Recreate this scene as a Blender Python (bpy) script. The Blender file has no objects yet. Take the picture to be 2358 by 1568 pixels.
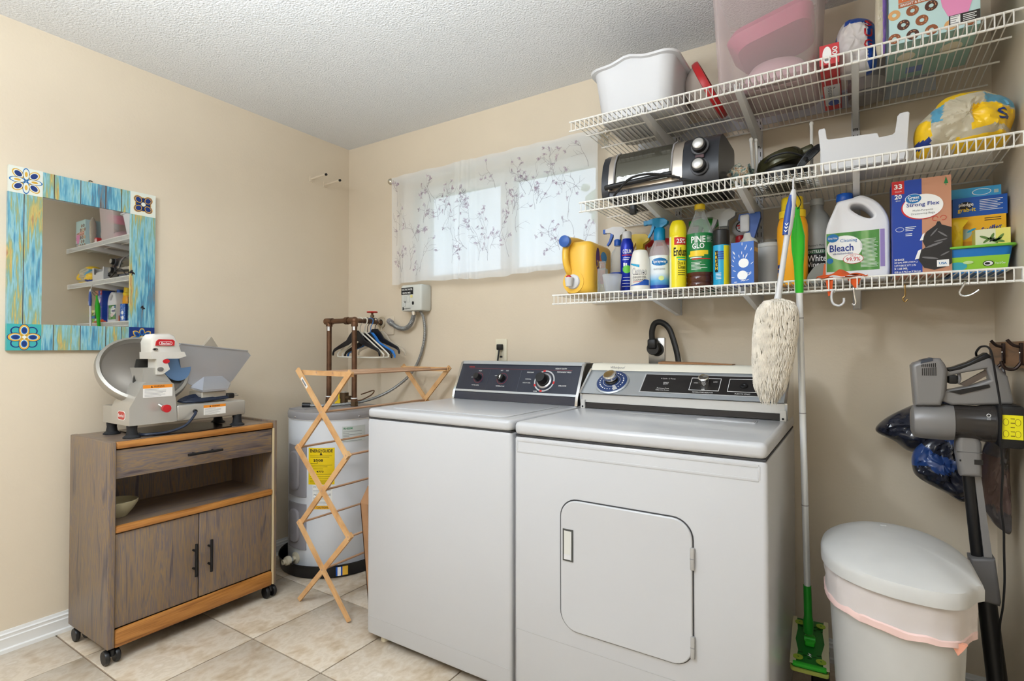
import bpy, bmesh, math, random
from mathutils import Vector, Matrix, noise

# ------------------------------------------------------------------ camera, light, exposure
S = bpy.context.scene
COL = S.collection
cam_d = bpy.data.cameras.new('camera')
cam_d.sensor_width = 36.0
cam_d.sensor_fit = 'HORIZONTAL'
cam_d.lens = 36.0 * 1233.56 / 2358
cam_d.clip_start = 0.02
cam = bpy.data.objects.new('camera', cam_d)
COL.objects.link(cam)
cam.location = (2.7484, -2.3283, 1.1623)
cam.rotation_euler = (math.radians(90.8), 0, math.radians(32.731))
S.camera = cam

wd = bpy.data.worlds.new('sky')
S.world = wd
wd.use_nodes = True
wd.node_tree.nodes['Background'].inputs[0].default_value = (0.78, 0.89, 1.0, 1)
wd.node_tree.nodes['Background'].inputs[1].default_value = 1.75

S.view_settings.view_transform = 'Standard'
S.view_settings.look = 'None'
S.view_settings.gamma = 1.0
S.view_settings.use_curve_mapping = False
S.view_settings.exposure = 0.03

def lamp(name, kind, loc, energy, color, size, rot=(0, 0, 0)):
    l = bpy.data.lights.new(name, kind)
    l.energy = energy
    l.color = color
    if kind == 'AREA':
        l.shape = 'DISK'
        l.size = size
    else:
        l.shadow_soft_size = size
    o = bpy.data.objects.new(name, l)
    o.location = loc
    o.rotation_euler = rot
    COL.objects.link(o)
    return o

lamp('ceiling_bulb', 'POINT', (1.30, -2.95, 2.15), 46, (0.87, 0.93, 1.0), 0.08)
fl = lamp('ceiling_fill', 'AREA', (2.0, -2.7, 1.5), 76, (0.83, 0.92, 1.0), 0.4, (math.radians(160), 0, math.radians(25)))  # unseen fill light, added to brighten the ceiling and its bounce
fl.data.spread = math.radians(120)

# ------------------------------------------------------------------ materials
def lin(c):
    out = []
    for v in c[:3]:
        v = v / 255.0
        out.append(v / 12.92 if v <= 0.04045 else ((v + 0.055) / 1.055) ** 2.4)
    return (out[0], out[1], out[2], 1.0)

MATS = {}
def mat(name, rgb=(200, 200, 200), rough=0.5, metal=0.0, trans=0.0, ior=1.45, alpha=1.0, var=0.0, vscale=8.0,
        bump=0.0, bscale=60.0, coat=0.0, sss=0.0, stretch=None):
    if name in MATS:
        return MATS[name]
    m = bpy.data.materials.new(name)
    m.use_nodes = True
    nt = m.node_tree
    b = nt.nodes['Principled BSDF']
    b.inputs['Base Color'].default_value = lin(rgb)
    b.inputs['Roughness'].default_value = rough
    b.inputs['Metallic'].default_value = metal
    b.inputs['Transmission Weight'].default_value = trans
    b.inputs['IOR'].default_value = ior
    b.inputs['Alpha'].default_value = alpha
    b.inputs['Coat Weight'].default_value = coat
    if var > 0 or bump > 0:
        tc = nt.nodes.new('ShaderNodeTexCoord')
        mp = nt.nodes.new('ShaderNodeMapping')
        nt.links.new(tc.outputs['Object'], mp.inputs['Vector'])
        if stretch:
            mp.inputs['Scale'].default_value = stretch
    if var > 0:
        n = nt.nodes.new('ShaderNodeTexNoise')
        n.inputs['Scale'].default_value = vscale
        n.inputs['Detail'].default_value = 4
        nt.links.new(mp.outputs['Vector'], n.inputs['Vector'])
        r = nt.nodes.new('ShaderNodeValToRGB')
        r.color_ramp.elements[0].position = 0.3
        r.color_ramp.elements[1].position = 0.7
        r.color_ramp.elements[0].color = lin([max(0, c * (1 - var)) for c in rgb])
        r.color_ramp.elements[1].color = lin([min(255, c * (1 + var * 0.6)) for c in rgb])
        nt.links.new(n.outputs['Fac'], r.inputs['Fac'])
        nt.links.new(r.outputs['Color'], b.inputs['Base Color'])
    if bump > 0:
        n2 = nt.nodes.new('ShaderNodeTexNoise')
        n2.inputs['Scale'].default_value = bscale
        n2.inputs['Detail'].default_value = 3
        nt.links.new(mp.outputs['Vector'], n2.inputs['Vector'])
        bp = nt.nodes.new('ShaderNodeBump')
        bp.inputs['Strength'].default_value = bump
        bp.inputs['Distance'].default_value = 0.004
        nt.links.new(n2.outputs['Fac'], bp.inputs['Height'])
        nt.links.new(bp.outputs['Normal'], b.inputs['Normal'])
    MATS[name] = m
    return m

def ramp_mat(name, stops, scale, stretch, rough=0.5, detail=6, dist=0.0, fine=0.0, fine_stretch=None, bump=0.0, coat=0.0, rnd=False):
    """noise (stretched along the grain) through a colour ramp"""
    m = bpy.data.materials.new(name)
    m.use_nodes = True
    nt = m.node_tree
    b = nt.nodes['Principled BSDF']
    b.inputs['Roughness'].default_value = rough
    b.inputs['Coat Weight'].default_value = coat
    tc = nt.nodes.new('ShaderNodeTexCoord')
    mp = nt.nodes.new('ShaderNodeMapping')
    mp.inputs['Scale'].default_value = stretch
    nt.links.new(tc.outputs['Object'], mp.inputs['Vector'])
    vec = mp.outputs['Vector']
    if rnd:
        oi = nt.nodes.new('ShaderNodeObjectInfo')
        ml = nt.nodes.new('ShaderNodeMath')
        ml.operation = 'MULTIPLY'
        ml.inputs[1].default_value = 37.0
        nt.links.new(oi.outputs['Random'], ml.inputs[0])
        ad = nt.nodes.new('ShaderNodeVectorMath')
        ad.operation = 'ADD'
        nt.links.new(vec, ad.inputs[0])
        nt.links.new(ml.outputs[0], ad.inputs[1])
        vec = ad.outputs[0]
    n = nt.nodes.new('ShaderNodeTexNoise')
    n.inputs['Scale'].default_value = scale
    n.inputs['Detail'].default_value = detail
    n.inputs['Distortion'].default_value = dist
    nt.links.new(vec, n.inputs['Vector'])
    fac = n.outputs['Fac']
    if fine > 0:
        mp2 = nt.nodes.new('ShaderNodeMapping')
        mp2.inputs['Scale'].default_value = fine_stretch or stretch
        nt.links.new(tc.outputs['Object'], mp2.inputs['Vector'])
        n2 = nt.nodes.new('ShaderNodeTexNoise')
        n2.inputs['Scale'].default_value = scale
        n2.inputs['Detail'].default_value = 3
        nt.links.new(mp2.outputs['Vector'], n2.inputs['Vector'])
        mx = nt.nodes.new('ShaderNodeMix')
        mx.inputs['Factor'].default_value = fine
        nt.links.new(fac, mx.inputs['A'])
        nt.links.new(n2.outputs['Fac'], mx.inputs['B'])
        fac = mx.outputs['Result']
    r = nt.nodes.new('ShaderNodeValToRGB')
    el = r.color_ramp.elements
    while len(el) > 1:
        el.remove(el[-1])
    el[0].position = stops[0][0]
    el[0].color = lin(stops[0][1])
    for p, c in stops[1:]:
        e = el.new(p)
        e.color = lin(c)
    nt.links.new(fac, r.inputs['Fac'])
    nt.links.new(r.outputs['Color'], b.inputs['Base Color'])
    if bump > 0:
        bp = nt.nodes.new('ShaderNodeBump')
        bp.inputs['Strength'].default_value = bump
        bp.inputs['Distance'].default_value = 0.002
        nt.links.new(fac, bp.inputs['Height'])
        nt.links.new(bp.outputs['Normal'], b.inputs['Normal'])
    MATS[name] = m
    return m

def clear_mat(name, rgb, opacity, rough=0.15):
    """thin clear or cloudy plastic/glass: transparent film mixed with a glossy/diffuse skin"""
    m = bpy.data.materials.new(name)
    m.use_nodes = True
    nt = m.node_tree
    b = nt.nodes['Principled BSDF']
    b.inputs['Base Color'].default_value = lin(rgb)
    b.inputs['Roughness'].default_value = rough
    t = nt.nodes.new('ShaderNodeBsdfTransparent')
    t.inputs['Color'].default_value = lin([255 - (255 - c) * 0.25 for c in rgb])
    fr = nt.nodes.new('ShaderNodeLayerWeight')
    fr.inputs['Blend'].default_value = 0.35
    mr = nt.nodes.new('ShaderNodeMapRange')
    mr.inputs['To Min'].default_value = opacity
    mr.inputs['To Max'].default_value = min(1.0, opacity + 0.5)
    nt.links.new(fr.outputs['Facing'], mr.inputs['Value'])
    mx = nt.nodes.new('ShaderNodeMixShader')
    nt.links.new(mr.outputs['Result'], mx.inputs['Fac'])
    nt.links.new(t.outputs[0], mx.inputs[1])
    nt.links.new(b.outputs[0], mx.inputs[2])
    nt.links.new(mx.outputs[0], nt.nodes['Material Output'].inputs['Surface'])
    MATS[name] = m
    return m

# ------------------------------------------------------------------ mesh builder
def F_front(x, y, z):      # u -> +x, v -> +z, n -> -y
    return Matrix(((1, 0, 0, x), (0, 0, -1, y), (0, 1, 0, z), (0, 0, 0, 1)))
def F_right(x, y, z):      # u -> +y, v -> +z, n -> +x
    return Matrix(((0, 0, 1, x), (1, 0, 0, y), (0, 1, 0, z), (0, 0, 0, 1)))
def F_left(x, y, z):       # u -> -y, v -> +z, n -> -x
    return Matrix(((0, 0, -1, x), (-1, 0, 0, y), (0, 1, 0, z), (0, 0, 0, 1)))
def F_top(x, y, z):        # u -> +x, v -> +y, n -> +z
    return Matrix(((1, 0, 0, x), (0, 1, 0, y), (0, 0, 1, z), (0, 0, 0, 1)))
def F_uv(o, u, v):
    u = Vector(u).normalized()
    v = Vector(v).normalized()
    n = u.cross(v).normalized()
    v = n.cross(u)
    return Matrix(((u.x, v.x, n.x, o[0]), (u.y, v.y, n.y, o[1]), (u.z, v.z, n.z, o[2]), (0, 0, 0, 1)))

def rring(x0, x1, y0, y1, r, z, n=3):
    out = []
    for cx, cy, a0 in ((x1 - r, y1 - r, 0), (x0 + r, y1 - r, 90), (x0 + r, y0 + r, 180), (x1 - r, y0 + r, 270)):
        for k in range(n + 1):
            a = math.radians(a0 + 90.0 * k / n)
            out.append((cx + r * math.cos(a), cy + r * math.sin(a), z))
    return out

class MB:
    def __init__(s):
        s.v = []
        s.f = []
        s.fm = []
        s.mats = []
        s.T = None
    def mi(s, m):
        if m not in s.mats:
            s.mats.append(m)
        return s.mats.index(m)
    def add(s, vs, fs, m):
        b = len(s.v)
        if s.T is not None:
            s.v += [tuple(s.T @ Vector(p)) for p in vs]
        else:
            s.v += [tuple(p) for p in vs]
        k = s.mi(m)
        for f in fs:
            s.f.append([b + i for i in f])
            s.fm.append(k)
        return s
    def box(s, x0, x1, y0, y1, z0, z1, m):
        v = [(x0, y0, z0), (x1, y0, z0), (x1, y1, z0), (x0, y1, z0), (x0, y0, z1), (x1, y0, z1), (x1, y1, z1), (x0, y1, z1)]
        return s.add(v, [(3, 2, 1, 0), (4, 5, 6, 7), (0, 1, 5, 4), (1, 2, 6, 5), (2, 3, 7, 6), (3, 0, 4, 7)], m)
    def loft(s, rings, m, cap0=True, cap1=True, closed=False):
        n = len(rings[0])
        vs = [p for r in rings for p in r]
        fs = []
        K = len(rings)
        for i in range(K if closed else K - 1):
            a = i * n
            b = ((i + 1) % K) * n
            for j in range(n):
                fs.append((a + j, a + (j + 1) % n, b + (j + 1) % n, b + j))
        if not closed:
            if cap0:
                fs.append(tuple(range(n - 1, -1, -1)))
            if cap1:
                fs.append(tuple(range((K - 1) * n, K * n)))
        return s.add(vs, fs, m)
    def rbox(s, x0, x1, y0, y1, z0, z1, r, m, rp=None, n=2, top=True, bot=True):
        rp = rp or r
        rg = []
        if bot:
            for k in range(n + 1):
                a = math.pi / 2 * k / n
                i = r * (1 - math.sin(a))
                rg.append(rring(x0 + i, x1 - i, y0 + i, y1 - i, max(rp - i, 1e-4), z0 + r * (1 - math.cos(a)), max(n, 3)))
        else:
            rg.append(rring(x0, x1, y0, y1, rp, z0, max(n, 3)))
        if top:
            for k in range(n + 1):
                a = math.pi / 2 * k / n
                i = r * (1 - math.cos(a))
                rg.append(rring(x0 + i, x1 - i, y0 + i, y1 - i, max(rp - i, 1e-4), z1 - r * (1 - math.sin(a)), max(n, 3)))
        else:
            rg.append(rring(x0, x1, y0, y1, rp, z1, max(n, 3)))
        return s.loft(rg, m)
    def lathe(s, prof, m, c=(0, 0, 0), axis='z', n=24, sy=1.0, a0=0.0):
        """prof: list of (r, h) or (r, h, mat-for-the-segment-above)"""
        def P(r, h, a):
            u, v = r * math.cos(a), r * math.sin(a) * sy
            if axis == 'z':
                return (c[0] + u, c[1] + v, c[2] + h)
            if axis == 'x':
                return (c[0] + h, c[1] + u, c[2] + v)
            return (c[0] + v, c[1] + h, c[2] + u)
        rings = [[P(max(q[0], 1e-4), q[1], a0 + 2 * math.pi * k / n) for k in range(n)] for q in prof]
        for i in range(len(prof) - 1):
            mm = prof[i][2] if len(prof[i]) > 2 else m
            s.loft([rings[i], rings[i + 1]], mm, cap0=(i == 0), cap1=(i == len(prof) - 2))
        return s
    def cyl(s, p0, p1, r, m, n=12, r1=None):
        return s.tube([p0, p1], r if r1 is None else [r, r1], m, n)
    def tube(s, path, r, m, n=8, closed=False, flat=1.0):
        P = [Vector(p) for p in path]
        K = len(P)
        R = r if isinstance(r, (list, tuple)) else [r] * K
        tang = []
        for i in range(K):
            a = P[(i - 1) % K] if (closed or i > 0) else P[i]
            b = P[(i + 1) % K] if (closed or i < K - 1) else P[i]
            t = b - a
            tang.append(t.normalized() if t.length > 1e-9 else Vector((0, 0, 1)))
        up = Vector((0, 0, 1)) if abs(tang[0].z) < 0.9 else Vector((0, 1, 0))
        nrm = (up - tang[0] * up.dot(tang[0])).normalized()
        rings = []
        for i in range(K):
            nrm = nrm - tang[i] * nrm.dot(tang[i])
            nrm = nrm.normalized() if nrm.length > 1e-6 else tang[i].orthogonal().normalized()
            bn = tang[i].cross(nrm)
            rings.append([tuple(P[i] + (nrm * math.cos(2 * math.pi * k / n) + bn * (math.sin(2 * math.pi * k / n) * flat)) * R[i]) for k in range(n)])
        return s.loft(rings, m, closed=closed)
    def prism(s, poly, ax, d0, d1, m):
        def P(a, b, d):
            return {'x': (d, a, b), 'y': (a, d, b), 'z': (a, b, d)}[ax]
        n = len(poly)
        area = sum(poly[i][0] * poly[(i + 1) % n][1] - poly[(i + 1) % n][0] * poly[i][1] for i in range(n))
        if (area < 0) != (ax == 'y'):
            poly = poly[::-1]
        return s.loft([[P(a, b, d0) for a, b in poly], [P(a, b, d1) for a, b in poly]], m)
    def ellipse(s, u, v, ru, rv, n0, n1, m, n=28, rot=0.0):
        cr, sr = math.cos(rot), math.sin(rot)
        pl = []
        for k in range(n):
            a = 2 * math.pi * k / n
            x, y = ru * math.cos(a), rv * math.sin(a)
            pl.append((u + x * cr - y * sr, v + x * sr + y * cr))
        return s.prism(pl, 'z', n0, n1, m)
    def annulus(s, u, v, r0, r1, n0, n1, m, n=28, a0=0.0, a1=360.0):
        full = abs(a1 - a0) >= 359.9
        K = n if full else n + 1
        rg = []
        for k in range(K):
            a = math.radians(a0 + (a1 - a0) * k / n)
            c, sn = math.cos(a), math.sin(a)
            rg.append([(u + r0 * c, v + r0 * sn, n0), (u + r1 * c, v + r1 * sn, n0), (u + r1 * c, v + r1 * sn, n1), (u + r0 * c, v + r0 * sn, n1)])
        return s.loft(rg, m, closed=full)
    def patch(s, R, z0, z1, a0, a1, m, n=12, t=0.0006, sy=1.0):
        """band on a cylinder round the local z axis; angle 0 faces -y, in degrees"""
        rg = []
        for k in range(n + 1):
            a = math.radians(a0 + (a1 - a0) * k / n)
            sn, c = math.sin(a), -math.cos(a) * sy
            rg.append([(R * sn, R * c, z0), ((R + t) * sn, (R + t) * c, z0), ((R + t) * sn, (R + t) * c, z1), (R * sn, R * c, z1)])
        return s.loft(rg, m)
    def ell(s, c, r, m, n=16, k=10, amp=0.0, freq=8.0, seed=0.0):
        rings = []
        for i in range(k + 1):
            t = math.pi * i / k
            ring = []
            for j in range(n):
                a = 2 * math.pi * j / n
                d = Vector((math.sin(t) * math.cos(a), math.sin(t) * math.sin(a), -math.cos(t)))
                q = 1.0
                if amp:
                    q += amp * noise.noise(d * freq * 0.3 + Vector((seed, seed * 0.7, 3.1)))
                    q += amp * 0.5 * noise.noise(d * freq * 0.9 + Vector((seed * 1.3, 1.7, seed)))
                ring.append((c[0] + d.x * r[0] * q, c[1] + d.y * r[1] * q, c[2] + d.z * r[2] * q))
            rings.append(ring)
        return s.loft(rings, m)
    def surf(s, fn, nu, nv, m, thick=None):
        """open grid fn(u,v) in 0..1; optional thickness vector makes it a closed sheet"""
        vs = [fn(i / nu, j / nv) for j in range(nv + 1) for i in range(nu + 1)]
        w = nu + 1
        fs = [(j * w + i, j * w + i + 1, (j + 1) * w + i + 1, (j + 1) * w + i) for j in range(nv) for i in range(nu)]
        if thick is None:
            return s.add(vs, fs, m)
        N = len(vs)
        vs2 = vs + [(p[0] + thick[0], p[1] + thick[1], p[2] + thick[2]) for p in vs]
        fs2 = fs + [tuple(N + i for i in f[::-1]) for f in fs]
        edge = [i for i in range(w)] + [j * w + nu for j in range(1, nv + 1)] + [nv * w + i for i in range(nu - 1, -1, -1)] + [j * w for j in range(nv - 1, 0, -1)]
        for a, b in zip(edge, edge[1:] + edge[:1]):
            fs2.append((a, N + a, N + b, b))
        return s.add(vs2, fs2, m)
    def pillow(s, outline, y, thick, m, seed=1.0, crumple=0.012, freq=14.0, sub=3, colour=None):
        sub = 8
        """puffy bag from an outline in x-z, bulging both ways along y"""
        n = len(outline)
        pts = []
        for i in range(n):
            p0, p1, p2, p3 = outline[i - 1], outline[i], outline[(i + 1) % n], outline[(i + 2) % n]
            for k in range(sub):
                t = k / sub
                q = []
                for d in (0, 1):
                    q.append(0.5 * (2 * p1[d] + (p2[d] - p0[d]) * t + (2 * p0[d] - 5 * p1[d] + 4 * p2[d] - p3[d]) * t * t + (3 * p1[d] - p0[d] - 3 * p2[d] + p3[d]) * t ** 3))
                pts.append(q)
        cx = sum(p[0] for p in pts) / len(pts)
        cz = sum(p[1] for p in pts) / len(pts)
        levels = [1.0] + [math.cos(math.pi / 2 * k / 22) for k in range(2, 22)] + [0.01]
        rings = []
        for sg in (1, -1):
            seq = levels[::-1] if sg == 1 else levels[1:]
            for l in seq:
                ring = []
                for p in pts:
                    x, z = cx + (p[0] - cx) * l, cz + (p[1] - cz) * l
                    d = thick * math.sqrt(max(0, 1 - l * l)) * sg
                    wx = x + 0.02 * noise.noise(Vector((x * 20, z * 20, seed + 2)))
                    nn = 0.9 * noise.noise(Vector((wx * freq, z * freq * 0.7, seed)))
                    nn += 0.8 * (0.35 - abs(noise.noise(Vector((wx * freq * 1.9, z * freq * 1.3, seed + 5)))))
                    nn += 0.45 * (0.3 - abs(noise.noise(Vector((wx * freq * 4.3, z * freq * 3.1, seed + 9)))))
                    d += crumple * nn * (1 - l ** 8) * sg
                    ring.append((x, y + d, z))
                rings.append(ring)
        if colour is None:
            return s.loft(rings, m)
        N = len(pts)
        for i in range(len(rings) - 1):
            for j in range(N):
                q = [rings[i][j], rings[i][(j + 1) % N], rings[i + 1][(j + 1) % N], rings[i + 1][j]]
                c = [sum(w[d] for w in q) / 4 for d in range(3)]
                s.add(q, [(0, 1, 2, 3)], colour(c))
        return s

def to_mesh(name, mb, off, merge=True):
    me = bpy.data.meshes.new(name)
    o = off
    me.from_pydata([(p[0] - o[0], p[1] - o[1], p[2] - o[2]) for p in mb.v], [], mb.f)
    for m in mb.mats:
        me.materials.append(m)
    me.polygons.foreach_set('material_index', mb.fm)
    bm = bmesh.new()
    bm.from_mesh(me)
    if merge:
        bmesh.ops.remove_doubles(bm, verts=bm.verts, dist=1e-6)
    bmesh.ops.recalc_face_normals(bm, faces=bm.faces)
    bm.to_mesh(me)
    bm.free()
    me.polygons.foreach_set('use_smooth', [True] * len(me.polygons))
    me.set_sharp_from_angle(angle=math.radians(38))
    return me

ORG = {}
def thing(name, label, cat, loc, rz=0.0, group=None, local=False):
    o = bpy.data.objects.new(name, None)
    o.empty_display_size = 0.05
    COL.objects.link(o)
    o.location = loc
    o.rotation_euler = (0, 0, math.radians(rz))
    o['label'] = label
    o['category'] = cat
    if group:
        o['group'] = group
    ORG[o.name] = (0, 0, 0) if local else tuple(loc)
    return o

def part(name, mb, parent, label=None, kind=None):
    off = ORG[parent.name]
    o = bpy.data.objects.new(name, to_mesh(name, mb, off))
    COL.objects.link(o)
    o.parent = parent
    ORG[o.name] = off
    if label:
        o['label'] = label
    if kind:
        o['kind'] = kind
    return o

def single(name, mb, label, cat, loc, group=None):
    """a thing that is one mesh"""
    o = bpy.data.objects.new(name, to_mesh(name, mb, loc))
    COL.objects.link(o)
    o.location = loc
    o['label'] = label
    o['category'] = cat
    if group:
        o['group'] = group
    ORG[o.name] = tuple(loc)
    return o

def structure(name, mb, parent=None):
    o = bpy.data.objects.new(name, to_mesh(name, mb, (0, 0, 0), False))
    COL.objects.link(o)
    ORG[o.name] = (0, 0, 0)
    if parent:
        o.parent = parent
    else:
        o['kind'] = 'structure'
    return o

# deferred curves: lettering and bevelled 2-D shapes are turned into meshes at the end
PEND = []
def txt(body, w, h, frame, m, parent, wrap=None, bold=0.0, name='lettering', sy=1.0, t=0.0004, shear=0.0, drape=False):
    c = bpy.data.curves.new(name, 'FONT')
    c.body = body
    c.align_x = 'CENTER'
    c.size = 1.0
    c.resolution_u = 2
    c.offset = bold
    c.shear = shear
    c.space_line = 0.9
    o = bpy.data.objects.new('tmp_text', c)
    COL.objects.link(o)
    PEND.append(('t', o, w, h, frame, m, parent, wrap, name, sy, t, drape))

def shape2d(name, loops, depth, bevel, frame, m, parent, label=None, res=3, smooth=False):
    """loops: outer outline first, then holes, in (u,v); solid from n=-depth/2 to +depth/2"""
    c = bpy.data.curves.new(name, 'CURVE')
    c.dimensions = '2D'
    c.fill_mode = 'BOTH'
    c.extrude = max(depth / 2 - bevel, 0.0001)
    c.bevel_depth = bevel
    c.bevel_resolution = res
    c.offset = -bevel
    for lp in loops:
        if smooth:
            n = len(lp)
            pts = []
            for i in range(n):
                p0, p1, p2, p3 = lp[i - 1], lp[i], lp[(i + 1) % n], lp[(i + 2) % n]
                for k in range(4):
                    t = k / 4
                    pts.append([0.5 * (2 * p1[d] + (p2[d] - p0[d]) * t + (2 * p0[d] - 5 * p1[d] + 4 * p2[d] - p3[d]) * t * t + (3 * p1[d] - p0[d] - 3 * p2[d] + p3[d]) * t ** 3) for d in (0, 1)])
            lp = pts
        sp = c.splines.new('POLY')
        sp.points.add(len(lp) - 1)
        for q, p in zip(sp.points, lp):
            q.co = (p[0], p[1], 0, 1)
        sp.use_cyclic_u = True
    o = bpy.data.objects.new('tmp_shape', c)
    COL.objects.link(o)
    PEND.append(('s', o, frame, m, parent, name, label))

def flush():
    bpy.context.view_layer.update()
    dg = bpy.context.evaluated_depsgraph_get()
    for it in PEND:
        o = it[1]
        me = bpy.data.meshes.new_from_object(o.evaluated_get(dg))
        cd = o.data
        COL.objects.unlink(o)
        bpy.data.objects.remove(o)
        bpy.data.curves.remove(cd)
        if it[0] == 't':
            _, _, w, h, fr, m, parent, wrap, name, sy, t, drape = it
            if len(me.vertices) == 0:
                continue
            xs = [v.co.x for v in me.vertices]
            ys = [v.co.y for v in me.vertices]
            cx, cy = (min(xs) + max(xs)) / 2, (min(ys) + max(ys)) / 2
            kx = w / max(1e-6, max(xs) - min(xs))
            ky = h / max(1e-6, max(ys) - min(ys))
            off = Vector(ORG[parent.name])
            if drape:
                bm = bmesh.new()
                bm.from_mesh(me)
                bmesh.ops.triangulate(bm, faces=bm.faces)
                bmesh.ops.subdivide_edges(bm, edges=bm.edges, cuts=5, use_grid_fill=True)
                bm.to_mesh(me)
                bm.free()
            for v in me.vertices:
                u, q = (v.co.x - cx) * kx, (v.co.y - cy) * ky
                if wrap:
                    # frame: (angle offset in degrees, z) on a cylinder about the local z axis
                    a = u / wrap + math.radians(fr[0])
                    v.co = Vector(((wrap + t) * math.sin(a), -(wrap + t) * math.cos(a) * sy, fr[1] + q))
                    if len(fr) > 2:
                        v.co += Vector((fr[2], fr[3], 0)) - off
                else:
                    v.co = (fr @ Vector((u, q, t))) - off
                    if drape:      # lay the letter on the curved bag in front of the shelf
                        hit, loc, nor, _f = parent.ray_cast((v.co.x, v.co.y - 0.3, v.co.z), (0, 1, 0))
                        if hit:
                            v.co.y = loc.y - 0.0022
            lab = None
        else:
            _, _, fr, m, parent, name, lab = it
            off = Vector(ORG[parent.name])
            for v in me.vertices:
                v.co = (fr @ v.co) - off
            me.polygons.foreach_set('use_smooth', [True] * len(me.polygons))
            me.set_sharp_from_angle(angle=math.radians(38))
        me.materials.clear()
        me.materials.append(m)
        me.name = name
        ob = bpy.data.objects.new(name, me)
        COL.objects.link(ob)
        ob.parent = parent
        if lab:
            ob['label'] = lab
    PEND.clear()

def dup(root, loc, rz=None, label=None, group=None):
    r = root.copy()
    COL.objects.link(r)
    r.location = loc
    if rz is not None:
        r.rotation_euler = (0, 0, math.radians(rz))
    if label:
        r['label'] = label
    if group:
        r['group'] = group
    for ch in list(root.children):
        c = ch.copy()
        COL.objects.link(c)
        c.parent = r
        for g in list(ch.children):
            d = g.copy()
            COL.objects.link(d)
            d.parent = c
    return r

def bez(p0, p1, p2, p3, n=12):
    out = []
    for i in range(n + 1):
        t = i / n
        out.append(tuple((1 - t) ** 3 * a + 3 * (1 - t) ** 2 * t * b + 3 * (1 - t) * t * t * c + t ** 3 * d for a, b, c, d in zip(p0, p1, p2, p3)))
    return out

def cr(path, n=6):
    """catmull-rom through points"""
    P = [path[0]] + list(path) + [path[-1]]
    out = []
    for i in range(1, len(P) - 2):
        for k in range(n):
            t = k / n
            out.append(tuple(0.5 * (2 * P[i][d] + (P[i + 1][d] - P[i - 1][d]) * t + (2 * P[i - 1][d] - 5 * P[i][d] + 4 * P[i + 1][d] - P[i + 2][d]) * t * t + (3 * P[i][d] - P[i - 1][d] - 3 * P[i + 1][d] + P[i + 2][d]) * t ** 3) for d in range(3)))
    out.append(tuple(path[-1]))
    return out

rng = random.Random(7)

# common materials
white = mat('white_plastic', (208, 208, 210), 0.35)
enamel = mat('white_enamel', (191, 192, 195), 0.28, coat=0.2)
offwhite = mat('ivory_plastic', (222, 214, 192), 0.45)
black = mat('black_plastic', (22, 22, 24), 0.4)
rubber = mat('black_rubber', (30, 31, 34), 0.7)
chrome = mat('chrome', (215, 215, 215), 0.16, 1.0)
steel = mat('brushed_steel', (176, 174, 170), 0.36, 1.0, var=0.05, vscale=30, stretch=(1, 8, 1))
alu = mat('cast_aluminium', (196, 193, 187), 0.42, 0.75)
copper = mat('old_copper', (112, 82, 62), 0.45, 0.7, var=0.22, vscale=18)
wirewhite = mat('white_coated_wire', (238, 236, 230), 0.35)
navy = mat('navy_plastic', (28, 60, 130), 0.35)
blue = mat('blue_plastic', (20, 84, 180), 0.3)
royal = mat('royal_blue_print', (18, 62, 160), 0.35)
cyan = mat('cyan_print', (26, 160, 205), 0.35)
yellow = mat('yellow_plastic', (240, 205, 40), 0.35)
gold = mat('golden_yellow_plastic', (238, 188, 66), 0.35)
red = mat('red_plastic', (190, 30, 38), 0.35)
green = mat('green_plastic', (60, 195, 60), 0.35)
ink = mat('black_ink', (20, 20, 22), 0.6)
winkp = mat('white_ink', (245, 245, 243), 0.6)
redink = mat('red_ink', (200, 40, 40), 0.6)
blueink = mat('blue_ink', (24, 52, 140), 0.6)
greyink = mat('grey_ink', (130, 132, 135), 0.6)
paper = mat('white_paper', (238, 238, 235), 0.7)
clearp = clear_mat('clear_plastic', (225, 230, 232), 0.14, 0.08)
cloudy = clear_mat('cloudy_plastic', (214, 218, 224), 0.34, 0.3)
kraft = mat('kraft_card', (158, 118, 84), 0.8, var=0.06, vscale=12)
# ------------------------------------------------------------------ room shell
RX, RY, RZ = 3.13, -4.2, 2.44
wallm = mat('beige_wall_paint', (220, 206, 184), 0.55, var=0.015, vscale=2.5, bump=0.12, bscale=90)
ceilm = mat('popcorn_ceiling', (228, 229, 230), 0.9, bump=1.0, bscale=130)
MATS['popcorn_ceiling'].node_tree.nodes['Bump'].inputs['Distance'].default_value = 0.006
trimm = mat('white_trim_paint', (232, 232, 230), 0.4)
grout = mat('grout', (134, 116, 96), 0.9, var=0.1, vscale=20)
tilem = ramp_mat('ceramic_tile', [(0.34, (178, 158, 132)), (0.45, (198, 182, 160)), (0.53, (210, 198, 181)), (0.59, (198, 184, 164)), (0.68, (216, 206, 193))], 8.0, (1, 1, 1),
                 rough=0.33, detail=8, dist=0.6, fine=0.35, fine_stretch=(5, 3, 4), rnd=True)

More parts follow.
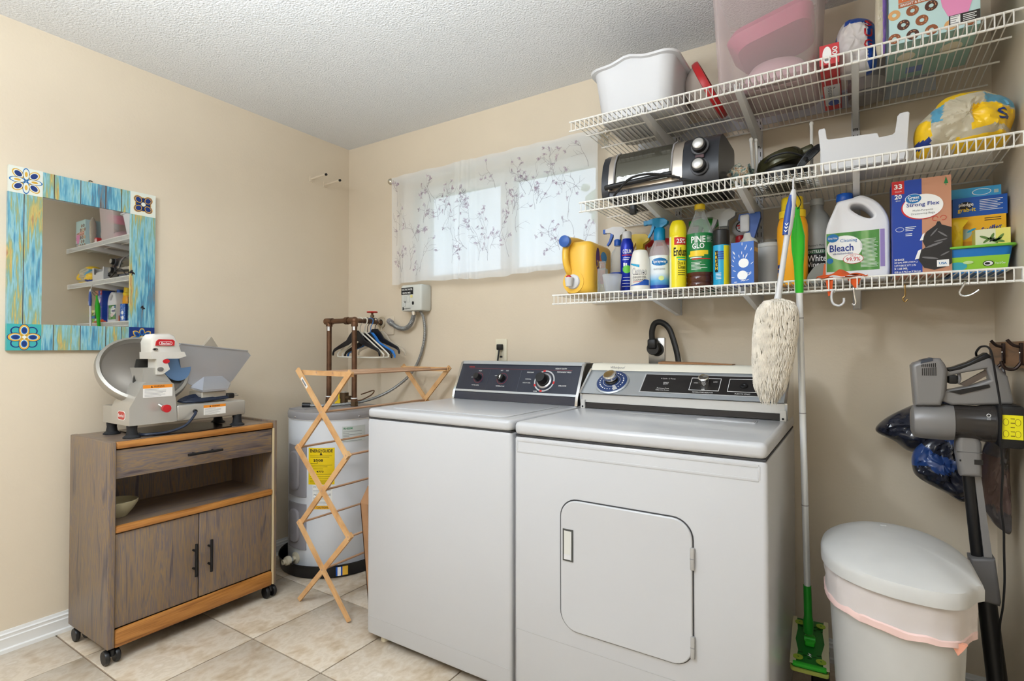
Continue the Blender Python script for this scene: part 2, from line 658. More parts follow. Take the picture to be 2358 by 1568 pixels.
b = MB(); b.box(-0.1, RX + 0.1, RY - 0.1, 0.2, -0.12, -0.006, grout)
floor = structure('floor', b)
TX, TY, TS = 0.7081, -1.0711, 0.4169
g = 0.0028
for i in range(-2, 6):
    for j in range(-8, 3):
        x0, x1 = max(TX + i * TS + g, 0.0), min(TX + (i + 1) * TS - g, RX)
        y0, y1 = max(TY + j * TS + g, RY), min(TY + (j + 1) * TS - g, 0.0)
        if x1 - x0 < 0.02 or y1 - y0 < 0.02:
            continue
        b = MB()
        e = 0.003
        b.loft([[(x0, y0, -0.006), (x1, y0, -0.006), (x1, y1, -0.006), (x0, y1, -0.006)],
                [(x0, y0, -0.0018), (x1, y0, -0.0018), (x1, y1, -0.0018), (x0, y1, -0.0018)],
                [(x0 + e, y0 + e, 0), (x1 - e, y0 + e, 0), (x1 - e, y1 - e, 0), (x0 + e, y1 - e, 0)]], tilem, cap0=False)
        structure('tile', b, floor)

b = MB(); b.box(-0.1, 0, RY, 0.0, -0.12, RZ, wallm); structure('wall_left', b)
b = MB(); b.box(RX, RX + 0.1, RY, 0.0, -0.12, RZ, wallm); structure('wall_right', b)
b = MB(); b.box(-0.1, RX + 0.1, RY - 0.1, RY, -0.12, RZ, wallm); structure('wall_front', b)
WX0, WX1, WZ0, WZ1 = 0.56, 1.722, 1.562, 2.105
b = MB()
b.box(-0.1, WX0, 0, 0.14, -0.12, RZ, wallm); b.box(WX1, RX + 0.1, 0, 0.14, -0.12, RZ, wallm)
b.box(WX0, WX1, 0, 0.14, -0.12, WZ0, wallm); b.box(WX0, WX1, 0, 0.14, WZ1, RZ, wallm)
structure('wall_back', b)
b = MB(); b.box(-0.1, RX + 0.1, RY - 0.1, 0.14, RZ, RZ + 0.1, ceilm); structure('ceiling', b)

def basebd(name, ax, pos, d0, d1, sgn):
    prof = [(0, 0), (0.017, 0), (0.017, 0.014), (0.011, 0.018), (0.012, 0.05), (0.013, 0.054), (0.009, 0.057), (0.0095, 0.066), (0.011, 0.069), (0.006, 0.073), (0.005, 0.083), (0, 0.083)]
    b = MB()
    b.prism([(pos + sgn * p[0], p[1]) for p in prof], ax, d0, d1, trimm)
    structure(name, b)
basebd('baseboard_left', 'y', 0.0, RY, -0.016, 1)
basebd('baseboard_right', 'y', RX, RY, -0.016, -1)
basebd('baseboard_back', 'x', 0.0, 0, RX, -1)

# window
win = MB()
wf = trimm
fy0, fy1 = 0.05, 0.10
SL, SR, SB, ST = WX0 + 0.075, WX1 - 0.014, WZ0 + 0.022, WZ1 - 0.055
win.box(WX0, SL, fy0, fy1, WZ0, WZ1, wf); win.box(SR, WX1, fy0, fy1, WZ0, WZ1, wf)
win.box(SL, SR, fy0, fy1, WZ0, SB, wf); win.box(SL, SR, fy0, fy1, ST, WZ1, wf)
win.box(1.155, 1.235, fy0 - 0.012, fy1 - 0.001, SB, ST, wf)
w1 = structure('window_1', win)
panem = clear_mat('window_glass', (232, 244, 250), 0.10, 0.05)
for nm, a, c in (('pane', SL, 1.155), ('pane', 1.235, SR)):
    b = MB(); b.box(a, c, 0.075, 0.079, SB, ST, panem); structure(nm, b, w1)

# outside: lawn and a pale leafy tree seen blurred through the sheer curtain
leaf = mat('sunlit_leaves', (176, 196, 170), 0.8, var=0.35, vscale=5)
bark = mat('grey_bark', (110, 98, 86), 0.9)
t = thing('leafy_tree', 'pale leafy tree outdoors, blurred behind the curtained window', 'tree', (1.0, 4.2, 0))
b = MB(); b.tube([(1.0, 4.2, 0), (1.02, 4.22, 1.2), (0.98, 4.2, 2.2)], [0.14, 0.11, 0.07], bark); part('trunk', b, t)
b = MB()
for k in range(240):
    a = rng.uniform(0, 6.28); r = rng.uniform(0.1, 1.0)
    p = (1.0 + 1.3 * r * math.cos(a), 4.2 + 0.8 * r * math.sin(a), 2.6 + rng.uniform(-0.9, 0.9))
    q = rng.uniform(0.05, 0.13)
    b.ell(p, (q, q, q * 0.8), leaf, 8, 5, 0.3, 9, k)
part('foliage', b, t)
b = MB(); b.box(-8, 10, 0.4, 14, -0.3, -0.2, mat('lawn', (120, 140, 90), 0.9, var=0.2, vscale=3)); structure('ground', b)

# ------------------------------------------------------------------ curtain and rod
def curtain_y(u, z):
    f = 0.015 * math.sin(u * 46 + 1.5 * math.sin(u * 9)) + 0.010 * math.sin(u * 23 + 1.2)
    f += 0.016 * math.exp(-((u - 0.42) / 0.05) ** 2) * math.sin(u * 150)
    k = 0.35 + 0.65 * (2.15 - z) / 0.6
    return -0.084 + f * k
CX0, CX1, CZ0, CZ1 = 0.466, 1.768, 1.530, 2.158
sheer = bpy.data.materials.new('sheer_curtain')
sheer.use_nodes = True
nt = sheer.node_tree
bs = nt.nodes['Principled BSDF']
bs.inputs['Base Color'].default_value = lin((250, 250, 249))
bs.inputs['Roughness'].default_value = 0.8
tl = nt.nodes.new('ShaderNodeBsdfTranslucent'); tl.inputs['Color'].default_value = lin((250, 250, 251))
tp = nt.nodes.new('ShaderNodeBsdfTransparent')
m1 = nt.nodes.new('ShaderNodeMixShader'); m1.inputs[0].default_value = 0.5
m2 = nt.nodes.new('ShaderNodeMixShader'); m2.inputs[0].default_value = 0.72
nt.links.new(bs.outputs[0], m1.inputs[1]); nt.links.new(tl.outputs[0], m1.inputs[2])
nt.links.new(tp.outputs[0], m2.inputs[1]); nt.links.new(m1.outputs[0], m2.inputs[2])
nt.links.new(m2.outputs[0], nt.nodes['Material Output'].inputs['Surface'])
t = thing('window_curtain', 'sheer white curtain with a mauve twig print over the window', 'curtain', (CX0, -0.068, CZ0))
def cpt(u, v):
    z = CZ0 + (CZ1 - CZ0) * v + 0.006 * math.sin(u * 9) * (1 - v)
    return (CX0 + (CX1 - CX0) * u, curtain_y(u, z), z)
b = MB(); b.surf(cpt, 220, 14, sheer); part('fabric', b, t)
b = MB()      # rod pocket: doubled cloth along the top
b.surf(lambda u, v: (cpt(u, 0)[0], -0.050 + 0.003 * math.sin(u * 50), 2.118 + 0.036 * v + 0.004 * math.sin(u * 40)), 120, 2, sheer)
part('rod_pocket', b, t)
twig = clear_mat('twig_print', (150, 138, 150), 0.20, 0.9)
petalm = clear_mat('blossom_print', (200, 182, 198), 0.17, 0.9)
b = MB()
def ribbon(pts, w, m):
    vs, fs = [], []
    for i, (x, z) in enumerate(pts):
        a = pts[max(i - 1, 0)]; c = pts[min(i + 1, len(pts) - 1)]
        d = Vector((c[0] - a[0], c[1] - a[1])); d = d.normalized() if d.length else Vector((0, 1))
        ww = w * (1 - 0.6 * i / len(pts))
        for s_ in (1, -1):
            xx, zz = x - d.y * ww * s_, z + d.x * ww * s_
            u = (xx - CX0) / (CX1 - CX0)
            vs.append((xx, curtain_y(u, zz) - 0.0025, zz))
    for i in range(len(pts) - 1):
        fs.append((2 * i, 2 * i + 1, 2 * i + 3, 2 * i + 2))
    b.add(vs, fs, m)
r2 = random.Random(11)
def grow(x, z, ang, ln, dep):
    pts = [(x, z)]
    for k in range(6):
        ang += r2.uniform(-0.28, 0.28)
        x += math.sin(ang) * ln / 6; z += math.cos(ang) * ln / 6
        if not (CX0 + 0.01 < x < CX1 - 0.01 and CZ0 + 0.01 < z < CZ1 - 0.03):
            break
        pts.append((x, z))
    if len(pts) > 2:
        ribbon(pts, 0.0010 if dep else 0.0015, twig)
        if dep < 2:
            for k in range(3 - dep):
                q = r2.choice(pts[1:])
                grow(q[0], q[1], ang + r2.choice((-1, 1)) * r2.uniform(0.5, 1.0), ln * 0.5, dep + 1)
        if r2.random() < 0.3:
            ex, ez = pts[-1]
            for k in range(3):
                a = r2.uniform(0, 6.28)
                ribbon([(ex, ez), (ex + 0.007 * math.cos(a), ez + 0.007 * math.sin(a)), (ex + 0.013 * math.cos(a), ez + 0.013 * math.sin(a))], 0.0045, petalm)
for k in range(64):
    grow(CX0 + 0.03 + (CX1 - CX0 - 0.06) * ((k * 0.381966) % 1.0), r2.uniform(CZ0 + 0.03, CZ1 - 0.16), r2.uniform(-0.5, 0.5), r2.uniform(0.06, 0.14), 0)
part('twig_print', b, t, kind='stuff')

t = thing('curtain_rod', 'thin metal curtain rod with a round knob end above the window', 'curtain rod', (0.45, -0.068, 2.14))
b = MB(); b.tube([(0.455, -0.068, 2.142), (1.80, -0.068, 2.142)], 0.0065, chrome, 10); part('rod', b, t)
nick = mat('satin_nickel', (206, 200, 186), 0.25, 0.9)
for x, s_ in ((0.447, 1), (1.803, 1)):
    b = MB(); b.ell((x, -0.068, 2.142), (0.019, 0.019, 0.019), nick, 16, 10); b.cyl((x + 0.012, -0.068, 2.142), (x + 0.03 if x < 1 else x - 0.03, -0.068, 2.142), 0.011, nick); part('knob', b, t)
for x in (0.485, 1.775):
    b = MB(); b.box(x - 0.006, x + 0.006, -0.07, -0.001, 2.132, 2.137, nick); b.box(x - 0.01, x + 0.01, -0.003, -0.0005, 2.10, 2.15, nick); part('bracket', b, t)

# ------------------------------------------------------------------ framed mirror on the left wall
t = thing('framed_mirror', 'square mirror with distressed painted frame and flower tile corners', 'mirror', (0.0, -1.396, 1.153))
pstops = [(0.33, (92, 66, 56)), (0.375, (112, 128, 134)), (0.42, (66, 128, 160)), (0.465, (104, 168, 190)), (0.51, (146, 192, 198)), (0.545, (122, 166, 156)), (0.575, (158, 164, 112)), (0.605, (200, 178, 104)), (0.635, (166, 116, 78)), (0.67, (108, 156, 164)), (0.71, (76, 122, 150))]
paintm = ramp_mat('distressed_paint', pstops, 1.0, (1, 11, 2.6), rough=0.35, detail=12, dist=0.4, fine=0.36, fine_stretch=(1, 120, 9), coat=0.3)
Y0, Y1, Z0, Z1 = -1.652, -1.139, 1.153, 1.865
y0, y1, z0, z1 = -1.548, -1.240, 1.256, 1.766
TH = 0.018
seam = mat('board_seam', (70, 48, 42), 0.7)
for (a, c, d, e) in ((Y0, y0, z0, z1), (y1, Y1, z0, z1), (y0, y1, z1, Z1), (y0, y1, Z0, z0)):
    b = MB(); b.box(0.002, TH, a, c, d, e, paintm)
    part('frame_board', b, t)
b = MB()
for yy in (-1.605,):
    b.box(TH, TH + 0.0004, yy - 0.0012, yy + 0.0012, z0, z1, seam)
for yy in (-1.512, -1.424, -1.335, -1.276):
    b.box(TH, TH + 0.0004, yy - 0.0012, yy + 0.0012, z1, Z1, seam)
for yy in (-1.51, -1.42, -1.33, -1.272):
    b.box(TH, TH + 0.0004, yy - 0.0012, yy + 0.0012, Z0, z0, seam)
part('board_seams', b, t, kind='stuff')
tg, tn, tw, tt, tb = mat('tile_gold', (214, 168, 62), 0.3), mat('tile_navy', (24, 52, 118), 0.3), mat('tile_white', (222, 226, 216), 0.3), mat('tile_teal', (62, 168, 168), 0.3), mat('tile_blue', (36, 112, 176), 0.3)
def eye(b, cu, cv, a, L, W, cols):
    for k, (m, s_) in enumerate(cols):
        b.ellipse(cu, cv, L * s_, W * s_, 0.0008 + 0.0004 * k, 0.0012 + 0.0004 * k, m, 20, a)
def corner(yc, zc, style):
    b = MB(); b.T = F_right(TH - 0.016, yc, zc)
    bg = {0: tw, 1: tw, 2: tt, 3: tn}[style]
    h = 0.0515
    b.box(-h, h, -h, h, -0.0, 0.0165, bg)
    b.T = F_right(TH, yc, zc)
    P4 = [0, math.pi / 2, math.pi, 1.5 * math.pi]
    if style == 0:
        for a in P4:
            eye(b, 0.034 * math.cos(a + 0.785) * 1.0, 0.034 * math.sin(a + 0.785), a + 0.785, 0.021, 0.015, [(tg, 1), (tw, 0.8), (tn, 0.62)])
        for a in P4:
            eye(b, 0.026 * math.cos(a), 0.026 * math.sin(a), a, 0.025, 0.011, [(tb, 1.0), (tw, 0.82), (tg, 0.4)])
    elif style == 1:
        b.ellipse(0, 0, 0.044, 0.044, 0.0004, 0.0008, tw, 24)
        for a in P4:
            eye(b, 0.027 * math.cos(a + 0.785), 0.027 * math.sin(a + 0.785), a + 0.785, 0.021, 0.018, [(tg, 1.0), (tn, 0.86), (tg, 0.72), (tn, 0.58)])
        for a in P4:
            eye(b, 0.02 * math.cos(a), 0.02 * math.sin(a), a, 0.013, 0.010, [(tg, 1), (tn, 0.75)])
        b.ellipse(0, 0, 0.009, 0.009, 0.0028, 0.0034, tw, 16)
    elif style == 2:
        for a in P4:
            b.annulus(0.034 * math.cos(a + 0.785), 0.034 * math.sin(a + 0.785), 0.013, 0.017, 0.0006, 0.001, tn, 20)
        for a in P4:
            eye(b, 0.026 * math.cos(a), 0.026 * math.sin(a), a, 0.025, 0.017, [(tn, 1.0), (tg, 0.9), (tw, 0.66), (tb, 0.56), (tn, 0.42)])
        b.ellipse(0, 0, 0.008, 0.008, 0.0028, 0.0034, tw, 4)
    else:
        for k in range(8):
            a = k * math.pi / 4
            eye(b, 0.028 * math.cos(a), 0.028 * math.sin(a), a, 0.02, 0.012, [(tg, 1.0), (tb, 0.74), (tn, 0.5)])
        for a in P4:
            b.ellipse(0.044 * math.cos(a + 0.785), 0.044 * math.sin(a + 0.785), 0.006, 0.004, 0.0004, 0.0009, tw, 8)
        b.ellipse(0, 0, 0.010, 0.010, 0.0028, 0.0034, tw, 12)
    part('corner_tile', b, t)
corner(-1.6, 1.8155, 0); corner(-1.1905, 1.8155, 1); corner(-1.6, 1.2045, 2); corner(-1.1905, 1.2045, 3)
mirr = mat('mirror_glass', (214, 214, 210), 0.015, 1.0)
b = MB(); b.box(0.004, 0.013, y0, y1, z0, z1, mirr); part('mirror_glass', b, t)
dragon = mat('dark_decal', (46, 40, 44), 0.5)
b = MB()
for (yy, zz, s_) in ((-1.232, 1.50, 1.0), (-1.188, 1.345, 0.8)):
    b.T = F_right(TH + 0.0006, yy, zz)
    b.ellipse(-0.004 * s_, 0.004 * s_, 0.010 * s_, 0.005 * s_, 0, 0.0006, dragon, 12, 0.9)
    b.ellipse(0.004 * s_, -0.001, 0.009 * s_, 0.004 * s_, 0, 0.0006, dragon, 12, -0.6)
    b.ellipse(0.0, -0.006 * s_, 0.008 * s_, 0.002, 0, 0.0006, dragon, 8, 1.4)
part('butterfly_decal', b, t)
b = MB(); b.tube([(0.006, -1.392, 1.865), (0.008, -1.392, 1.874), (0.004, -1.385, 1.876), (0.004, -1.378, 1.873)], 0.0018, mat('bronze_hook', (92, 80, 58), 0.4, 0.8), 6); part('hanging_hook', b, t)

# two wall-coloured pegs near the corner
for nm, yy, zz, lab in (('wall_peg', -0.286, 2.176, 'wall-coloured peg with a black tip, the one farther from the room corner'),
                        ('wall_peg', -0.186, 2.168, 'wall-coloured peg with a black tip, the one nearest the room corner')):
    t = thing(nm, lab, 'peg', (0, yy, zz))
    b = MB(); b.box(0, 0.006, yy - 0.012, yy + 0.012, zz - 0.016, zz + 0.016, wallm); b.tube([(0.004, yy, zz), (0.135, yy, zz + 0.004)], 0.006, wallm, 8); part('arm', b, t)
    b = MB(); b.tube([(0.135, yy, zz + 0.004), (0.143, yy, zz + 0.0045)], 0.0075, black, 8); part('tip', b, t)

# ------------------------------------------------------------------ rolling cart
gw = [(0.34, (78, 70, 74)), (0.42, (112, 100, 96)), (0.47, (138, 114, 82)), (0.51, (106, 97, 100)), (0.56, (142, 118, 84)), (0.61, (104, 96, 102)), (0.68, (132, 114, 92))]
gwoodv = ramp_mat('grey_washed_wood', gw, 3.0, (7, 7, 0.7), rough=0.42, detail=7, dist=1.6, fine=0.28, fine_stretch=(90, 90, 2.5))
gwoodh = ramp_mat('grey_washed_wood_across', gw, 3.0, (6, 0.7, 6), rough=0.35, detail=7, dist=1.6, fine=0.28, fine_stretch=(70, 2.5, 70))
oak = ramp_mat('golden_oak', [(0.3, (112, 66, 26)), (0.45, (166, 110, 52)), (0.6, (188, 130, 66)), (0.75, (150, 96, 42))], 3.0, (14, 1.1, 14), rough=0.35, detail=6, dist=0.8, fine=0.4, fine_stretch=(110, 3, 110))
t = thing('rolling_cart', 'grey-washed wooden cart with oak trim, one drawer and two doors', 'cart', (0.27, -1.14, 0))
XB, XF, YA, YB = 0.095, 0.452, -1.475, -0.800
b = MB(); b.rbox(XB, XF, YA, YA + 0.024, 0.062, 0.815, 0.003, gwoodv); part('side_panel', b, t)
b = MB(); b.rbox(XB, XF, YB - 0.016, YB, 0.062, 0.822, 0.003, gwoodv); part('side_panel', b, t)
ya, yb = YA + 0.024, YB - 0.016
b = MB(); b.box(XB, 0.428, ya, yb, 0.795, 0.813, gwoodh); part('top_panel', b, t)
b = MB(); b.rbox(0.428, 0.449, ya, yb, 0.787, 0.813, 0.007, oak); part('top_trim', b, t)
b = MB(); b.box(XB, XB + 0.008, ya, yb, 0.07, 0.795, gwoodv); part('back_panel', b, t)
b = MB(); b.box(XB + 0.008, 0.425, ya, yb, 0.478, 0.498, gwoodh); part('shelf', b, t)
b = MB(); b.rbox(0.425, 0.449, ya, yb, 0.476, 0.503, 0.008, oak); part('shelf_trim', b, t)
d = MB(); d.rbox(0.420, 0.440, ya + 0.003, yb - 0.003, 0.676, 0.783, 0.003, gwoodh); d.box(XB + 0.03, 0.42, ya + 0.02, yb - 0.02, 0.68, 0.775, gwoodh); dr = part('drawer', d, t)
hm = mat('matte_black_metal', (24, 24, 26), 0.45, 0.3)
def bar_handle(parent, p0, p1):
    b = MB(); b.tube([p0, p1], 0.0055, hm, 10)
    for f in (0.22, 0.78):
        q = [p0[i] + (p1[i] - p0[i]) * f for i in range(3)]
        b.cyl((q[0] - 0.026, q[1], q[2]), q, 0.0045, hm, 8)
    part('handle', b, parent)
bar_handle(dr, (0.466, -1.205, 0.728), (0.466, -1.065, 0.728))
for (a, c, hy) in ((ya + 0.003, -1.149, -1.17), (-1.146, yb - 0.003, -1.108)):
    d = MB(); d.rbox(0.422, 0.440, a, c, 0.127, 0.473, 0.003, gwoodv); dd = part('door', d, t)
    bar_handle(dd, (0.466, hy, 0.225), (0.466, hy, 0.358))
b = MB(); b.rbox(0.425, 0.449, ya, yb, 0.055, 0.122, 0.01, oak); part('bottom_rail', b, t)
b = MB(); b.box(XB, 0.425, ya, yb, 0.062, 0.08, gwoodh); part('bottom_panel', b, t)
b = MB(); b.box(0.44, 0.4535, yb - 0.002, yb + 0.001, 0.062, 0.787, mat('pale_edge_band', (206, 188, 150), 0.5)); part('edge_band', b, t)
for (cx, cy) in ((0.135, -1.445), (0.425, -1.452), (0.135, -0.825), (0.432, -0.822)):
    c = MB(); c.cyl((cx, cy, 0.05), (cx, cy, 0.064), 0.01, black); c.rbox(cx - 0.018, cx + 0.018, cy - 0.008, cy + 0.008, 0.028, 0.054, 0.006, black); cc = part('caster', c, t)
    for s_ in (-1, 1):
        w = MB(); w.lathe([(0.006, -0.008), (0.024, -0.008), (0.026, -0.004), (0.026, 0.004), (0.022, 0.008), (0.006, 0.008)], black, c=(cx, cy + s_ * 0.017, 0.026), axis='y', n=16); part('wheel', w, cc)

b = MB(); bm_ = mat('sage_ceramic', (196, 188, 156), 0.35)
b.lathe([(0.028, 0), (0.032, 0.004), (0.052, 0.028), (0.066, 0.052), (0.068, 0.062), (0.065, 0.064), (0.061, 0.058), (0.046, 0.028), (0.024, 0.008), (0.001, 0.007)], bm_, c=(0.29, -1.383, 0.4982), n=28)
single('mixing_bowl', b, 'pale beige bowl sitting on the open shelf of the cart', 'bowl', (0.29, -1.383, 0.498))

# dark tray under the slicer
b = MB()
trm = mat('dark_bronze_tray', (44, 34, 28), 0.22, 0.5)
b.prism([(0.165, -1.33), (0.33, -1.335), (0.40, -1.30), (0.44, -1.16), (0.42, -1.0), (0.36, -0.99), (0.2, -0.99), (0.15, -1.1)], 'z', 0.8132, 0.818, trm)
single('dark_tray', b, 'flat dark glossy tray lying underneath the meat slicer', 'tray', (0.3, -1.15, 0.8135))

# ------------------------------------------------------------------ meat slicer
sl = mat('slicer_aluminium', (190, 187, 180), 0.33, 0.55)
t = thing('meat_slicer', 'aluminium meat slicer with round blade, standing on the cart', 'slicer', (0.27, -1.16, 0.8135))
# base: long low box on the right, raised motor block on the left
b = MB()
b.prism([(-1.391, 0.862), (-1.391, 0.93), (-1.344, 1.022), (-1.334, 1.028), (-1.246, 1.026), (-1.232, 1.016), (-1.222, 0.93), (-1.219, 0.862)], 'x', 0.245, 0.402, sl)
b.prism([(-1.391, 0.862), (-1.391, 0.93), (-1.36, 0.932), (-1.219, 0.932), (-1.219, 0.862)], 'x', 0.166, 0.245, sl)
bb = part('motor_base', b, t)
b = MB(); b.rbox(0.20, 0.402, -1.22, -0.925, 0.860, 0.926, 0.008, sl); part('carriage_base', b, t)
b = MB()
b.prism([(-1.332, 1.024), (-1.33, 1.082), (-1.268, 1.082), (-1.225, 1.022)], 'x', 0.25, 0.365, sl); part('motor_block', b, t)
# feet
for (fx, fy) in ((0.20, -1.372), (0.378, -1.372), (0.384, -0.955), (0.225, -0.955)):
    f = MB(); f.lathe([(0.030, 0.0), (0.030, 0.004), (0.020, 0.012), (0.017, 0.030), (0.019, 0.050)], rubber, c=(fx, fy, 0.8135), n=18); part('foot', f, t)
# round blade cover and blade: tilted disc
dc = Vector((0.245, -1.277, 1.070))
uu = Vector((-0.02, 1.0, 0.16)).normalized()
vv = Vector((-0.62, -0.10, 0.78)).normalized()
D = F_uv(dc, uu, vv)
ringm = mat('blade_cover_grey', (168, 164, 156), 0.38, 0.6)
b = MB(); b.T = D
b.lathe([(0.138, -0.02), (0.164, -0.018), (0.168, 0.0), (0.164, 0.014), (0.153, 0.018), (0.148, 0.008), (0.138, -0.006)], ringm, n=48); part('blade_guard', b, t)
b = MB(); b.T = D
b.lathe([(0.001, -0.004), (0.152, -0.006), (0.148, 0.002), (0.10, 0.006), (0.085, 0.014), (0.001, 0.015)], mat('blade_steel', (122, 116, 108), 0.34, 0.8), n=48); part('blade', b, t)
b = MB(); b.T = D
b.prism([(-0.085, -0.09), (0.03, -0.10), (0.062, 0.02), (-0.02, 0.04)], 'z', 0.014, 0.03, mat('dark_inner_plate', (52, 50, 46), 0.4, 0.5)); part('deflector', b, t)
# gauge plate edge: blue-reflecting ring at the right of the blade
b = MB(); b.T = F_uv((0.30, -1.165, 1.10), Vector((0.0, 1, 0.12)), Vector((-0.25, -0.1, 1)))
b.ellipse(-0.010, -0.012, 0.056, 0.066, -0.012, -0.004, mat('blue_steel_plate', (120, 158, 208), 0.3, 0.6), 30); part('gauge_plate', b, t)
# sharpener cap
cap = mat('cast_white_cap', (212, 208, 200), 0.32, 0.1)
b = MB()
def capring(x, ins):
    return [(x, -1.300 + ins, 1.145), (x, -1.302 + ins, 1.186), (x, -1.294 + ins, 1.210 - ins), (x, -1.285 + ins, 1.220 - ins), (x, -1.226 - ins, 1.222 - ins), (x, -1.208 - ins, 1.214 - ins), (x, -1.186 - ins, 1.168), (x, -1.178 - ins, 1.14)]
b.loft([capring(0.262, 0.012), capring(0.27, 0.002), capring(0.345, 0.0), capring(0.356, 0.004), capring(0.362, 0.014)], cap)
b.prism([(-1.303, 1.118), (-1.304, 1.146), (-1.178, 1.146), (-1.170, 1.128), (-1.2, 1.118)], 'x', 0.27, 0.372, cap)
sc = part('sharpener_cap', b, t)
b = MB(); b.prism([(-1.286, 1.172), (-1.283, 1.190), (-1.274, 1.198), (-1.222, 1.197), (-1.214, 1.190), (-1.216, 1.172)], 'x', 0.360, 0.368, red); part('badge', b, sc)
b = MB(); b.T = F_right(0.3682, -1.249, 1.182)
b.annulus(0, 0, 0.0, 0.0001, 0, 0.0001, winkp, 4)
for s_ in (1, -1):
    b.box(-0.018, 0.018, s_ * 0.0065 - 0.0006, s_ * 0.0065 + 0.0006, 0, 0.0004, winkp)
b.annulus(-0.018, 0, 0.0059, 0.0071, 0, 0.0004, winkp, 10, 90, 270); b.annulus(0.018, 0, 0.0059, 0.0071, 0, 0.0004, winkp, 10, -90, 90)
part('badge_outline', b, sc)
txt('Berkel', 0.034, 0.0085, F_right(0.3684, -1.249, 1.182), winkp, sc, bold=0.01)
b = MB(); b.T = F_right(0.364, -1.287, 1.157); b.ellipse(0, 0, 0.010, 0.0055, 0, 0.004, chrome, 14); b.ellipse(-0.003, 0, 0.004, 0.004, 0.004, 0.006, black, 10); part('screw', b, sc)
# arm under the cap
b = MB(); b.prism([(-1.285, 1.055), (-1.285, 1.118), (-1.25, 1.118), (-1.235, 1.075), (-1.262, 1.055)], 'x', 0.30, 0.375, cap); ar = part('cap_arm', b, t)
b = MB(); b.T = F_right(0.3755, -1.272, 1.076); b.ellipse(0, 0, 0.012, 0.009, 0, 0.003, chrome, 14); part('bolt', b, ar)
b = MB(); b.T = F_right(0.373, -1.250, 1.108); b.ellipse(0, 0, 0.013, 0.009, 0, 0.004, red, 14); part('release_button', b, ar)
# food tray: bent aluminium sheet
b = MB()
tray = mat('tray_aluminium', (188, 190, 196), 0.3, 0.65)
b.prism([(-1.171, 1.165), (-1.16, 1.18), (-0.86, 1.148), (-0.842, 1.126), (-0.93, 1.012), (-0.948, 0.998), (-0.99, 0.992), (-1.10, 0.992), (-1.15, 1.02)], 'x', 0.296, 0.302, tray)
b.prism([(-1.16, 1.178), (-1.16, 1.183), (-0.858, 1.151), (-0.858, 1.146)], 'x', 0.288, 0.306, tray)
part('food_tray', b, t)
b = MB()
q = [(0.302, -1.10, 1.0), (0.302, -0.99, 1.0), (0.372, -1.0, 0.985), (0.372, -1.085, 0.972)]
b.add([(0.302, -1.06, 1.035), (0.302, -0.98, 1.034), (0.378, -0.995, 0.982), (0.378, -1.105, 0.980), (0.302, -1.06, 0.99), (0.302, -0.98, 0.99), (0.378, -0.995, 0.974), (0.378, -1.105, 0.972), (0.302, -1.12, 0.992), (0.302, -1.12, 0.985), (0.302, -0.94, 1.0), (0.302, -0.94, 0.99)],
      [(0, 1, 2, 3), (7, 6, 5, 4), (3, 2, 6, 7), (0, 3, 8), (3, 7, 9, 8), (1, 10, 2), (2, 10, 11, 6), (0, 8, 9, 4), (1, 5, 11, 10), (4, 9, 7), (5, 6, 11), (0, 4, 5, 1)], tray)
part('tray_lip', b, t)
b = MB(); b.rbox(0.25, 0.36, -1.10, -0.99, 0.926, 0.972, 0.006, sl); part('carriage_post', b, t)
# triangular pusher tip behind the tray
b = MB(); b.prism([(-1.02, 1.172), (-0.985, 1.215), (-0.955, 1.168)], 'x', 0.20, 0.22, clear_mat('smoky_plastic', (190, 180, 165), 0.55, 0.3)); part('pusher_guard', b, t)
# thickness knob
b = MB(); b.cyl((0.402, -1.285, 0.934), (0.432, -1.281, 0.924), 0.0075, chrome)
part('knob_stem', b, t)
b = MB(); b.lathe([(0.010, 0), (0.0135, 0.004), (0.0145, 0.016), (0.0155, 0.018), (0.0155, 0.026), (0.001, 0.027)], red, c=(0.430, -1.281, 0.923), axis='x', n=16); part('red_knob', b, t)
# labels
st = mat('sticker_white', (232, 230, 226), 0.5); so = mat('sticker_orange', (232, 142, 40), 0.5)
for (ya_, yb_, za_, zb_) in ((-1.345, -1.238, 0.967, 1.016), (-1.113, -1.018, 0.875, 0.917)):
    b = MB(); hh = zb_ - za_
    b.box(0.4022, 0.4028, ya_, yb_, za_, zb_ - hh * 0.27, st); b.box(0.4022, 0.4028, ya_, yb_, zb_ - hh * 0.27, zb_, so)
    lb = part('warning_label', b, t)
    txt('WARNING', (yb_ - ya_) * 0.36, hh * 0.14, F_right(0.403, (ya_ + yb_) / 2 + 0.004, zb_ - hh * 0.13), ink, lb, bold=0.01)
    l = MB(); l.T = F_right(0.4028, ya_, za_)
    l.prism([((yb_ - ya_) * 0.26, hh * 0.79), ((yb_ - ya_) * 0.32, hh * 0.79), ((yb_ - ya_) * 0.29, hh * 0.96)], 'z', 0, 0.0004, ink)
    r3 = random.Random(3)
    for k in range(6):
        l.box((yb_ - ya_) * 0.05, (yb_ - ya_) * r3.uniform(0.5, 0.95), hh * (0.08 + k * 0.11), hh * (0.105 + k * 0.11), 0, 0.0004, greyink)
    part('label_print', l, lb)
b = MB(); b.T = F_front(0.335, -1.3912, 0.899); b.prism([(x * 0.032, z * 0.0175) for x, z in ((-1, -.6), (-.7, -1), (.7, -1), (1, -.6), (1, .6), (.7, 1), (-.7, 1), (-1, .6))], 'z', 0, 0.0006, winkp)
b.prism([(x * 0.029, z * 0.0155) for x, z in ((-1, -.6), (-.7, -1), (.7, -1), (1, -.6), (1, .6), (.7, 1), (-.7, 1), (-1, .6))], 'z', 0.0006, 0.001, mat('badge_red', (190, 62, 52), 0.4)); bg = part('side_badge', b, t)
txt('Berkel', 0.048, 0.013, F_front(0.335, -1.3924, 0.899), winkp, bg, bold=0.01)
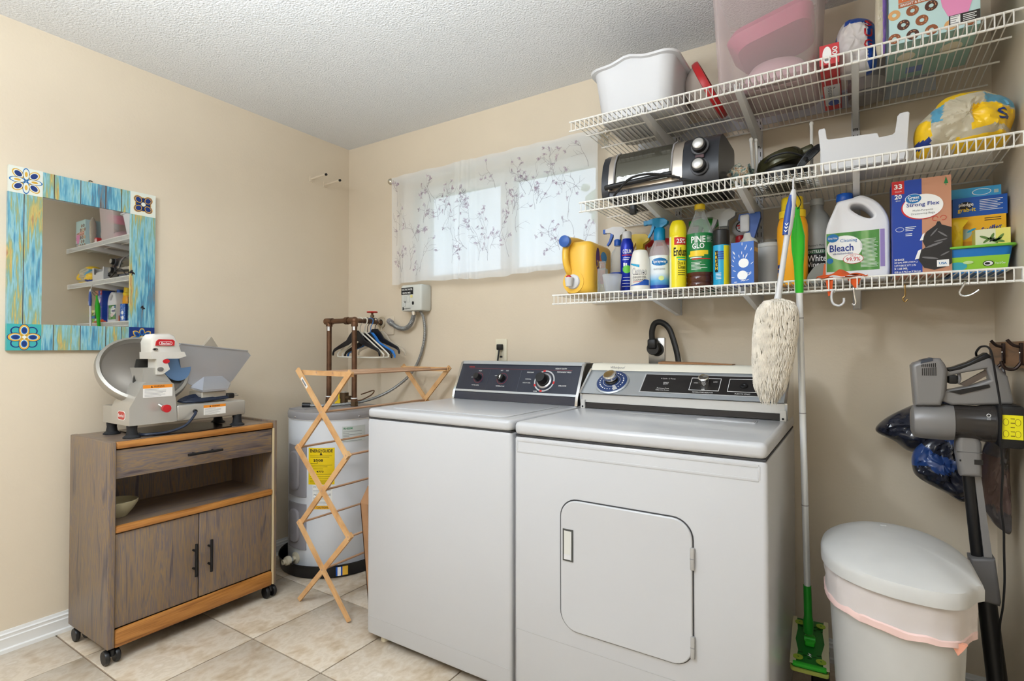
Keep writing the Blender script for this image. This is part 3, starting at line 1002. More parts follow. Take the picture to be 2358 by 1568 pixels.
# power cord: out of the front, under the machine; plug end lying coiled on the carriage base
cordm = mat('navy_black_cord', (28, 38, 58), 0.45)
b = MB(); b.cyl((0.402, -1.15, 0.897), (0.412, -1.15, 0.896), 0.008, black)
b.tube(cr([(0.405, -1.15, 0.896), (0.425, -1.16, 0.885), (0.43, -1.20, 0.845), (0.42, -1.26, 0.825), (0.40, -1.33, 0.8225), (0.36, -1.34, 0.8225)]), 0.0055, cordm, 8)
part('power_cord', b, t)
b = MB()
for k in range(4):
    o = k * 0.010
    b.tube(cr([(0.37 - o, -0.99, 0.940 + k * 0.004), (0.38 - o, -1.12, 0.934 + k * 0.003), (0.36 - o, -1.18, 0.936), (0.34 - o, -1.11, 0.944 + k * 0.004), (0.34 - o, -0.99, 0.947)]), 0.005, cordm, 8)
b.rbox(0.335, 0.365, -0.99, -0.955, 0.934, 0.958, 0.006, black)
b.tube([(0.343, -0.955, 0.95), (0.343, -0.935, 0.952)], 0.002, chrome, 6); b.tube([(0.357, -0.955, 0.945), (0.357, -0.935, 0.946)], 0.002, chrome, 6)
part('coiled_cord', b, t)

# ------------------------------------------------------------------ water heater in its drain pan
hx, hy, hr = 0.31, -0.345, 0.245
b = MB()
panm = mat('black_drain_pan', (14, 14, 18), 0.28)
b.lathe([(0.001, 0.001), (0.272, 0.001), (0.280, 0.004), (0.288, 0.062), (0.292, 0.066), (0.288, 0.068), (0.283, 0.062), (0.275, 0.010), (0.001, 0.008)], panm, c=(hx, hy, 0), n=64)
t = thing('drain_pan', 'black round drain pan on the floor under the water heater', 'pan', (hx, hy, 0))
part('pan', b, t)
b = MB(); a0 = -math.radians(40)
for (da, w, m_) in ((0.0, 0.016, blue), (0.0, 0.008, winkp), (0.10, 0.014, gold)):
    a = -0.62 + da
    cx, cy = hx + 0.2875 * math.cos(a), hy + 0.2875 * math.sin(a)
    b.T = F_uv((cx, cy, 0.036), (-math.sin(a), math.cos(a), 0), (0, 0, 1))
    b.box(-w, w, -0.022, 0.022, -0.002, 0.002 if m_ != winkp else 0.0026, m_)
part('pan_sticker', b, t)
tankm = mat('white_tank_enamel', (218, 221, 226), 0.3)
tgrey = mat('tank_grey', (152, 150, 152), 0.45)
t = thing('water_heater', 'white upright electric water heater with yellow energy label in the corner', 'water heater', (hx, hy, 0.009), local=False)
b = MB()
b.lathe([(0.235, 0.0085), (0.243, 0.012), (0.2445, 0.02), (0.2445, 0.786), (0.243, 0.79)], tankm, c=(hx, hy, 0), n=64); part('tank', b, t)
b = MB()
b.lathe([(0.2465, 0.788, mat('white_trim_ring', (228, 228, 228), 0.35)), (0.2485, 0.793), (0.2485, 0.822), (0.244, 0.830), (0.20, 0.834), (0.001, 0.836)], tgrey, c=(hx, hy, 0), n=64)
tc = part('top_cap', b, t)
for a in (-2.35, -1.62, -0.9, -0.2):
    s_ = MB(); s_.ell((hx + 0.249 * math.cos(a), hy + 0.249 * math.sin(a), 0.805), (0.005, 0.005, 0.005), chrome, 8, 6); part('screw', s_, tc)
def cyl_frame(a, z, r=hr):
    return F_uv((hx + r * math.cos(a), hy + r * math.sin(a), z), (-math.sin(a), math.cos(a), 0), (0, 0, 1))
def hpatch(b, a0, a1, z0, z1, m, t_=0.0008, r=0.2446, n=10):
    rg = []
    for k in range(n + 1):
        a = a0 + (a1 - a0) * k / n
        c_, s_ = math.cos(a), math.sin(a)
        rg.append([(hx + r * c_, hy + r * s_, z0), (hx + (r + t_) * c_, hy + (r + t_) * s_, z0), (hx + (r + t_) * c_, hy + (r + t_) * s_, z1), (hx + r * c_, hy + r * s_, z1)])
    b.loft(rg, m)
def htext(s, a, w, h, z, m, parent, bold=0.0):
    txt(s, w, h, (math.degrees(a) + 90, z, hx, hy), m, parent, bold=bold, wrap=0.2462)
def hbox(b, am, u0, u1, z0, z1, m, t_=0.0004, r=0.2455):
    hpatch(b, am + u0 / r, am + u1 / r, z0, z1, m, t_, r, 4)
# access panels with a raised pill
apm = mat('access_panel_grey', (160, 158, 164), 0.45)
for z0_, z1_ in ((0.398, 0.66), (0.13, 0.362)):
    b = MB(); hpatch(b, -1.88, -1.30, z0_, z1_, apm, 0.006, n=12); pp = part('access_panel', b, t)
    fr = cyl_frame(-1.62, (z0_ + z1_) / 2, 0.243)
    b = MB(); b.T = fr; hh = (z1_ - z0_) / 2 - 0.03
    b.rbox(-0.04, 0.04, -hh, hh, 0, 0.018, 0.008, apm, rp=0.034, n=3); part('raised_cover', b, pp)
    b = MB(); b.T = fr
    for k in range(5):
        b.box(-0.018, 0.006, -hh * 0.5 + k * 0.008, -hh * 0.5 + k * 0.008 + 0.003, 0.018, 0.0186, tgrey)
    part('vent_slots', b, pp)
# energy label
egy = mat('energy_label_yellow', (240, 208, 10), 0.5)
A0, A1 = -1.255, -0.708
b = MB(); hpatch(b, A0, A1, 0.465, 0.652, egy); el = part('energy_label', b, t)
am = (A0 + A1) / 2
htext('ENERGYGUIDE', am, 0.116, 0.016, 0.637, ink, el, 0.02)
htext('$508', am - 0.06, 0.050, 0.015, 0.588, ink, el, 0.02)
htext('4773', am - 0.02, 0.036, 0.010, 0.532, ink, el, 0.02)
b = MB()
hbox(b, am, -0.003, 0.003, 0.618, 0.628, ink); hbox(b, am, -0.006, 0.006, 0.615, 0.620, ink)
hbox(b, am, -0.056, -0.018, 0.572, 0.574, ink); hbox(b, am, -0.020, -0.018, 0.572, 0.581, ink)
r3 = random.Random(5)
olive = mat('olive_ink', (120, 100, 20), 0.6)
for zz in (0.472, 0.479, 0.486, 0.495, 0.506, 0.517, 0.545, 0.555, 0.563, 0.604, 0.611):
    hbox(b, am, -0.058, r3.uniform(0.01, 0.058), zz, zz + 0.0016, olive)
part('label_print', b, el)
b = MB(); hpatch(b, -1.16, -0.75, 0.358, 0.463, paper); hpatch(b, -1.16, -0.75, 0.340, 0.358, mat('amber_strip', (236, 178, 44), 0.5)); wl = part('warning_label', b, t)
am = -0.955
htext('DO NOT GET WET', am, 0.09, 0.009, 0.455, greyink, wl); htext('NO RECYCLE', am, 0.085, 0.010, 0.414, ink, wl); htext('CAUTION', am, 0.056, 0.009, 0.349, ink, wl, 0.01)
b = MB()
for k in range(9):
    zz = 0.362 + k * 0.0065 if k < 7 else 0.428 + (k - 7) * 0.006
    hbox(b, am, -0.046, r3.uniform(0.01, 0.046), zz, zz + 0.0014, greyink)
part('label_print', b, wl)
b = MB(); hpatch(b, -0.56, -0.04, 0.675, 0.757, mat('rating_plate', (206, 212, 210), 0.4)); rl = part('rating_label', b, t)
htext('RHEEM', -0.44, 0.045, 0.010, 0.746, mat('label_green', (40, 140, 90), 0.5), rl, 0.01)
b = MB()
for k in range(7):
    hbox(b, -0.54, 0.0, 0.03 if k % 2 else 0.10, 0.68 + k * 0.008, 0.6818 + k * 0.008, greyink)
part('label_print', b, rl)
# drain valve
b = MB(); fr = cyl_frame(-1.60, 0.078, 0.243); b.T = fr
b.lathe([(0.030, 0), (0.030, 0.006), (0.013, 0.010), (0.013, 0.022, chrome), (0.014, 0.024, chrome), (0.014, 0.036), (0.021, 0.037), (0.023, 0.044), (0.021, 0.060), (0.012, 0.064), (0.0125, 0.078), (0.006, 0.078), (0.005, 0.07)], offwhite, n=18); part('drain_valve', b, t)
# wiring box plate on top, valve tail and elbow with yellow tag
b = MB(); b.box(hx - 0.15, hx - 0.02, hy - 0.19, hy - 0.10, 0.833, 0.8375, tgrey); part('wiring_plate', b, t)
b = MB(); bz = mat('dark_brass', (96, 78, 58), 0.4, 0.7)
b.cyl((0.262, -0.25, 0.834), (0.262, -0.25, 0.875), 0.022, bz, 14); b.cyl((0.262, -0.25, 0.872), (0.262, -0.25, 0.905), 0.026, bz, 14); b.cyl((0.262, -0.25, 0.905), (0.262, -0.25, 0.912), 0.016, alu, 12)
b.cyl((0.262, -0.25, 0.878), (0.320, -0.255, 0.878), 0.013, bz, 12); part('relief_valve', b, t)
b = MB(); b.prism([(0.19, 0.836), (0.20, 0.85), (0.222, 0.862), (0.226, 0.90), (0.246, 0.90), (0.244, 0.836)], 'y', -0.262, -0.258, yellow); part('valve_tag', b, t)

# ------------------------------------------------------------------ copper pipes
t = thing('copper_pipes', 'old copper pipes rising from the water heater to the wall', 'pipes', (0.37, -0.27, 0.836))
p1, p2, pz = (0.16, -0.275), (0.376, -0.275), 1.317
pr = 0.0145
b = MB(); b.cyl((p1[0], p1[1], 0.836), (p1[0], p1[1], pz), pr, copper, 14); part('riser_pipe', b, t)
b = MB(); b.cyl((p2[0], p2[1], 0.836), (p2[0], p2[1], pz), pr, copper, 14); part('riser_pipe', b, t)
b = MB(); b.cyl((p1[0] - 0.025, p1[1], pz), (p2[0], p2[1], pz), pr, copper, 14); part('cross_pipe', b, t)
wallp = (0.306, 0.0, 1.318)
b = MB(); b.cyl((p2[0], p2[1], pz), wallp, pr * 0.92, copper, 14); part('wall_pipe', b, t)
b = MB(); b.tube([(p1[0] - 0.03, p1[1], pz), (p1[0] + 0.03, p1[1], pz)], 0.019, copper, 14); b.cyl((p1[0], p1[1], pz), (p1[0], p1[1], pz - 0.03), 0.019, copper, 14); part('tee_fitting', b, t)
b = MB(); b.ell((p2[0], p2[1], pz), (0.021, 0.021, 0.021), copper, 14, 8); b.cyl((p2[0], p2[1], pz), (p2[0], p2[1], pz - 0.034), 0.019, copper, 14); b.cyl((p2[0] - 0.04, p2[1], pz), (p2[0], p2[1], pz), 0.019, copper, 14); part('elbow_fitting', b, t)
b = MB(); b.tube([(p2[0] - 0.075, p2[1], pz), (p2[0] - 0.05, p2[1], pz)], 0.021, copper, 12); part('coupling', b, t)
for p in (p1, p2):
    b = MB(); b.cyl((p[0], p[1], 0.836), (p[0], p[1], 0.862), 0.021, bz, 6); b.cyl((p[0], p[1], 0.862), (p[0], p[1], 0.878), 0.018, copper, 14); part('union_nut', b, t)
b = MB()
for p in (p1, p2):
    b.T = Matrix.Translation((p[0], p[1], 0))
    b.patch(pr, 1.262, 1.292, 10, 60, winkp); b.patch(pr, 1.285, 1.292, -60, 60, winkp)
    b.patch(0.0178, 0.878, 0.884, -180, 180, winkp, 16)
part('tape_wraps', b, t)
b = MB(); q = [p2[i] + (wallp[i] - p2[i]) * 0.62 for i in (0, 1)]
b.cyl((q[0], q[1], pz - 0.01), (q[0], q[1], pz + 0.022), 0.016, bz, 12); b.cyl((q[0], q[1], pz + 0.02), (q[0], q[1], pz + 0.055), 0.007, bz, 10); b.cyl((q[0], q[1], pz + 0.026), (q[0], q[1], pz + 0.04), 0.012, bz, 6); va = part('valve_body', b, t)
b = MB(); b.lathe([(0.006, 0), (0.010, 0.006), (0.030, 0.004), (0.033, 0.008), (0.030, 0.012), (0.012, 0.010), (0.001, 0.014)], mat('red_handwheel', (196, 52, 44), 0.45), c=(q[0], q[1], pz + 0.05), n=20); part('red_handwheel', b, va)
b = MB(); b.lathe([(0.016, -0.012), (0.034, -0.010), (0.034, -0.002), (0.016, 0)], mat('ragged_hole_plaster', (200, 184, 156), 0.8), c=wallp, axis='y', n=18); b.lathe([(0.0145, -0.0135), (0.019, -0.013), (0.019, -0.009)], black, c=wallp, axis='y', n=18); part('wall_collar', b, t)
b = MB(); b.tube(cr([(p2[0] + 0.012, p2[1], 0.868), (p2[0] + 0.04, p2[1] + 0.02, 0.872), (p2[0] + 0.075, p2[1] + 0.06, 0.90), (p2[0] + 0.07, p2[1] + 0.08, 0.922), (p2[0] + 0.035, p2[1] + 0.05, 0.908), (p2[0] + 0.02, p2[1] + 0.03, 0.90)]), 0.0035, copper, 6); part('ground_wire', b, t)

# ------------------------------------------------------------------ clothes hangers on the wall pipe
def pipe_at(f):
    return [(p2[0] + (wallp[0] - p2[0]) * f), p2[1] + (wallp[1] - p2[1]) * f, pz]
def hang_hook(b, x, y, z, m, r):
    b.tube(cr([(x - 0.018, y, z - 0.004), (x - 0.019, y, z + 0.012), (x, y, z + 0.0205), (x + 0.019, y, z + 0.010), (x + 0.016, y, z - 0.012), (x + 0.002, y, z - 0.03), (x, y, z - 0.062)], 5), r, m, 6)
def wide_hanger(name, f, m, lab, dx=0.0, dz=0.0, hook=chrome):
    x, y, z = pipe_at(f)
    x += dx
    t = thing(name, lab, 'hanger', (x, y, z - 0.06), group=None)
    b = MB(); hang_hook(b, x, y, z, hook, 0.0022); part('hook', b, t)
    zz = z - 0.075 + dz
    pl = [(-0.022, 0.02), (0.022, 0.02), (0.05, -0.005), (0.075, -0.035), (0.185, -0.085), (0.20, -0.11), (0.198, -0.125), (0.192, -0.125), (0.186, -0.105), (0.165, -0.094), (0.06, -0.062), (0.02, -0.04),
          (-0.02, -0.04), (-0.06, -0.062), (-0.165, -0.094), (-0.186, -0.105), (-0.192, -0.125), (-0.198, -0.125), (-0.20, -0.11), (-0.185, -0.085), (-0.075, -0.035), (-0.05, -0.005)]
    shape2d('body', [[(x + u, zz + v) for u, v in pl]], 0.010, 0.003, F_front(0, y, 0), m, t, res=2)
    return t
def tube_hanger(name, f, m, lab, dx=0.0, r=0.0042):
    x, y, z = pipe_at(f)
    x += dx
    t = thing(name, lab, 'hanger', (x, y, z - 0.06))
    b = MB(); hang_hook(b, x, y, z, m, 0.0035); part('hook', b, t)
    zz = z - 0.062
    b = MB()
    b.tube(cr([(x, y, zz), (x + 0.02, y, zz - 0.012), (x + 0.175, y, zz - 0.115), (x + 0.19, y, zz - 0.135), (x + 0.172, y, zz - 0.145), (x, y, zz - 0.147), (x - 0.172, y, zz - 0.145), (x - 0.19, y, zz - 0.135), (x - 0.175, y, zz - 0.115), (x - 0.02, y, zz - 0.012), (x, y, zz)], 5), r, m, 8)
    part('frame', b, t)
    return t
hwhite = mat('hanger_white', (226, 222, 210), 0.4)
hblack = mat('hanger_black', (24, 24, 30), 0.35)
hblue = mat('hanger_blue', (52, 124, 206), 0.4)
hclear = clear_mat('hanger_clear', (228, 220, 206), 0.25, 0.12)
wide_hanger('clothes_hanger', 0.16, hblack, 'black wide-shouldered plastic hanger, nearest the copper riser', -0.03)
tube_hanger('clothes_hanger', 0.24, hwhite, 'white tubular plastic hanger hanging just behind the nearest black one', -0.012)
tube_hanger('clothes_hanger', 0.33, hwhite, 'white tubular plastic hanger hanging second behind the nearest black one', 0.006)
wide_hanger('clothes_hanger', 0.41, hblack, 'black plastic hanger hanging in the middle of the row', 0.01, -0.012, hblack)
wide_hanger('clothes_hanger', 0.48, hblue, 'bright blue plastic hanger between the two rear black ones', 0.02, -0.01, hblue)
wide_hanger('clothes_hanger', 0.55, hblack, 'black plastic hanger farthest back, under the red valve wheel', 0.04, 0.012, hblack)
wide_hanger('clothes_hanger', 0.74, hclear, 'clear plastic hanger closest to the back wall', 0.05, 0.0, hclear)

# ------------------------------------------------------------------ timer box with conduits, plates, outlets
t = thing('timer_box', 'small grey electric water heater timer box on the wall below the curtain', 'timer', (0.63, 0, 1.37))
tb_ = mat('timer_beige', (208, 210, 204), 0.4)
b = MB(); b.rbox(0.548, 0.706, -0.088, -0.0005, 1.372, 1.522, 0.012, tb_); part('case', b, t)
b = MB(); b.box(0.554, 0.645, -0.0892, -0.088, 1.466, 1.506, ink); tl_ = part('title_label', b, t)
txt('ELECTRIC WATER', 0.08, 0.010, F_front(0.5995, -0.0893, 1.495), winkp, tl_, bold=0.01)
txt('HEATER TIMER', 0.062, 0.010, F_front(0.595, -0.0893, 1.476), winkp, tl_, bold=0.01)
b = MB(); b.T = F_front(0.6, -0.0882, 1.42)
b.box(-0.03, -0.012, -0.02, 0.01, 0, 0.0006, greyink); b.box(-0.029, -0.013, -0.019, 0.009, 0.0004, 0.001, tb_)
b.box(-0.022, -0.008, 0.0, 0.04, 0, 0.0005, greyink); b.box(-0.021, -0.009, 0.001, 0.039, 0.0004, 0.001, tb_)
b.box(0.0, 0.016, 0.002, 0.04, 0, 0.0005, greyink); b.box(0.001, 0.015, 0.003, 0.039, 0.0004, 0.001, tb_)
b.box(0.024, 0.040, 0.028, 0.042, 0, 0.0006, mat('pale_yellow_label', (226, 214, 130), 0.5)); b.ellipse(0.046, -0.004, 0.005, 0.010, 0, 0.006, ink, 12)
b.box(-0.036, -0.028, -0.042, -0.024, 0, 0.0005, ink)
part('face_print', b, t)
txt('INTERMATIC', 0.055, 0.007, F_front(0.6, -0.0892, 1.386), ink, t)
cond = mat('grey_flex_conduit', (150, 152, 152), 0.4, 0.6)
def conduit(name, label, path, r, loc):
    b = MB(); p = cr(path, 26)
    rr = [r * (1.0 if k % 4 < 2 else 0.86) for k in range(len(p))]
    b.tube(p, rr, cond, 10)
    return b
t2 = thing('flexible_conduit', 'thick short grey conduit curving from timer box to wall plate', 'conduit', (0.45, -0.03, 1.30))
b = conduit('', '', [(0.615, -0.05, 1.373), (0.612, -0.05, 1.345), (0.585, -0.045, 1.300), (0.53, -0.035, 1.276), (0.47, -0.03, 1.283), (0.42, -0.025, 1.305), (0.385, -0.012, 1.32)], 0.0135, None); part('hose', b, t2)
b = MB(); b.cyl((0.372, -0.004, 1.326), (0.405, -0.02, 1.312), 0.018, tgrey, 12); b.cyl((0.615, -0.05, 1.374), (0.615, -0.05, 1.352), 0.016, chrome, 10); b.cyl((0.40, -0.02, 1.33), (0.40, -0.02, 1.30), 0.007, tgrey, 8); part('connector', b, t2)
t2 = thing('flexible_conduit', 'thin long grey conduit drooping from timer box to water heater top', 'conduit', (0.6, -0.03, 1.0))
b = conduit('', '', [(0.665, -0.05, 1.373), (0.672, -0.03, 1.33), (0.672, -0.02, 1.25), (0.655, -0.02, 1.16), (0.61, -0.025, 1.06), (0.55, -0.05, 0.98), (0.47, -0.12, 0.905), (0.40, -0.22, 0.862), (0.33, -0.33, 0.848), (0.26, -0.42, 0.846), (0.21, -0.465, 0.848)], 0.0085, None); part('hose', b, t2)
b = MB(); b.tube([(0.225, -0.45, 0.848), (0.195, -0.478, 0.850)], 0.014, mat('blackened_metal', (50, 50, 52), 0.4, 0.6), 10); part('connector', b, t2)

def plate(name, label, x, z, w, h, m, cat):
    t = thing(name, label, cat, (x, 0, z))
    b = MB(); b.rbox(x - w / 2, x + w / 2, -0.007, -0.0004, z - h / 2, z + h / 2, 0.002, m); part('cover', b, t)
    return t
plate('blank_wall_plate', 'blank wall-coloured cover plate behind the conduit end', 0.375, 1.298, 0.072, 0.112, wallm, 'plate')
t = plate('wall_outlet', 'ivory wall outlet with a black plug above the washer', 1.188, 1.152, 0.07, 0.115, offwhite, 'outlet')
b = MB(); b.box(1.18, 1.198, -0.0082, -0.0066, 1.112, 1.122, ink); b.box(1.17, 1.206, -0.0078, -0.0066, 1.108, 1.142, mat('ivory_dark', (204, 196, 174), 0.5)); part('sockets', b, t)
t = plate('dryer_outlet', 'stainless outlet plate with a round socket above the dryer', 2.011, 1.146, 0.072, 0.122, steel, 'outlet')
b = MB(); b.lathe([(0.030, -0.010), (0.030, -0.0068), (0.001, -0.0068)], black, c=(2.014, 0, 1.156), axis='y', n=24); part('socket', b, t)
# ------------------------------------------------------------------ folding wooden drying rack
wood = ramp_mat('birch_slats', [(0.3, (192, 142, 92)), (0.5, (214, 168, 116)), (0.7, (224, 184, 134))], 4.0, (3, 3, 3), rough=0.5, detail=5, dist=0.5)
dowel = ramp_mat('dowel_wood', [(0.3, (176, 132, 100)), (0.7, (204, 168, 138))], 4.0, (10, 1, 10), rough=0.45)
t = thing('drying_rack', 'folding wooden clothes drying rack with crossed slats beside the washer', 'drying rack', (0.76, -0.43, 0))
def slat(parent, a, c, y, w=0.012, d=0.0045, name='slat'):
    a = Vector((a[0], 0, a[1])); c = Vector((c[0], 0, c[1]))
    dv = (c - a).normalized(); ex = dv * 0.012
    a -= ex; c += ex
    n = Vector((-dv.z, 0, dv.x)) * w
    b = MB()
    zz = []
    for yy in (y - d, y + d):
        zz.append([(a + n).x, (a + n).z, (a - n).x, (a - n).z, (c - n).x, (c - n).z, (c + n).x, (c + n).z])
    r = lambda q, yy: [(q[0], yy, max(q[1], 0.0006)), (q[2], yy, max(q[3], 0.0006)), (q[4], yy, max(q[5], 0.0006)), (q[6], yy, max(q[7], 0.0006))]
    b.loft([r(zz[0], y - d), r(zz[1], y + d)], wood)
    return part(name, b, parent)
TL, TR, M1L, M1R, M2L, M2R, FA, FB = (0.585, 1.056), (0.920, 1.053), (0.583, 0.704), (0.915, 0.704), (0.598, 0.362), (0.931, 0.361), (0.594, 0.012), (0.928, 0.012)
for ysgn, ya_, yb_, yt in ((0, -0.782, -0.772, -0.762), (1, -0.098, -0.108, -0.118)):
    for k, (p, q) in enumerate(((TL, M1R), (M1R, M2L), (M2L, FB))):
        s_ = slat(t, p, q, ya_ if k != 1 else yb_)
        if k == 0 and not ysgn:
            l = MB(); l.T = F_uv((0.620, -0.7868, 1.019), (0.335, 0, -0.352), (0.352, 0, 0.335)); l.box(-0.01, 0.05, -0.008, 0.008, 0, 0.0008, paper); l.box(0.0, 0.04, -0.005, 0.004, 0.0006, 0.0012, greyink); part('sticker', l, s_)
    for k, (p, q) in enumerate(((TR, M1L), (M1L, M2R), (M2R, FA))):
        slat(t, p, q, yb_ if k != 1 else ya_)
    b = MB(); b.box(TL[0], TR[0] + 0.008, yt - 0.006, yt + 0.006, TL[1] - 0.018, TL[1] + 0.004, wood); part('top_bar', b, t)
C1, C2, C3 = (0.752, 0.878), (0.757, 0.532), (0.762, 0.186)
for (x, z) in ((TL[0] + 0.11, 1.052), (TL[0] + 0.22, 1.052), (TR[0], 1.052), (TL[0] + 0.008, 1.048), C1, C2, C3, M1L, M1R, M2L, M2R):
    top_ = z > 1.0
    b = MB(); b.cyl((x, -0.7685 if top_ else -0.7868, z), (x, -0.111 if top_ else -0.0932, z), 0.0052, dowel, 8); part('dowel', b, t)

# open cardboard box wedged between rack and washer
t = thing('cardboard_box', 'flattened brown cardboard box leaning against the washer side by the drying rack', 'box', (1.02, -0.5, 0))
b = MB()
qx0, qx1, qy0, qy1 = 1.010, 1.060, -0.79, -0.30
def ctn(x, y, z):      # flattened carton leaning against the washer side
    f = (0.52 - z) / 0.52
    return (x + f * (0.064 if x < 1.03 else 0.036), y, z)
for (xa, xb, ya_, yb_) in ((qx0, qx0 + 0.004, qy0, qy1), (qx1 - 0.004, qx1, qy0, qy1), (qx0, qx1, qy0, qy0 + 0.004), (qx0, qx1, qy1 - 0.004, qy1)):
    v = [ctn(x, y, z) for z in (0.001, 0.52) for x, y in ((xa, ya_), (xb, ya_), (xb, yb_), (xa, yb_))]
    b.add(v, [(3, 2, 1, 0), (4, 5, 6, 7), (0, 1, 5, 4), (1, 2, 6, 5), (2, 3, 7, 6), (3, 0, 4, 7)], kraft)
part('carton', b, t)
b = MB(); v = [ctn(qx0, qy0, 0.52), ctn(qx1, qy0, 0.52), (1.06, qy0 + 0.02, 0.59), (1.034, qy0 + 0.02, 0.59)]
b.add(v + [(p[0], p[1] + 0.004, p[2]) for p in v], [(0, 1, 2, 3), (7, 6, 5, 4), (0, 4, 5, 1), (1, 5, 6, 2), (2, 6, 7, 3), (3, 7, 4, 0)], kraft); part('flap', b, t)

# ------------------------------------------------------------------ washer
t = thing('washing_machine', 'white top-load washer with a dark navy control panel', 'washer', (1.445, -0.49, 0))
wx0, wx1, wyf, wyb = 1.101, 1.786, -0.835, -0.14
b = MB(); b.rbox(wx0, wx1, wyf, wyb, 0.03, 0.882, 0.012, enamel, rp=0.012); b.box(wx0 + 0.03, wx1 - 0.03, wyf + 0.05, wyb - 0.05, 0.014, 0.032, black)
part('cabinet', b, t)
crease = mat('panel_crease', (176, 176, 178), 0.5)
b = MB(); b.box(wx0 + 0.012, wx1 - 0.006, wyf - 0.0006, wyf, 0.1005, 0.1025, crease); part('kick_seam', b, t)
b = MB(); b.box(wx0 + 0.004, wx1 - 0.004, wyf + 0.004, wyb, 0.882, 0.886, mat('shadow_gap', (60, 60, 62), 0.8)); part('seam', b, t)
b = MB(); b.rbox(wx0, wx1, wyf - 0.004, wyb, 0.886, 0.922, 0.012, enamel, rp=0.02, n=3); part('top', b, t)
b = MB(); b.rbox(wx0 + 0.075, wx1 - 0.055, wyf + 0.05, -0.375, 0.921, 0.9255, 0.003, enamel, rp=0.03, n=3); part('lid', b, t)
for (fx, fy) in ((1.16, -0.79), (1.73, -0.79), (1.16, -0.2), (1.73, -0.2)):
    b = MB(); b.cyl((fx, fy, 0.0), (fx, fy, 0.032), 0.018, offwhite, 12); part('foot', b, t)
# console
cnavy = mat('console_navy', (34, 40, 56), 0.25, coat=0.3)
cx0, cx1 = 1.128, 1.777
prof = [(-0.322, 0.9225), (-0.314, 0.958), (-0.248, 1.088), (-0.238, 1.096), (-0.16, 1.096), (-0.148, 1.08), (-0.142, 0.9225)]
b = MB(); b.prism(prof, 'x', cx0, cx1, black); cs = part('console', b, t)
b = MB()
for x in (cx0 - 0.005, cx1 - 0.007):
    b.prism([(-0.330, 0.9225), (-0.322, 0.958), (-0.256, 1.092), (-0.246, 1.098), (-0.238, 1.096), (-0.25, 1.085), (-0.314, 0.955), (-0.322, 0.9225)], 'x', x, x + 0.012, chrome)
b.prism([(-0.256, 1.086), (-0.246, 1.100), (-0.185, 1.100), (-0.185, 1.096), (-0.242, 1.096)], 'x', cx0, cx1, mat('satin_trim', (196, 200, 204), 0.3, 0.6))
part('console_trim', b, t)
o_ = Vector((cx0, -0.3145, 0.957)); vdir = Vector((0, 0.066, 0.13)).normalized()
KF = F_uv(o_, (1, 0, 0), vdir)
L = 0.1458
W = cx1 - cx0
b = MB(); b.T = KF; b.box(0.004, W - 0.008, 0.0, L, 0, 0.002, cnavy); b.T = F_front(cx0, -0.3245, 0.9225); fp = part('control_panel', b, t)
b = MB(); b.T = KF; b.box(0.002, W - 0.006, 0.0, 0.010, 0.002, 0.005, mat('satin_trim')); part('silver_strip', b, t)
b = MB(); b.prism([(-0.3265, 0.9225), (-0.3185, 0.957), (-0.314, 0.957), (-0.322, 0.9225)], 'x', cx0 + 0.004, cx1 - 0.008, cnavy); part('lower_panel', b, t)
pl = MB(); pl.T = KF
pl.box(0.05, W - 0.05, L - 0.026, L - 0.0252, 0.002, 0.0025, mat('dull_red_ink', (150, 50, 56), 0.6))
for u in (0.175, 0.345):
    pl.box(u, u + 0.0015, 0.012, L - 0.03, 0.002, 0.0025, mat('panel_line', (60, 66, 84), 0.5))
pl.annulus(0.118, 0.072, 0.024, 0.0255, 0.002, 0.0026, mat('dull_red_ink'), 30)
pl.annulus(0.252, 0.072, 0.026, 0.0275, 0.002, 0.0026, mat('dull_red_ink'), 30)
pl.annulus(0.475, 0.068, 0.044, 0.050, 0.002, 0.0026, mat('silver_ink', (190, 190, 192), 0.4), 40)
for a in (95, 200, 255, 345):
    pl.annulus(0.475, 0.068, 0.044, 0.052, 0.0026, 0.003, redink, 4, a, a + 14)
part('panel_print', pl, fp)
for s_, u, v, w, h, m_ in (('HEAVY DUTY', W - 0.105, L - 0.018, 0.055, 0.006, winkp), ('KENMORE', 0.062, L - 0.018, 0.032, 0.006, redink), ('HIGH', 0.118, 0.108, 0.016, 0.005, winkp), ('LOW', 0.082, 0.074, 0.012, 0.0045, winkp),
                      ('WATER LEVEL', 0.112, 0.034, 0.042, 0.005, winkp), ('TEMPERATURE', 0.252, 0.034, 0.048, 0.005, winkp), ('HOT', 0.24, 0.112, 0.012, 0.005, winkp), ('COLD', 0.27, 0.112, 0.014, 0.005, winkp), ('WARM', 0.215, 0.085, 0.014, 0.005, winkp),
                      ('REGULAR', 0.395, 0.107, 0.034, 0.005, winkp), ('NORMAL', 0.392, 0.074, 0.03, 0.005, winkp), ('HEAVY SOIL', 0.388, 0.056, 0.04, 0.005, winkp), ('PERMANENT PRESS', 0.562, 0.112, 0.068, 0.006, winkp), ('DELICATE', 0.568, 0.048, 0.036, 0.005, winkp), ('SOAK', 0.442, 0.018, 0.018, 0.005, winkp)):
    txt(s_, w, h, KF @ Matrix.Translation((u, v, 0.0022)), m_, fp)
def knob(u, v, r, h, name, skirt=None):
    b = MB(); b.T = KF @ Matrix.Translation((u, v, 0.002))
    if skirt:
        b.lathe([(skirt, 0), (skirt, 0.004), (skirt * 0.86, 0.007)], mat('dial_silver', (168, 168, 172), 0.3, 0.7), n=36)
        b.lathe([(skirt * 0.8, 0.006), (skirt * 0.76, 0.014), (r, 0.016)], black, n=36)
    b.lathe([(r * 1.05, 0.0), (r, h * 0.8), (r * 0.9, h), (0.001, h)], black, n=26)
    part(name, b, t)
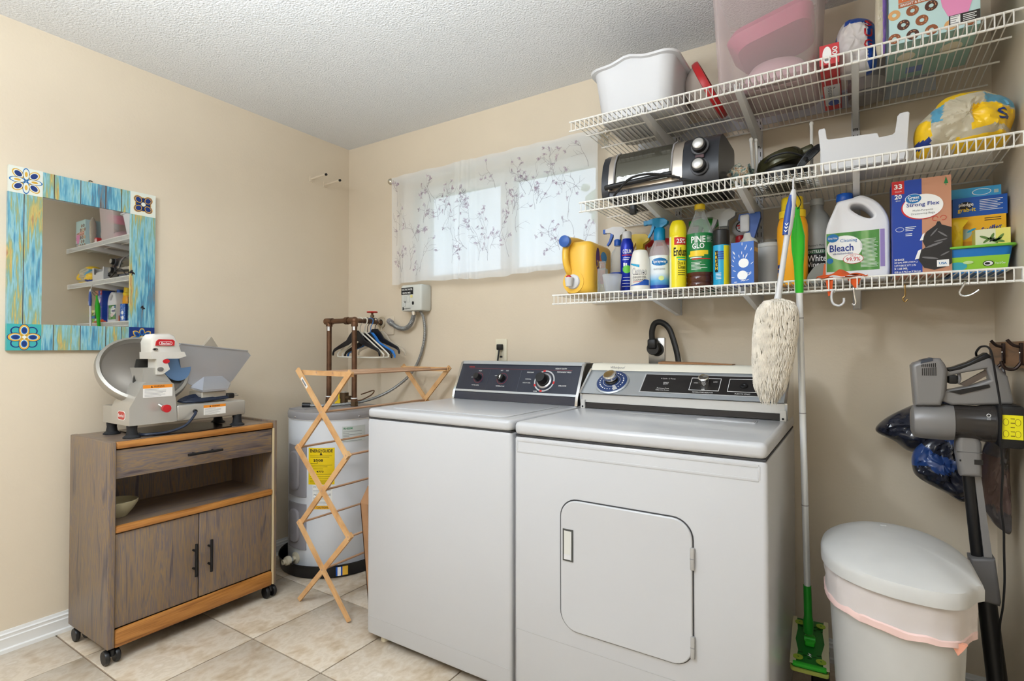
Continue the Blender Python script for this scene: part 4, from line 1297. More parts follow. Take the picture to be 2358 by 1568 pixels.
knob(0.118, 0.072, 0.016, 0.026, 'selector_knob'); knob(0.252, 0.072, 0.017, 0.022, 'selector_knob'); knob(0.475, 0.068, 0.024, 0.046, 'timer_dial', 0.036)
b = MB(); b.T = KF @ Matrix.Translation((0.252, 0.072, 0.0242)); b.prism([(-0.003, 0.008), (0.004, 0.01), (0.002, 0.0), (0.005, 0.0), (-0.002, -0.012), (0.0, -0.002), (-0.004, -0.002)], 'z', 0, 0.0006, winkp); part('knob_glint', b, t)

# its cord, plugged into the ivory outlet
b = MB(); b.tube(cr([(1.19, -0.028, 1.155), (1.188, -0.03, 1.13), (1.184, -0.035, 1.08), (1.182, -0.05, 0.98), (1.18, -0.10, 0.85), (1.18, -0.145, 0.80)]), 0.0045, black, 8); pc = part('power_cord', b, t)
b = MB(); b.rbox(1.176, 1.204, -0.034, -0.0085, 1.152, 1.182, 0.004, black); part('plug', b, pc)

# ------------------------------------------------------------------ dryer
t = thing('clothes_dryer', 'white front-door dryer with a brushed silver control console', 'dryer', (2.175, -0.49, 0))
dx0, dx1, dyf, dyb = 1.797, 2.557, -0.835, -0.13
b = MB(); b.rbox(dx0, dx1, dyf, dyb, 0.03, 0.873, 0.010, enamel, rp=0.012); b.box(dx0 + 0.03, dx1 - 0.03, dyf + 0.05, dyb - 0.05, 0.0005, 0.032, black); part('cabinet', b, t)
b = MB(); b.box(dx0 + 0.004, dx1 - 0.004, dyf + 0.003, dyb, 0.873, 0.878, mat('shadow_gap')); part('seam', b, t)
b = MB(); b.rbox(dx0, dx1, dyf - 0.004, dyb, 0.878, 0.920, 0.014, enamel, rp=0.018, n=3); part('top', b, t)
b = MB()      # pressed band under the top
x0_, x1_ = dx0 + 0.012, dx1 - 0.02
for zz in (0.824, 0.860):
    b.rbox(x0_, x1_, dyf - 0.0012, dyf + 0.002, zz - 0.004, zz + 0.004, 0.0011, enamel)
for xx in (x0_, x1_):
    b.rbox(xx - 0.003, xx + 0.003, dyf - 0.0012, dyf + 0.002, 0.824, 0.860, 0.0011, enamel)
part('pressed_band', b, t)
b = MB(); b.box(dx0 + 0.008, dx1 - 0.012, dyf - 0.0006, dyf, 0.2455, 0.2475, crease); b.box(dx0 + 0.008, dx0 + 0.0095, dyf - 0.0006, dyf, 0.04, 0.2455, crease); part('kick_seam', b, t)
def rr2(x0, x1, z0, z1, r, n=8):
    return [(p[0], p[1]) for p in rring(x0, x1, z0, z1, r, 0, n)]
shape2d('door_gap', [rr2(1.968, 2.374, 0.294, 0.698, 0.058)], 0.003, 0.0005, F_front(0, dyf - 0.0005, 0), mat('shadow_gap'), t)
shape2d('door', [rr2(1.972, 2.371, 0.2965, 0.6945, 0.055)], 0.016, 0.004, F_front(0, dyf + 0.0005, 0), enamel, t)
b = MB(); b.box(1.981, 2.016, dyf - 0.0098, dyf - 0.0073, 0.508, 0.605, mat('dark_bezel', (70, 72, 70), 0.4)); hb = part('door_handle', b, t)
b = MB(); b.box(1.9855, 2.0115, dyf - 0.0105, dyf - 0.0096, 0.513, 0.600, mat('handle_recess', (206, 206, 200), 0.4)); b.box(1.9855, 2.0115, dyf - 0.0112, dyf - 0.0104, 0.513, 0.528, white); b.box(2.009, 2.0115, dyf - 0.013, dyf - 0.0104, 0.513, 0.600, white); part('recess', b, hb)
for zz in (0.593, 0.355):
    b = MB(); b.rbox(2.366, 2.377, dyf - 0.011, dyf - 0.002, zz - 0.03, zz + 0.03, 0.002, mat('hinge_grey', (180, 180, 180), 0.4, 0.5)); b.box(2.366, 2.377, dyf - 0.0112, dyf - 0.01, zz - 0.001, zz + 0.001, greyink); part('hinge', b, t)
# lint screen slot
b = MB(); b.rbox(2.29, 2.475, -0.46, -0.40, 0.9195, 0.9215, 0.001, enamel, rp=0.006); b.rbox(2.462, 2.47, -0.452, -0.41, 0.9205, 0.9235, 0.001, tgrey); b.box(2.36, 2.42, -0.424, -0.422, 0.9212, 0.9218, crease); part('lint_screen', b, t)
b = MB(); b.T = F_top(2.10, -0.41, 0.9203); b.box(-0.1, 0.1, -0.010, 0.010, 0, 0.0004, mat('worn_print', (192, 192, 190), 0.5)); part('worn_label', b, t)
# console
csil = mat('console_silver', (190, 196, 202), 0.34, 0.55)
kx0, kx1 = 1.806, 2.556
b = MB(); b.prism([(-0.33, 0.9202), (-0.345, 0.945), (-0.345, 0.978), (-0.360, 0.982), (-0.248, 1.070), (-0.232, 1.072), (-0.215, 1.096), (-0.14, 1.096), (-0.135, 0.9202)], 'x', kx0 + 0.004, kx1 - 0.004, csil); cs = part('console', b, t)
b = MB(); b.prism([(-0.252, 1.0695), (-0.240, 1.092), (-0.232, 1.0975), (-0.14, 1.0975), (-0.14, 1.094), (-0.23, 1.094), (-0.245, 1.0695)], 'x', kx0 + 0.006, kx1 - 0.006, mat('cream_enamel', (226, 222, 208), 0.35)); tpc = part('console_top', b, t)
for x in (kx0, kx1 - 0.008):
    b = MB(); b.prism([(-0.335, 0.9202), (-0.352, 0.945), (-0.352, 0.978), (-0.368, 0.981), (-0.254, 1.074), (-0.24, 1.078), (-0.222, 1.099), (-0.14, 1.099), (-0.14, 0.9202)], 'x', x, x + 0.008, chrome); part('end_cap', b, t)
b = MB(); b.box(kx0 + 0.006, kx1 - 0.006, -0.3475, -0.343, 0.9225, 0.944, mat('console_dark_strip', (46, 42, 40), 0.4)); b.box(kx0 + 0.006, kx1 - 0.006, -0.351, -0.343, 0.9785, 0.9815, ink); part('dark_strips', b, t)
b = MB(); b.box(kx0 + 0.006, kx1 - 0.006, -0.349, -0.343, 0.945, 0.977, mat('light_metal_strip', (206, 206, 204), 0.35, 0.4)); part('metal_strip', b, t)
for x in (kx0 + 0.004, kx1 - 0.022):
    b = MB(); b.box(x, x + 0.018, -0.356, -0.34, 0.9205, 0.955, mat('light_metal_strip')); b.ell((x + 0.009, -0.357, 0.928), (0.004, 0.002, 0.004), black, 8, 6); part('corner_bracket', b, t)
DF = F_uv((kx0, -0.3605, 0.9825), (1, 0, 0), (0, 0.112, 0.088))
DL = 0.1424
bp_ = MB(); bp_.T = DF
dblk = mat('console_black', (40, 38, 38), 0.3)
u0, u1 = 0.247, 0.69
bp_.box(u0 - 0.004, u1 + 0.004, 0.020, DL - 0.018, 0.0, 0.0012, mat('silver_ink')); bp_.box(u0, u1, 0.023, DL - 0.021, 0.0, 0.0018, dblk); fp = part('control_panel', bp_, t)
b = MB(); b.T = DF
for (a, c) in ((0.425, 0.53), (0.558, 0.66)):
    b.box(a, c, 0.040, 0.042, 0.0018, 0.0024, winkp); b.box(a, c, 0.106, 0.108, 0.0018, 0.0024, winkp); b.box(a, a + 0.0016, 0.04, 0.108, 0.0018, 0.0024, winkp); b.box(c - 0.0016, c, 0.04, 0.108, 0.0018, 0.0024, winkp)
part('panel_frames', b, fp)
for s_, u, v, w, h in (('4 Cycle - 3 Temp', 0.338, 0.098, 0.055, 0.008), ('HEAVY', 0.335, 0.076, 0.02, 0.006), ('DUTY', 0.335, 0.068, 0.018, 0.006), ('Permanent Press', 0.33, 0.044, 0.045, 0.006), ('Clean Lint Screen', 0.33, 0.034, 0.05, 0.006),
                      ('HIGH', 0.444, 0.08, 0.014, 0.006), ('LOW', 0.512, 0.088, 0.014, 0.006), ('AIR', 0.475, 0.046, 0.012, 0.006), ('TEMPERATURE SELECTOR', 0.476, 0.030, 0.072, 0.006), ('PUSH TO START', 0.61, 0.030, 0.05, 0.006)):
    txt(s_, w, h, DF @ Matrix.Translation((u, v, 0.002)), winkp, fp)
b = MB(); b.T = DF @ Matrix.Translation((0.12, 0.068, 0.0005))
b.lathe([(0.068, 0), (0.068, 0.003), (0.064, 0.006)], csil, n=40); b.lathe([(0.062, 0.006), (0.058, 0.0075), (0.030, 0.0085)], mat('dial_blue', (40, 62, 110), 0.3), n=40)
b.annulus(0, 0, 0.033, 0.035, 0.0078, 0.0088, mat('silver_ink'), 36); b.annulus(0, 0, 0.030, 0.058, 0.0072, 0.0092, mat('silver_ink'), 4, -68, -50)
r3 = random.Random(2)
for k in range(26):
    a = k * 13.8; b.annulus(0, 0, 0.046, 0.050, 0.0076, 0.0086, winkp, 2, a, a + r3.uniform(3, 9))
dl = part('timer_dial', b, t)
b = MB(); b.T = DF @ Matrix.Translation((0.12, 0.068, 0.008))
b.lathe([(0.026, 0), (0.024, 0.016), (0.022, 0.018)], black, n=28); b.lathe([(0.024, 0.016), (0.027, 0.02), (0.027, 0.034), (0.024, 0.037), (0.020, 0.036), (0.001, 0.0355)], chrome, n=28); part('chrome_knob', b, dl)
b = MB(); b.T = DF @ Matrix.Translation((0.476, 0.076, 0.002)); b.lathe([(0.018, 0), (0.016, 0.018), (0.018, 0.02), (0.019, 0.032), (0.015, 0.035), (0.001, 0.034)], chrome, n=24); part('selector_knob', b, t)
b = MB(); b.T = DF @ Matrix.Translation((0.61, 0.072, 0.0018)); b.lathe([(0.013, 0), (0.012, 0.004), (0.006, 0.005), (0.001, 0.002)], black, n=20); part('start_button', b, t)
txt('Whirlpool', 0.062, 0.014, F_uv((1.925, -0.2465, 1.081), (1, 0, 0), (0, 0.012, 0.022)), greyink, tpc, shear=0.2)
# its cord, plugged into the round socket
b = MB(); b.tube(cr([(2.0, -0.034, 1.195), (2.0, -0.036, 1.235), (2.014, -0.04, 1.268), (2.045, -0.045, 1.272), (2.078, -0.05, 1.245), (2.10, -0.055, 1.19), (2.118, -0.06, 1.12), (2.124, -0.065, 1.05), (2.125, -0.065, 0.95), (2.125, -0.10, 0.86), (2.125, -0.14, 0.82)]), 0.0085, black, 10, flat=1.5); pc = part('power_cord', b, t)
b = MB(); b.lathe([(0.026, -0.040), (0.029, -0.034), (0.029, -0.012), (0.024, -0.0102)], black, c=(2.004, 0, 1.160), axis='y', n=22); b.rbox(1.982, 2.022, -0.05, -0.014, 1.158, 1.202, 0.008, black); part('plug', b, pc)
b = MB(); b.add([(2.08, -0.205, 1.0985), (2.36, -0.21, 1.0985), (2.36, -0.15, 1.0985), (2.08, -0.15, 1.0985), (2.08, -0.205, 1.106), (2.26, -0.212, 1.107), (2.36, -0.21, 1.101), (2.36, -0.15, 1.101), (2.08, -0.15, 1.109)],
                [(3, 2, 1, 0), (0, 1, 6, 5, 4), (4, 5, 6, 7, 8), (1, 2, 7, 6), (2, 3, 8, 7), (3, 0, 4, 8)], kraft)
single('cardboard_strip', b, 'strip of torn brown cardboard lying on top of the dryer console', 'cardboard', (2.2, -0.18, 1.0985))
# ------------------------------------------------------------------ wire shelving
SH = {1: dict(z=2.032, yf=-0.485, x0=1.826, x1=3.122, rods=(-0.015, -0.185, -0.338)),
      2: dict(z=1.719, yf=-0.475, x0=1.862, x1=3.122, rods=(-0.015, -0.215)),
      3: dict(z=1.379, yf=-0.402, x0=1.706, x1=3.122, rods=(-0.015, -0.21))}
SLAB = {1: 'top wire shelf of white coated rods under the ceiling', 2: 'middle wire shelf of white coated rods holding the toaster oven', 3: 'lowest and shallowest wire shelf of white coated rods, full of cleaning bottles'}
for k, s in SH.items():
    z, yf = s['z'], s['yf']
    t = thing('wire_shelf', SLAB[k], 'shelf', ((s['x0'] + s['x1']) / 2, yf / 2, z), group=None)
    for nm, yy, zz, r in (('front_rail', yf, z - 0.003, 0.0034), ('lip_rail', yf, z - 0.038, 0.0034)):
        b = MB(); b.cyl((s['x0'], yy, zz), (s['x1'], yy, zz), r, wirewhite, 8); part(nm, b, t)
    for yy in s['rods']:
        b = MB(); b.cyl((s['x0'] + 0.004, yy, z - 0.0065), (s['x1'] - 0.004, yy, z - 0.0065), 0.003, wirewhite, 8); part('cross_rod', b, t)
    pitch = 0.0185
    n = int((s['x1'] - s['x0'] - 0.02) / pitch)
    first = None
    for i in range(n + 1):
        x = s['x0'] + 0.010 + i * pitch
        if first is None:
            b = MB(); b.tube([(x, -0.012, z - 0.0018), (x, yf + 0.004, z - 0.0018), (x, yf - 0.0045, z - 0.004), (x, yf - 0.0045, z - 0.041)], 0.0018, wirewhite, 5)
            first = part('deck_wire', b, t)
        else:
            o = first.copy(); COL.objects.link(o); o.parent = t; o.location = (i * pitch, 0, 0)
    # end clip on the right wall
    b = MB(); b.box(s['x1'] - 0.002, RX - 0.0005, yf - 0.004, yf + 0.008, z - 0.042, z - 0.001, wirewhite); part('wall_clip', b, t)

STX = (2.108, 2.428, 2.752)
stnames = ('left', 'middle', 'right')
slotm = mat('dark_slot', (52, 52, 54), 0.8)
for x, nm in zip(STX, ('leftmost of the three white slotted wall standards holding the shelves', 'middle one of the three white slotted wall standards holding the shelves', 'rightmost of the three white slotted wall standards holding the shelves')):
    t = thing('shelf_standard', nm, 'shelf rail', (x, 0, 1.30))
    b = MB(); b.box(x - 0.013, x + 0.013, -0.011, -0.0005, 1.302, 2.16, white); part('channel', b, t)
    b = MB()
    for k in range(26):
        zz = 1.315 + k * 0.032
        for dx in (-0.006, 0.006):
            b.box(x + dx - 0.0013, x + dx + 0.0013, -0.0116, -0.0108, zz, zz + 0.018, slotm)
    part('slots', b, t, kind='stuff')
ordn = {1: 'top', 2: 'middle', 3: 'lowest'}
brm = mat('bracket_white', (226, 226, 226), 0.4)
for k, s in SH.items():
    for x, nm in zip(STX, stnames):
        z, yf = s['z'], s['yf']
        t = thing('shelf_bracket', 'white metal bracket carrying the %s shelf at the %s wall standard' % (ordn[k], nm), 'bracket', (x, -0.012, z - 0.01))
        b = MB()
        b.prism([(-0.0115, z - 0.0102), (-0.0115, z - 0.075), (-0.035, z - 0.075), (yf + 0.05, z - 0.036), (yf + 0.012, z - 0.030), (yf + 0.008, z - 0.0102)], 'x', x - 0.009, x - 0.0065, brm)
        b.prism([(-0.0115, z - 0.0102), (-0.0115, z - 0.075), (-0.035, z - 0.075), (yf + 0.05, z - 0.036), (yf + 0.012, z - 0.030), (yf + 0.008, z - 0.0102)], 'x', x + 0.0065, x + 0.009, brm)
        b.prism([(-0.035, z - 0.075), (yf + 0.05, z - 0.036), (yf + 0.012, z - 0.030), (yf + 0.012, z - 0.026), (yf + 0.05, z - 0.032), (-0.035, z - 0.071)], 'x', x - 0.0065, x + 0.0065, brm)
        part('arm', b, t)
        b = MB(); b.ell((x, -0.0125, z - 0.066), (0.003, 0.002, 0.003), slotm, 8, 6); part('rivet', b, t)
b = MB(); b.box(1.93, 2.985, -0.0045, -0.0005, 2.05, 2.115, mat('track_grey', (206, 210, 216), 0.4)); b.box(1.93, 2.985, -0.0115, -0.0045, 2.106, 2.115, mat('track_grey'))
single('hang_track', b, 'long pale horizontal hang track on the wall behind the top shelf', 'rail', (2.45, 0, 2.05))

Z1, Z2, Z3 = SH[1]['z'] + 0.0003, SH[2]['z'] + 0.0003, SH[3]['z'] + 0.0003

def trigger(t, z, head, lever, nozz, sg=-1, s=1.0, name='trigger_head', rz=0):
    """spray trigger pointing to -x (sg=-1) or +x; sits with its neck bottom at z"""
    R_ = Matrix.Rotation(math.radians(rz), 4, 'Z')
    def pp(pl):
        return [(-sg * -u * s if False else u * s * (-sg), z + v * s) for u, v in pl]
    b = MB(); b.T = R_
    hd = [(-0.052, 0.034), (-0.052, 0.048), (-0.02, 0.056), (0.022, 0.052), (0.036, 0.040), (0.034, 0.028), (0.014, 0.016), (0.012, 0.0), (-0.012, 0.0), (-0.014, 0.022), (-0.03, 0.032)]
    b.prism([(u * s * (-1 if sg > 0 else 1), z + v * s) for u, v in hd], 'y', -0.011 * s, 0.011 * s, head); h_ = part(name, b, t)
    b = MB(); b.T = R_
    lv = [(-0.030, 0.034), (-0.016, 0.028), (-0.022, 0.012), (-0.034, -0.012), (-0.044, -0.022), (-0.048, -0.018), (-0.038, -0.002), (-0.032, 0.016)]
    b.prism([(u * s * (-1 if sg > 0 else 1), z + v * s) for u, v in lv], 'y', -0.007 * s, 0.007 * s, lever); part('lever', b, h_)
    b = MB(); b.T = R_
    q = -1 if sg > 0 else 1
    xs = sorted((-0.064 * s * q, -0.052 * s * q))
    b.box(xs[0], xs[1], -0.008 * s, 0.008 * s, z + 0.032 * s, z + 0.050 * s, nozz); part('nozzle', b, h_)

def bottle_thing(name, label, cat, x, y, z, rz=0, group=None):
    return thing(name, label, cat, (x, y, z), rz, group, local=True)

# ---- lowest shelf, left to right
# yellow press-tap detergent jug lying on its side
t = bottle_thing('detergent_jug', 'yellow laundry detergent jug with blue cap and white tap, at the left shelf end', 'jug', 1.805, -0.262, Z3)
b = MB(); b.rbox(-0.062, 0.062, -0.115, 0.115, 0.0, 0.215, 0.026, gold, rp=0.036, n=4); bd = part('body', b, t)
b = MB(); b.tube(cr([(-0.040, -0.128, 0.212), (-0.038, -0.06, 0.222), (-0.03, 0.02, 0.220), (-0.02, 0.1, 0.200)]), [0.019] * 13 + [0.024] * 4 + [0.02] * 2, gold, 14); part('neck', b, t)
b = MB(); b.tube(cr([(-0.044, -0.118, 0.205), (-0.046, -0.126, 0.17), (-0.043, -0.128, 0.13), (-0.036, -0.118, 0.095), (-0.03, -0.10, 0.08)]), 0.0135, gold, 12); part('grip', b, t)
b = MB(); b.lathe([(0.0195, -0.006), (0.0235, -0.004), (0.0235, 0.014), (0.021, 0.018)], mat('cap_blue', (46, 92, 170), 0.4), c=(-0.040, -0.146, 0.212), axis='y', n=24); part('cap', b, t)
b = MB(); b.T = F_front(-0.016, -0.114, 0.05); b.annulus(0, 0, 0.0, 0.046, 0, 0.003, gold, 32); b.annulus(0, 0, 0.026, 0.030, 0.003, 0.006, white, 28); b.lathe([(0.028, 0.002), (0.028, 0.010), (0.024, 0.012), (0.001, 0.012)], white, n=28)
b.T = None
b.lathe([(0.013, 0.0), (0.018, 0.034), (0.016, 0.036), (0.001, 0.036)], white, c=(-0.024, -0.138, 0.03), n=18); tap = part('tap', b, t)
b = MB(); b.ell((-0.026, -0.138, 0.067), (0.0115, 0.0095, 0.009), red, 14, 8); part('push_button', b, tap)
b = MB(); b.T = F_right(0.0622, -0.05, 0.115); b.ellipse(0, 0.03, 0.018, 0.046, 0, 0.0008, mat('label_purple', (84, 40, 110), 0.4), 24); b.ellipse(0.035, -0.01, 0.045, 0.06, -0.0004, 0.0004, mat('label_orange', (238, 130, 60), 0.4), 24); b.ellipse(0.06, 0.045, 0.03, 0.022, 0.0004, 0.0012, mat('label_cyan', (60, 150, 200), 0.4), 20); lb = part('side_label', b, t)
txt('2X', 0.026, 0.03, F_right(0.0632, -0.05, 0.125), gold, lb, bold=0.03)

# clear spray bottle with blue trigger
t = bottle_thing('spray_bottle', 'clear spray bottle with blue collar and blue trigger, behind the yellow jug', 'bottle', 1.905, -0.19, Z3)
b = MB(); b.lathe([(0.030, 0), (0.034, 0.006), (0.034, 0.10), (0.030, 0.125), (0.030, 0.165), (0.026, 0.185), (0.013, 0.203), (0.0125, 0.215)], clearp, n=24); bd = part('body', b, t)
b = MB(); b.lathe([(0.015, 0.213), (0.0155, 0.216), (0.0155, 0.236), (0.013, 0.24)], blue, n=18); part('collar', b, t)
trigger(t, 0.238, white, blue, blue)
b = MB(); b.patch(0.0343, 0.045, 0.098, -70, 70, royal); lb = part('label', b, t)
txt('GLASS', 0.03, 0.012, (10, 0.06), winkp, lb, wrap=0.0349)

t = bottle_thing('glass_jar', 'tall narrow empty clear glass bottle beside the yellow jug', 'bottle', 1.902, -0.345, Z3)
gcl = clear_mat('clear_glass', (214, 224, 226), 0.16, 0.04)
b = MB(); b.rbox(-0.017, 0.017, -0.017, 0.017, 0, 0.098, 0.004, gcl, rp=0.006); part('body', b, t)
b = MB(); b.lathe([(0.012, 0.098), (0.012, 0.116), (0.014, 0.118), (0.014, 0.126), (0.011, 0.127)], gcl, n=16); part('neck', b, t)

t = bottle_thing('measuring_cup', 'small translucent plastic dosing cup in front of the blue can', 'cup', 1.945, -0.352, Z3)
b = MB(); b.lathe([(0.026, 0), (0.0275, 0.002), (0.038, 0.068), (0.0385, 0.070), (0.0365, 0.070), (0.026, 0.004), (0.001, 0.003)], cloudy, n=28); part('cup', b, t)

t = bottle_thing('aerosol_can', 'slim royal blue air freshener can with white cap and lime circle', 'can', 1.966, -0.245, Z3)
ozb = mat('can_blue', (14, 44, 170), 0.28, 0.2)
b = MB(); b.lathe([(0.025, 0), (0.0265, 0.003), (0.0265, 0.19), (0.025, 0.205), (0.019, 0.222), (0.0165, 0.228), (0.016, 0.230)], ozb, n=28); bd = part('body', b, t)
b = MB(); b.lathe([(0.0185, 0.226), (0.019, 0.232), (0.018, 0.252), (0.015, 0.256), (0.001, 0.256)], white, n=20); part('cap', b, t)
txt('OZIUM', 0.036, 0.017, (20, 0.172), winkp, bd, wrap=0.0268, bold=0.02)
b = MB(); b.patch(0.0266, 0.155, 0.159, -25, 70, redink)
for k in range(24):
    pass
b.patch(0.0266, 0.145, 0.147, -15, 45, winkp); b.patch(0.0266, 0.138, 0.140, -20, 35, winkp)
lime = mat('lime_print', (110, 200, 70), 0.4)
for k in range(9):
    hh = math.sqrt(max(0, 1 - ((k - 4) / 4.5) ** 2)) * 0.016
    a = 18 + (k - 4) * 8.2
    b.patch(0.0266, 0.10 - hh, 0.10 + hh, a - 4.1, a + 4.1, lime, 2)
b.patch(0.0266, 0.112, 0.126, -12, 2, winkp, 3); b.patch(0.0266, 0.112, 0.124, 6, 20, winkp, 3)
for k in range(4):
    b.patch(0.0266, 0.03 + k * 0.012, 0.032 + k * 0.012, -30 + 5 * k, 50, winkp, 5)
part('label_print', b, bd)

t = bottle_thing('cleanser_canister', 'squat white cleanser canister with black and blue lettering, near the left', 'canister', 2.040, -0.30, Z3)
b = MB(); b.lathe([(0.037, 0), (0.0385, 0.003), (0.0385, 0.020), (0.0375, 0.022), (0.0385, 0.024), (0.0385, 0.10), (0.036, 0.125), (0.030, 0.15), (0.028, 0.158), (0.024, 0.163), (0.001, 0.164)], mat('canister_white', (232, 230, 222), 0.4), n=32); bd = part('body', b, t)
txt('Cameo', 0.060, 0.028, (14, 0.078), ink, bd, wrap=0.0388, bold=0.035)
txt('Cameo', 0.057, 0.024, (14, 0.078), winkp, bd, wrap=0.0388, t=0.0009)
txt('STAINLESS STEEL', 0.055, 0.008, (14, 0.055), ink, bd, wrap=0.0388, bold=0.01); txt('CLEANER', 0.05, 0.007, (14, 0.045), ink, bd, wrap=0.0388, bold=0.01)
b = MB()
for k in range(12):
    a = -45 + k * 10
    b.patch(0.0386, 0.024, 0.026 + 0.011 * math.exp(-((k - 9) / 3.0) ** 2) + 0.002 * k * 0.5, a, a + 10, blue, 2)
    if k < 6:
        b.patch(0.0386, 0.106 - k * 0.0025, 0.111 - k * 0.0015, a, a + 10, cyan, 2)
b.patch(0.0386, 0.037, 0.0385, -25, 30, redink, 5)
part('label_print', b, bd)

t = bottle_thing('spray_bottle', 'spray bottle with a bright yellow trigger, behind the white canister', 'bottle', 1.985, -0.137, Z3)
b = MB(); b.lathe([(0.032, 0), (0.034, 0.004), (0.034, 0.12), (0.028, 0.145), (0.015, 0.16), (0.015, 0.182)], navy, n=22); part('body', b, t)
b = MB(); b.lathe([(0.02, 0.18), (0.02, 0.2), (0.014, 0.203)], yellow, n=18); part('collar', b, t)
trigger(t, 0.2, yellow, yellow, yellow, -1, 1.15)

b = MB(); rb = mat('pouch_red_white', (214, 70, 72), 0.4)
def redpouch(c):
    return red if c[2] > Z3 + 0.215 or c[0] < 1.995 else mat('pouch_pale', (220, 200, 204), 0.4)
b.pillow([(1.985, Z3 + 0.002), (2.10, Z3 + 0.002), (2.105, Z3 + 0.2), (2.10, Z3 + 0.243), (1.99, Z3 + 0.235), (1.982, Z3 + 0.12)], -0.078, 0.012, rb, 4.0, 0.005, 18, 3, redpouch)
single('detergent_pouch', b, 'red and white pouch standing behind the white canister', 'pouch', (2.04, -0.078, Z3))

t = bottle_thing('spray_bottle', 'bottle with a pale lilac sprayer against the wall behind the pouch', 'bottle', 2.005, -0.032, Z3)
lil = mat('lilac_plastic', (206, 204, 222), 0.4)
b = MB(); b.lathe([(0.026, 0), (0.027, 0.004), (0.027, 0.17), (0.014, 0.19), (0.013, 0.23)], lil, n=18); part('body', b, t)
b = MB(); b.ell((0.005, -0.004, 0.26), (0.034, 0.018, 0.022), lil, 16, 10); part('sprayer_head', b, t)

t = bottle_thing('glass_cleaner', 'clear spray bottle with teal-blue trigger and white to blue fading label', 'bottle', 2.106, -0.265, Z3)
b = MB(); b.lathe([(0.038, 0), (0.0405, 0.005), (0.0405, 0.14), (0.036, 0.165), (0.022, 0.195), (0.017, 0.215), (0.017, 0.225)], clear_mat('clear_pinkish', (226, 214, 216), 0.24, 0.08), n=30); bd = part('body', b, t)
tb = mat('trigger_teal', (0, 136, 190), 0.35)
b = MB(); b.lathe([(0.021, 0.20), (0.022, 0.205), (0.021, 0.245), (0.017, 0.25)], tb, n=20); part('collar', b, t)
trigger(t, 0.236, tb, tb, tb, -1, 0.95)
slabel = ramp_mat('fading_blue_label', [(0.0, (232, 238, 240)), (0.5, (226, 234, 240)), (0.75, (90, 170, 216)), (1.0, (24, 80, 170))], 1.0, (1, 1, 1), rough=0.4)
nt = slabel.node_tree     # printed vertical fade: driven by height instead of noise
tc_ = nt.nodes.new('ShaderNodeTexCoord'); sx_ = nt.nodes.new('ShaderNodeSeparateXYZ'); mr_ = nt.nodes.new('ShaderNodeMapRange')
mr_.inputs['From Min'].default_value = 0.13; mr_.inputs['From Max'].default_value = 0.012
nt.links.new(tc_.outputs['Object'], sx_.inputs[0]); nt.links.new(sx_.outputs['Z'], mr_.inputs['Value'])
for n_ in nt.nodes:
    if n_.type == 'VALTORGB':
        nt.links.new(mr_.outputs['Result'], n_.inputs['Fac'])
b = MB(); b.patch(0.0408, 0.005, 0.138, -110, 110, slabel, 24); b.patch(0.0412, 0.004, 0.024, -110, 110, royal, 24); lb = part('label', b, t)
b = MB()
for k in range(11):
    hh = math.sqrt(1 - ((k - 5) / 5.5) ** 2) * 0.015
    a = 18 + (k - 5) * 8
    b.patch(0.0412, 0.113 - hh, 0.113 + hh, a - 4, a + 4, mat('logo_blue', (0, 112, 180), 0.4), 2)
part('logo_oval', b, lb)
txt('Sprayway', 0.052, 0.014, (18, 0.113), winkp, lb, wrap=0.0416, bold=0.01)
txt('GLASS CLEANER', 0.045, 0.007, (16, 0.085), greyink, lb, wrap=0.0416)
b = MB()
for k in range(7):
    hh = math.sqrt(1 - ((k - 3) / 3.5) ** 2) * 0.009
    b.patch(0.0412, 0.05 - hh, 0.05 + hh, 26 + (k - 3) * 4 - 2, 26 + (k - 3) * 4 + 2, mat('label_lemon', (214, 226, 150), 0.5), 2)
part('print', b, lb)

t = bottle_thing('aerosol_can', 'tall yellow dusting spray can with a red block near its top', 'can', 2.184, -0.29, Z3)
ycan = mat('can_yellow', (240, 222, 40), 0.3)
b = MB(); b.lathe([(0.029, 0, chrome), (0.0305, 0.002, chrome), (0.0305, 0.006), (0.0305, 0.20), (0.030, 0.203)], ycan, n=30); bd = part('body', b, t)
b = MB(); b.lathe([(0.030, 0.203), (0.031, 0.206), (0.031, 0.235), (0.027, 0.25), (0.020, 0.262), (0.012, 0.263), (0.011, 0.252), (0.001, 0.25)], mat('cap_yellow', (238, 220, 24), 0.35), n=28); part('cap', b, t)
b = MB(); b.patch(0.0307, 0.168, 0.196, -10, 80, redink, 10); b.patch(0.0307, 0.008, 0.20, -75, -35, mat('can_pale', (238, 238, 190), 0.4), 8)
b.patch(0.0307, 0.118, 0.123, 5, 70, green, 6); b.patch(0.0307, 0.110, 0.114, 15, 80, cyan, 6)
for k in range(4):
    b.patch(0.0307, 0.055 + k * 0.008, 0.0565 + k * 0.008, 15, 70, ink, 6)
part('label_print', b, bd)
txt('25%', 0.034, 0.017, (38, 0.182), winkp, bd, wrap=0.0312, bold=0.02); txt('Endust', 0.052, 0.032, (34, 0.142), ink, bd, wrap=0.0310, bold=0.02)
txt('Dust &', 0.03, 0.012, (42, 0.100), ink, bd, wrap=0.0310); txt('Clean', 0.03, 0.012, (42, 0.086), ink, bd, wrap=0.0310)

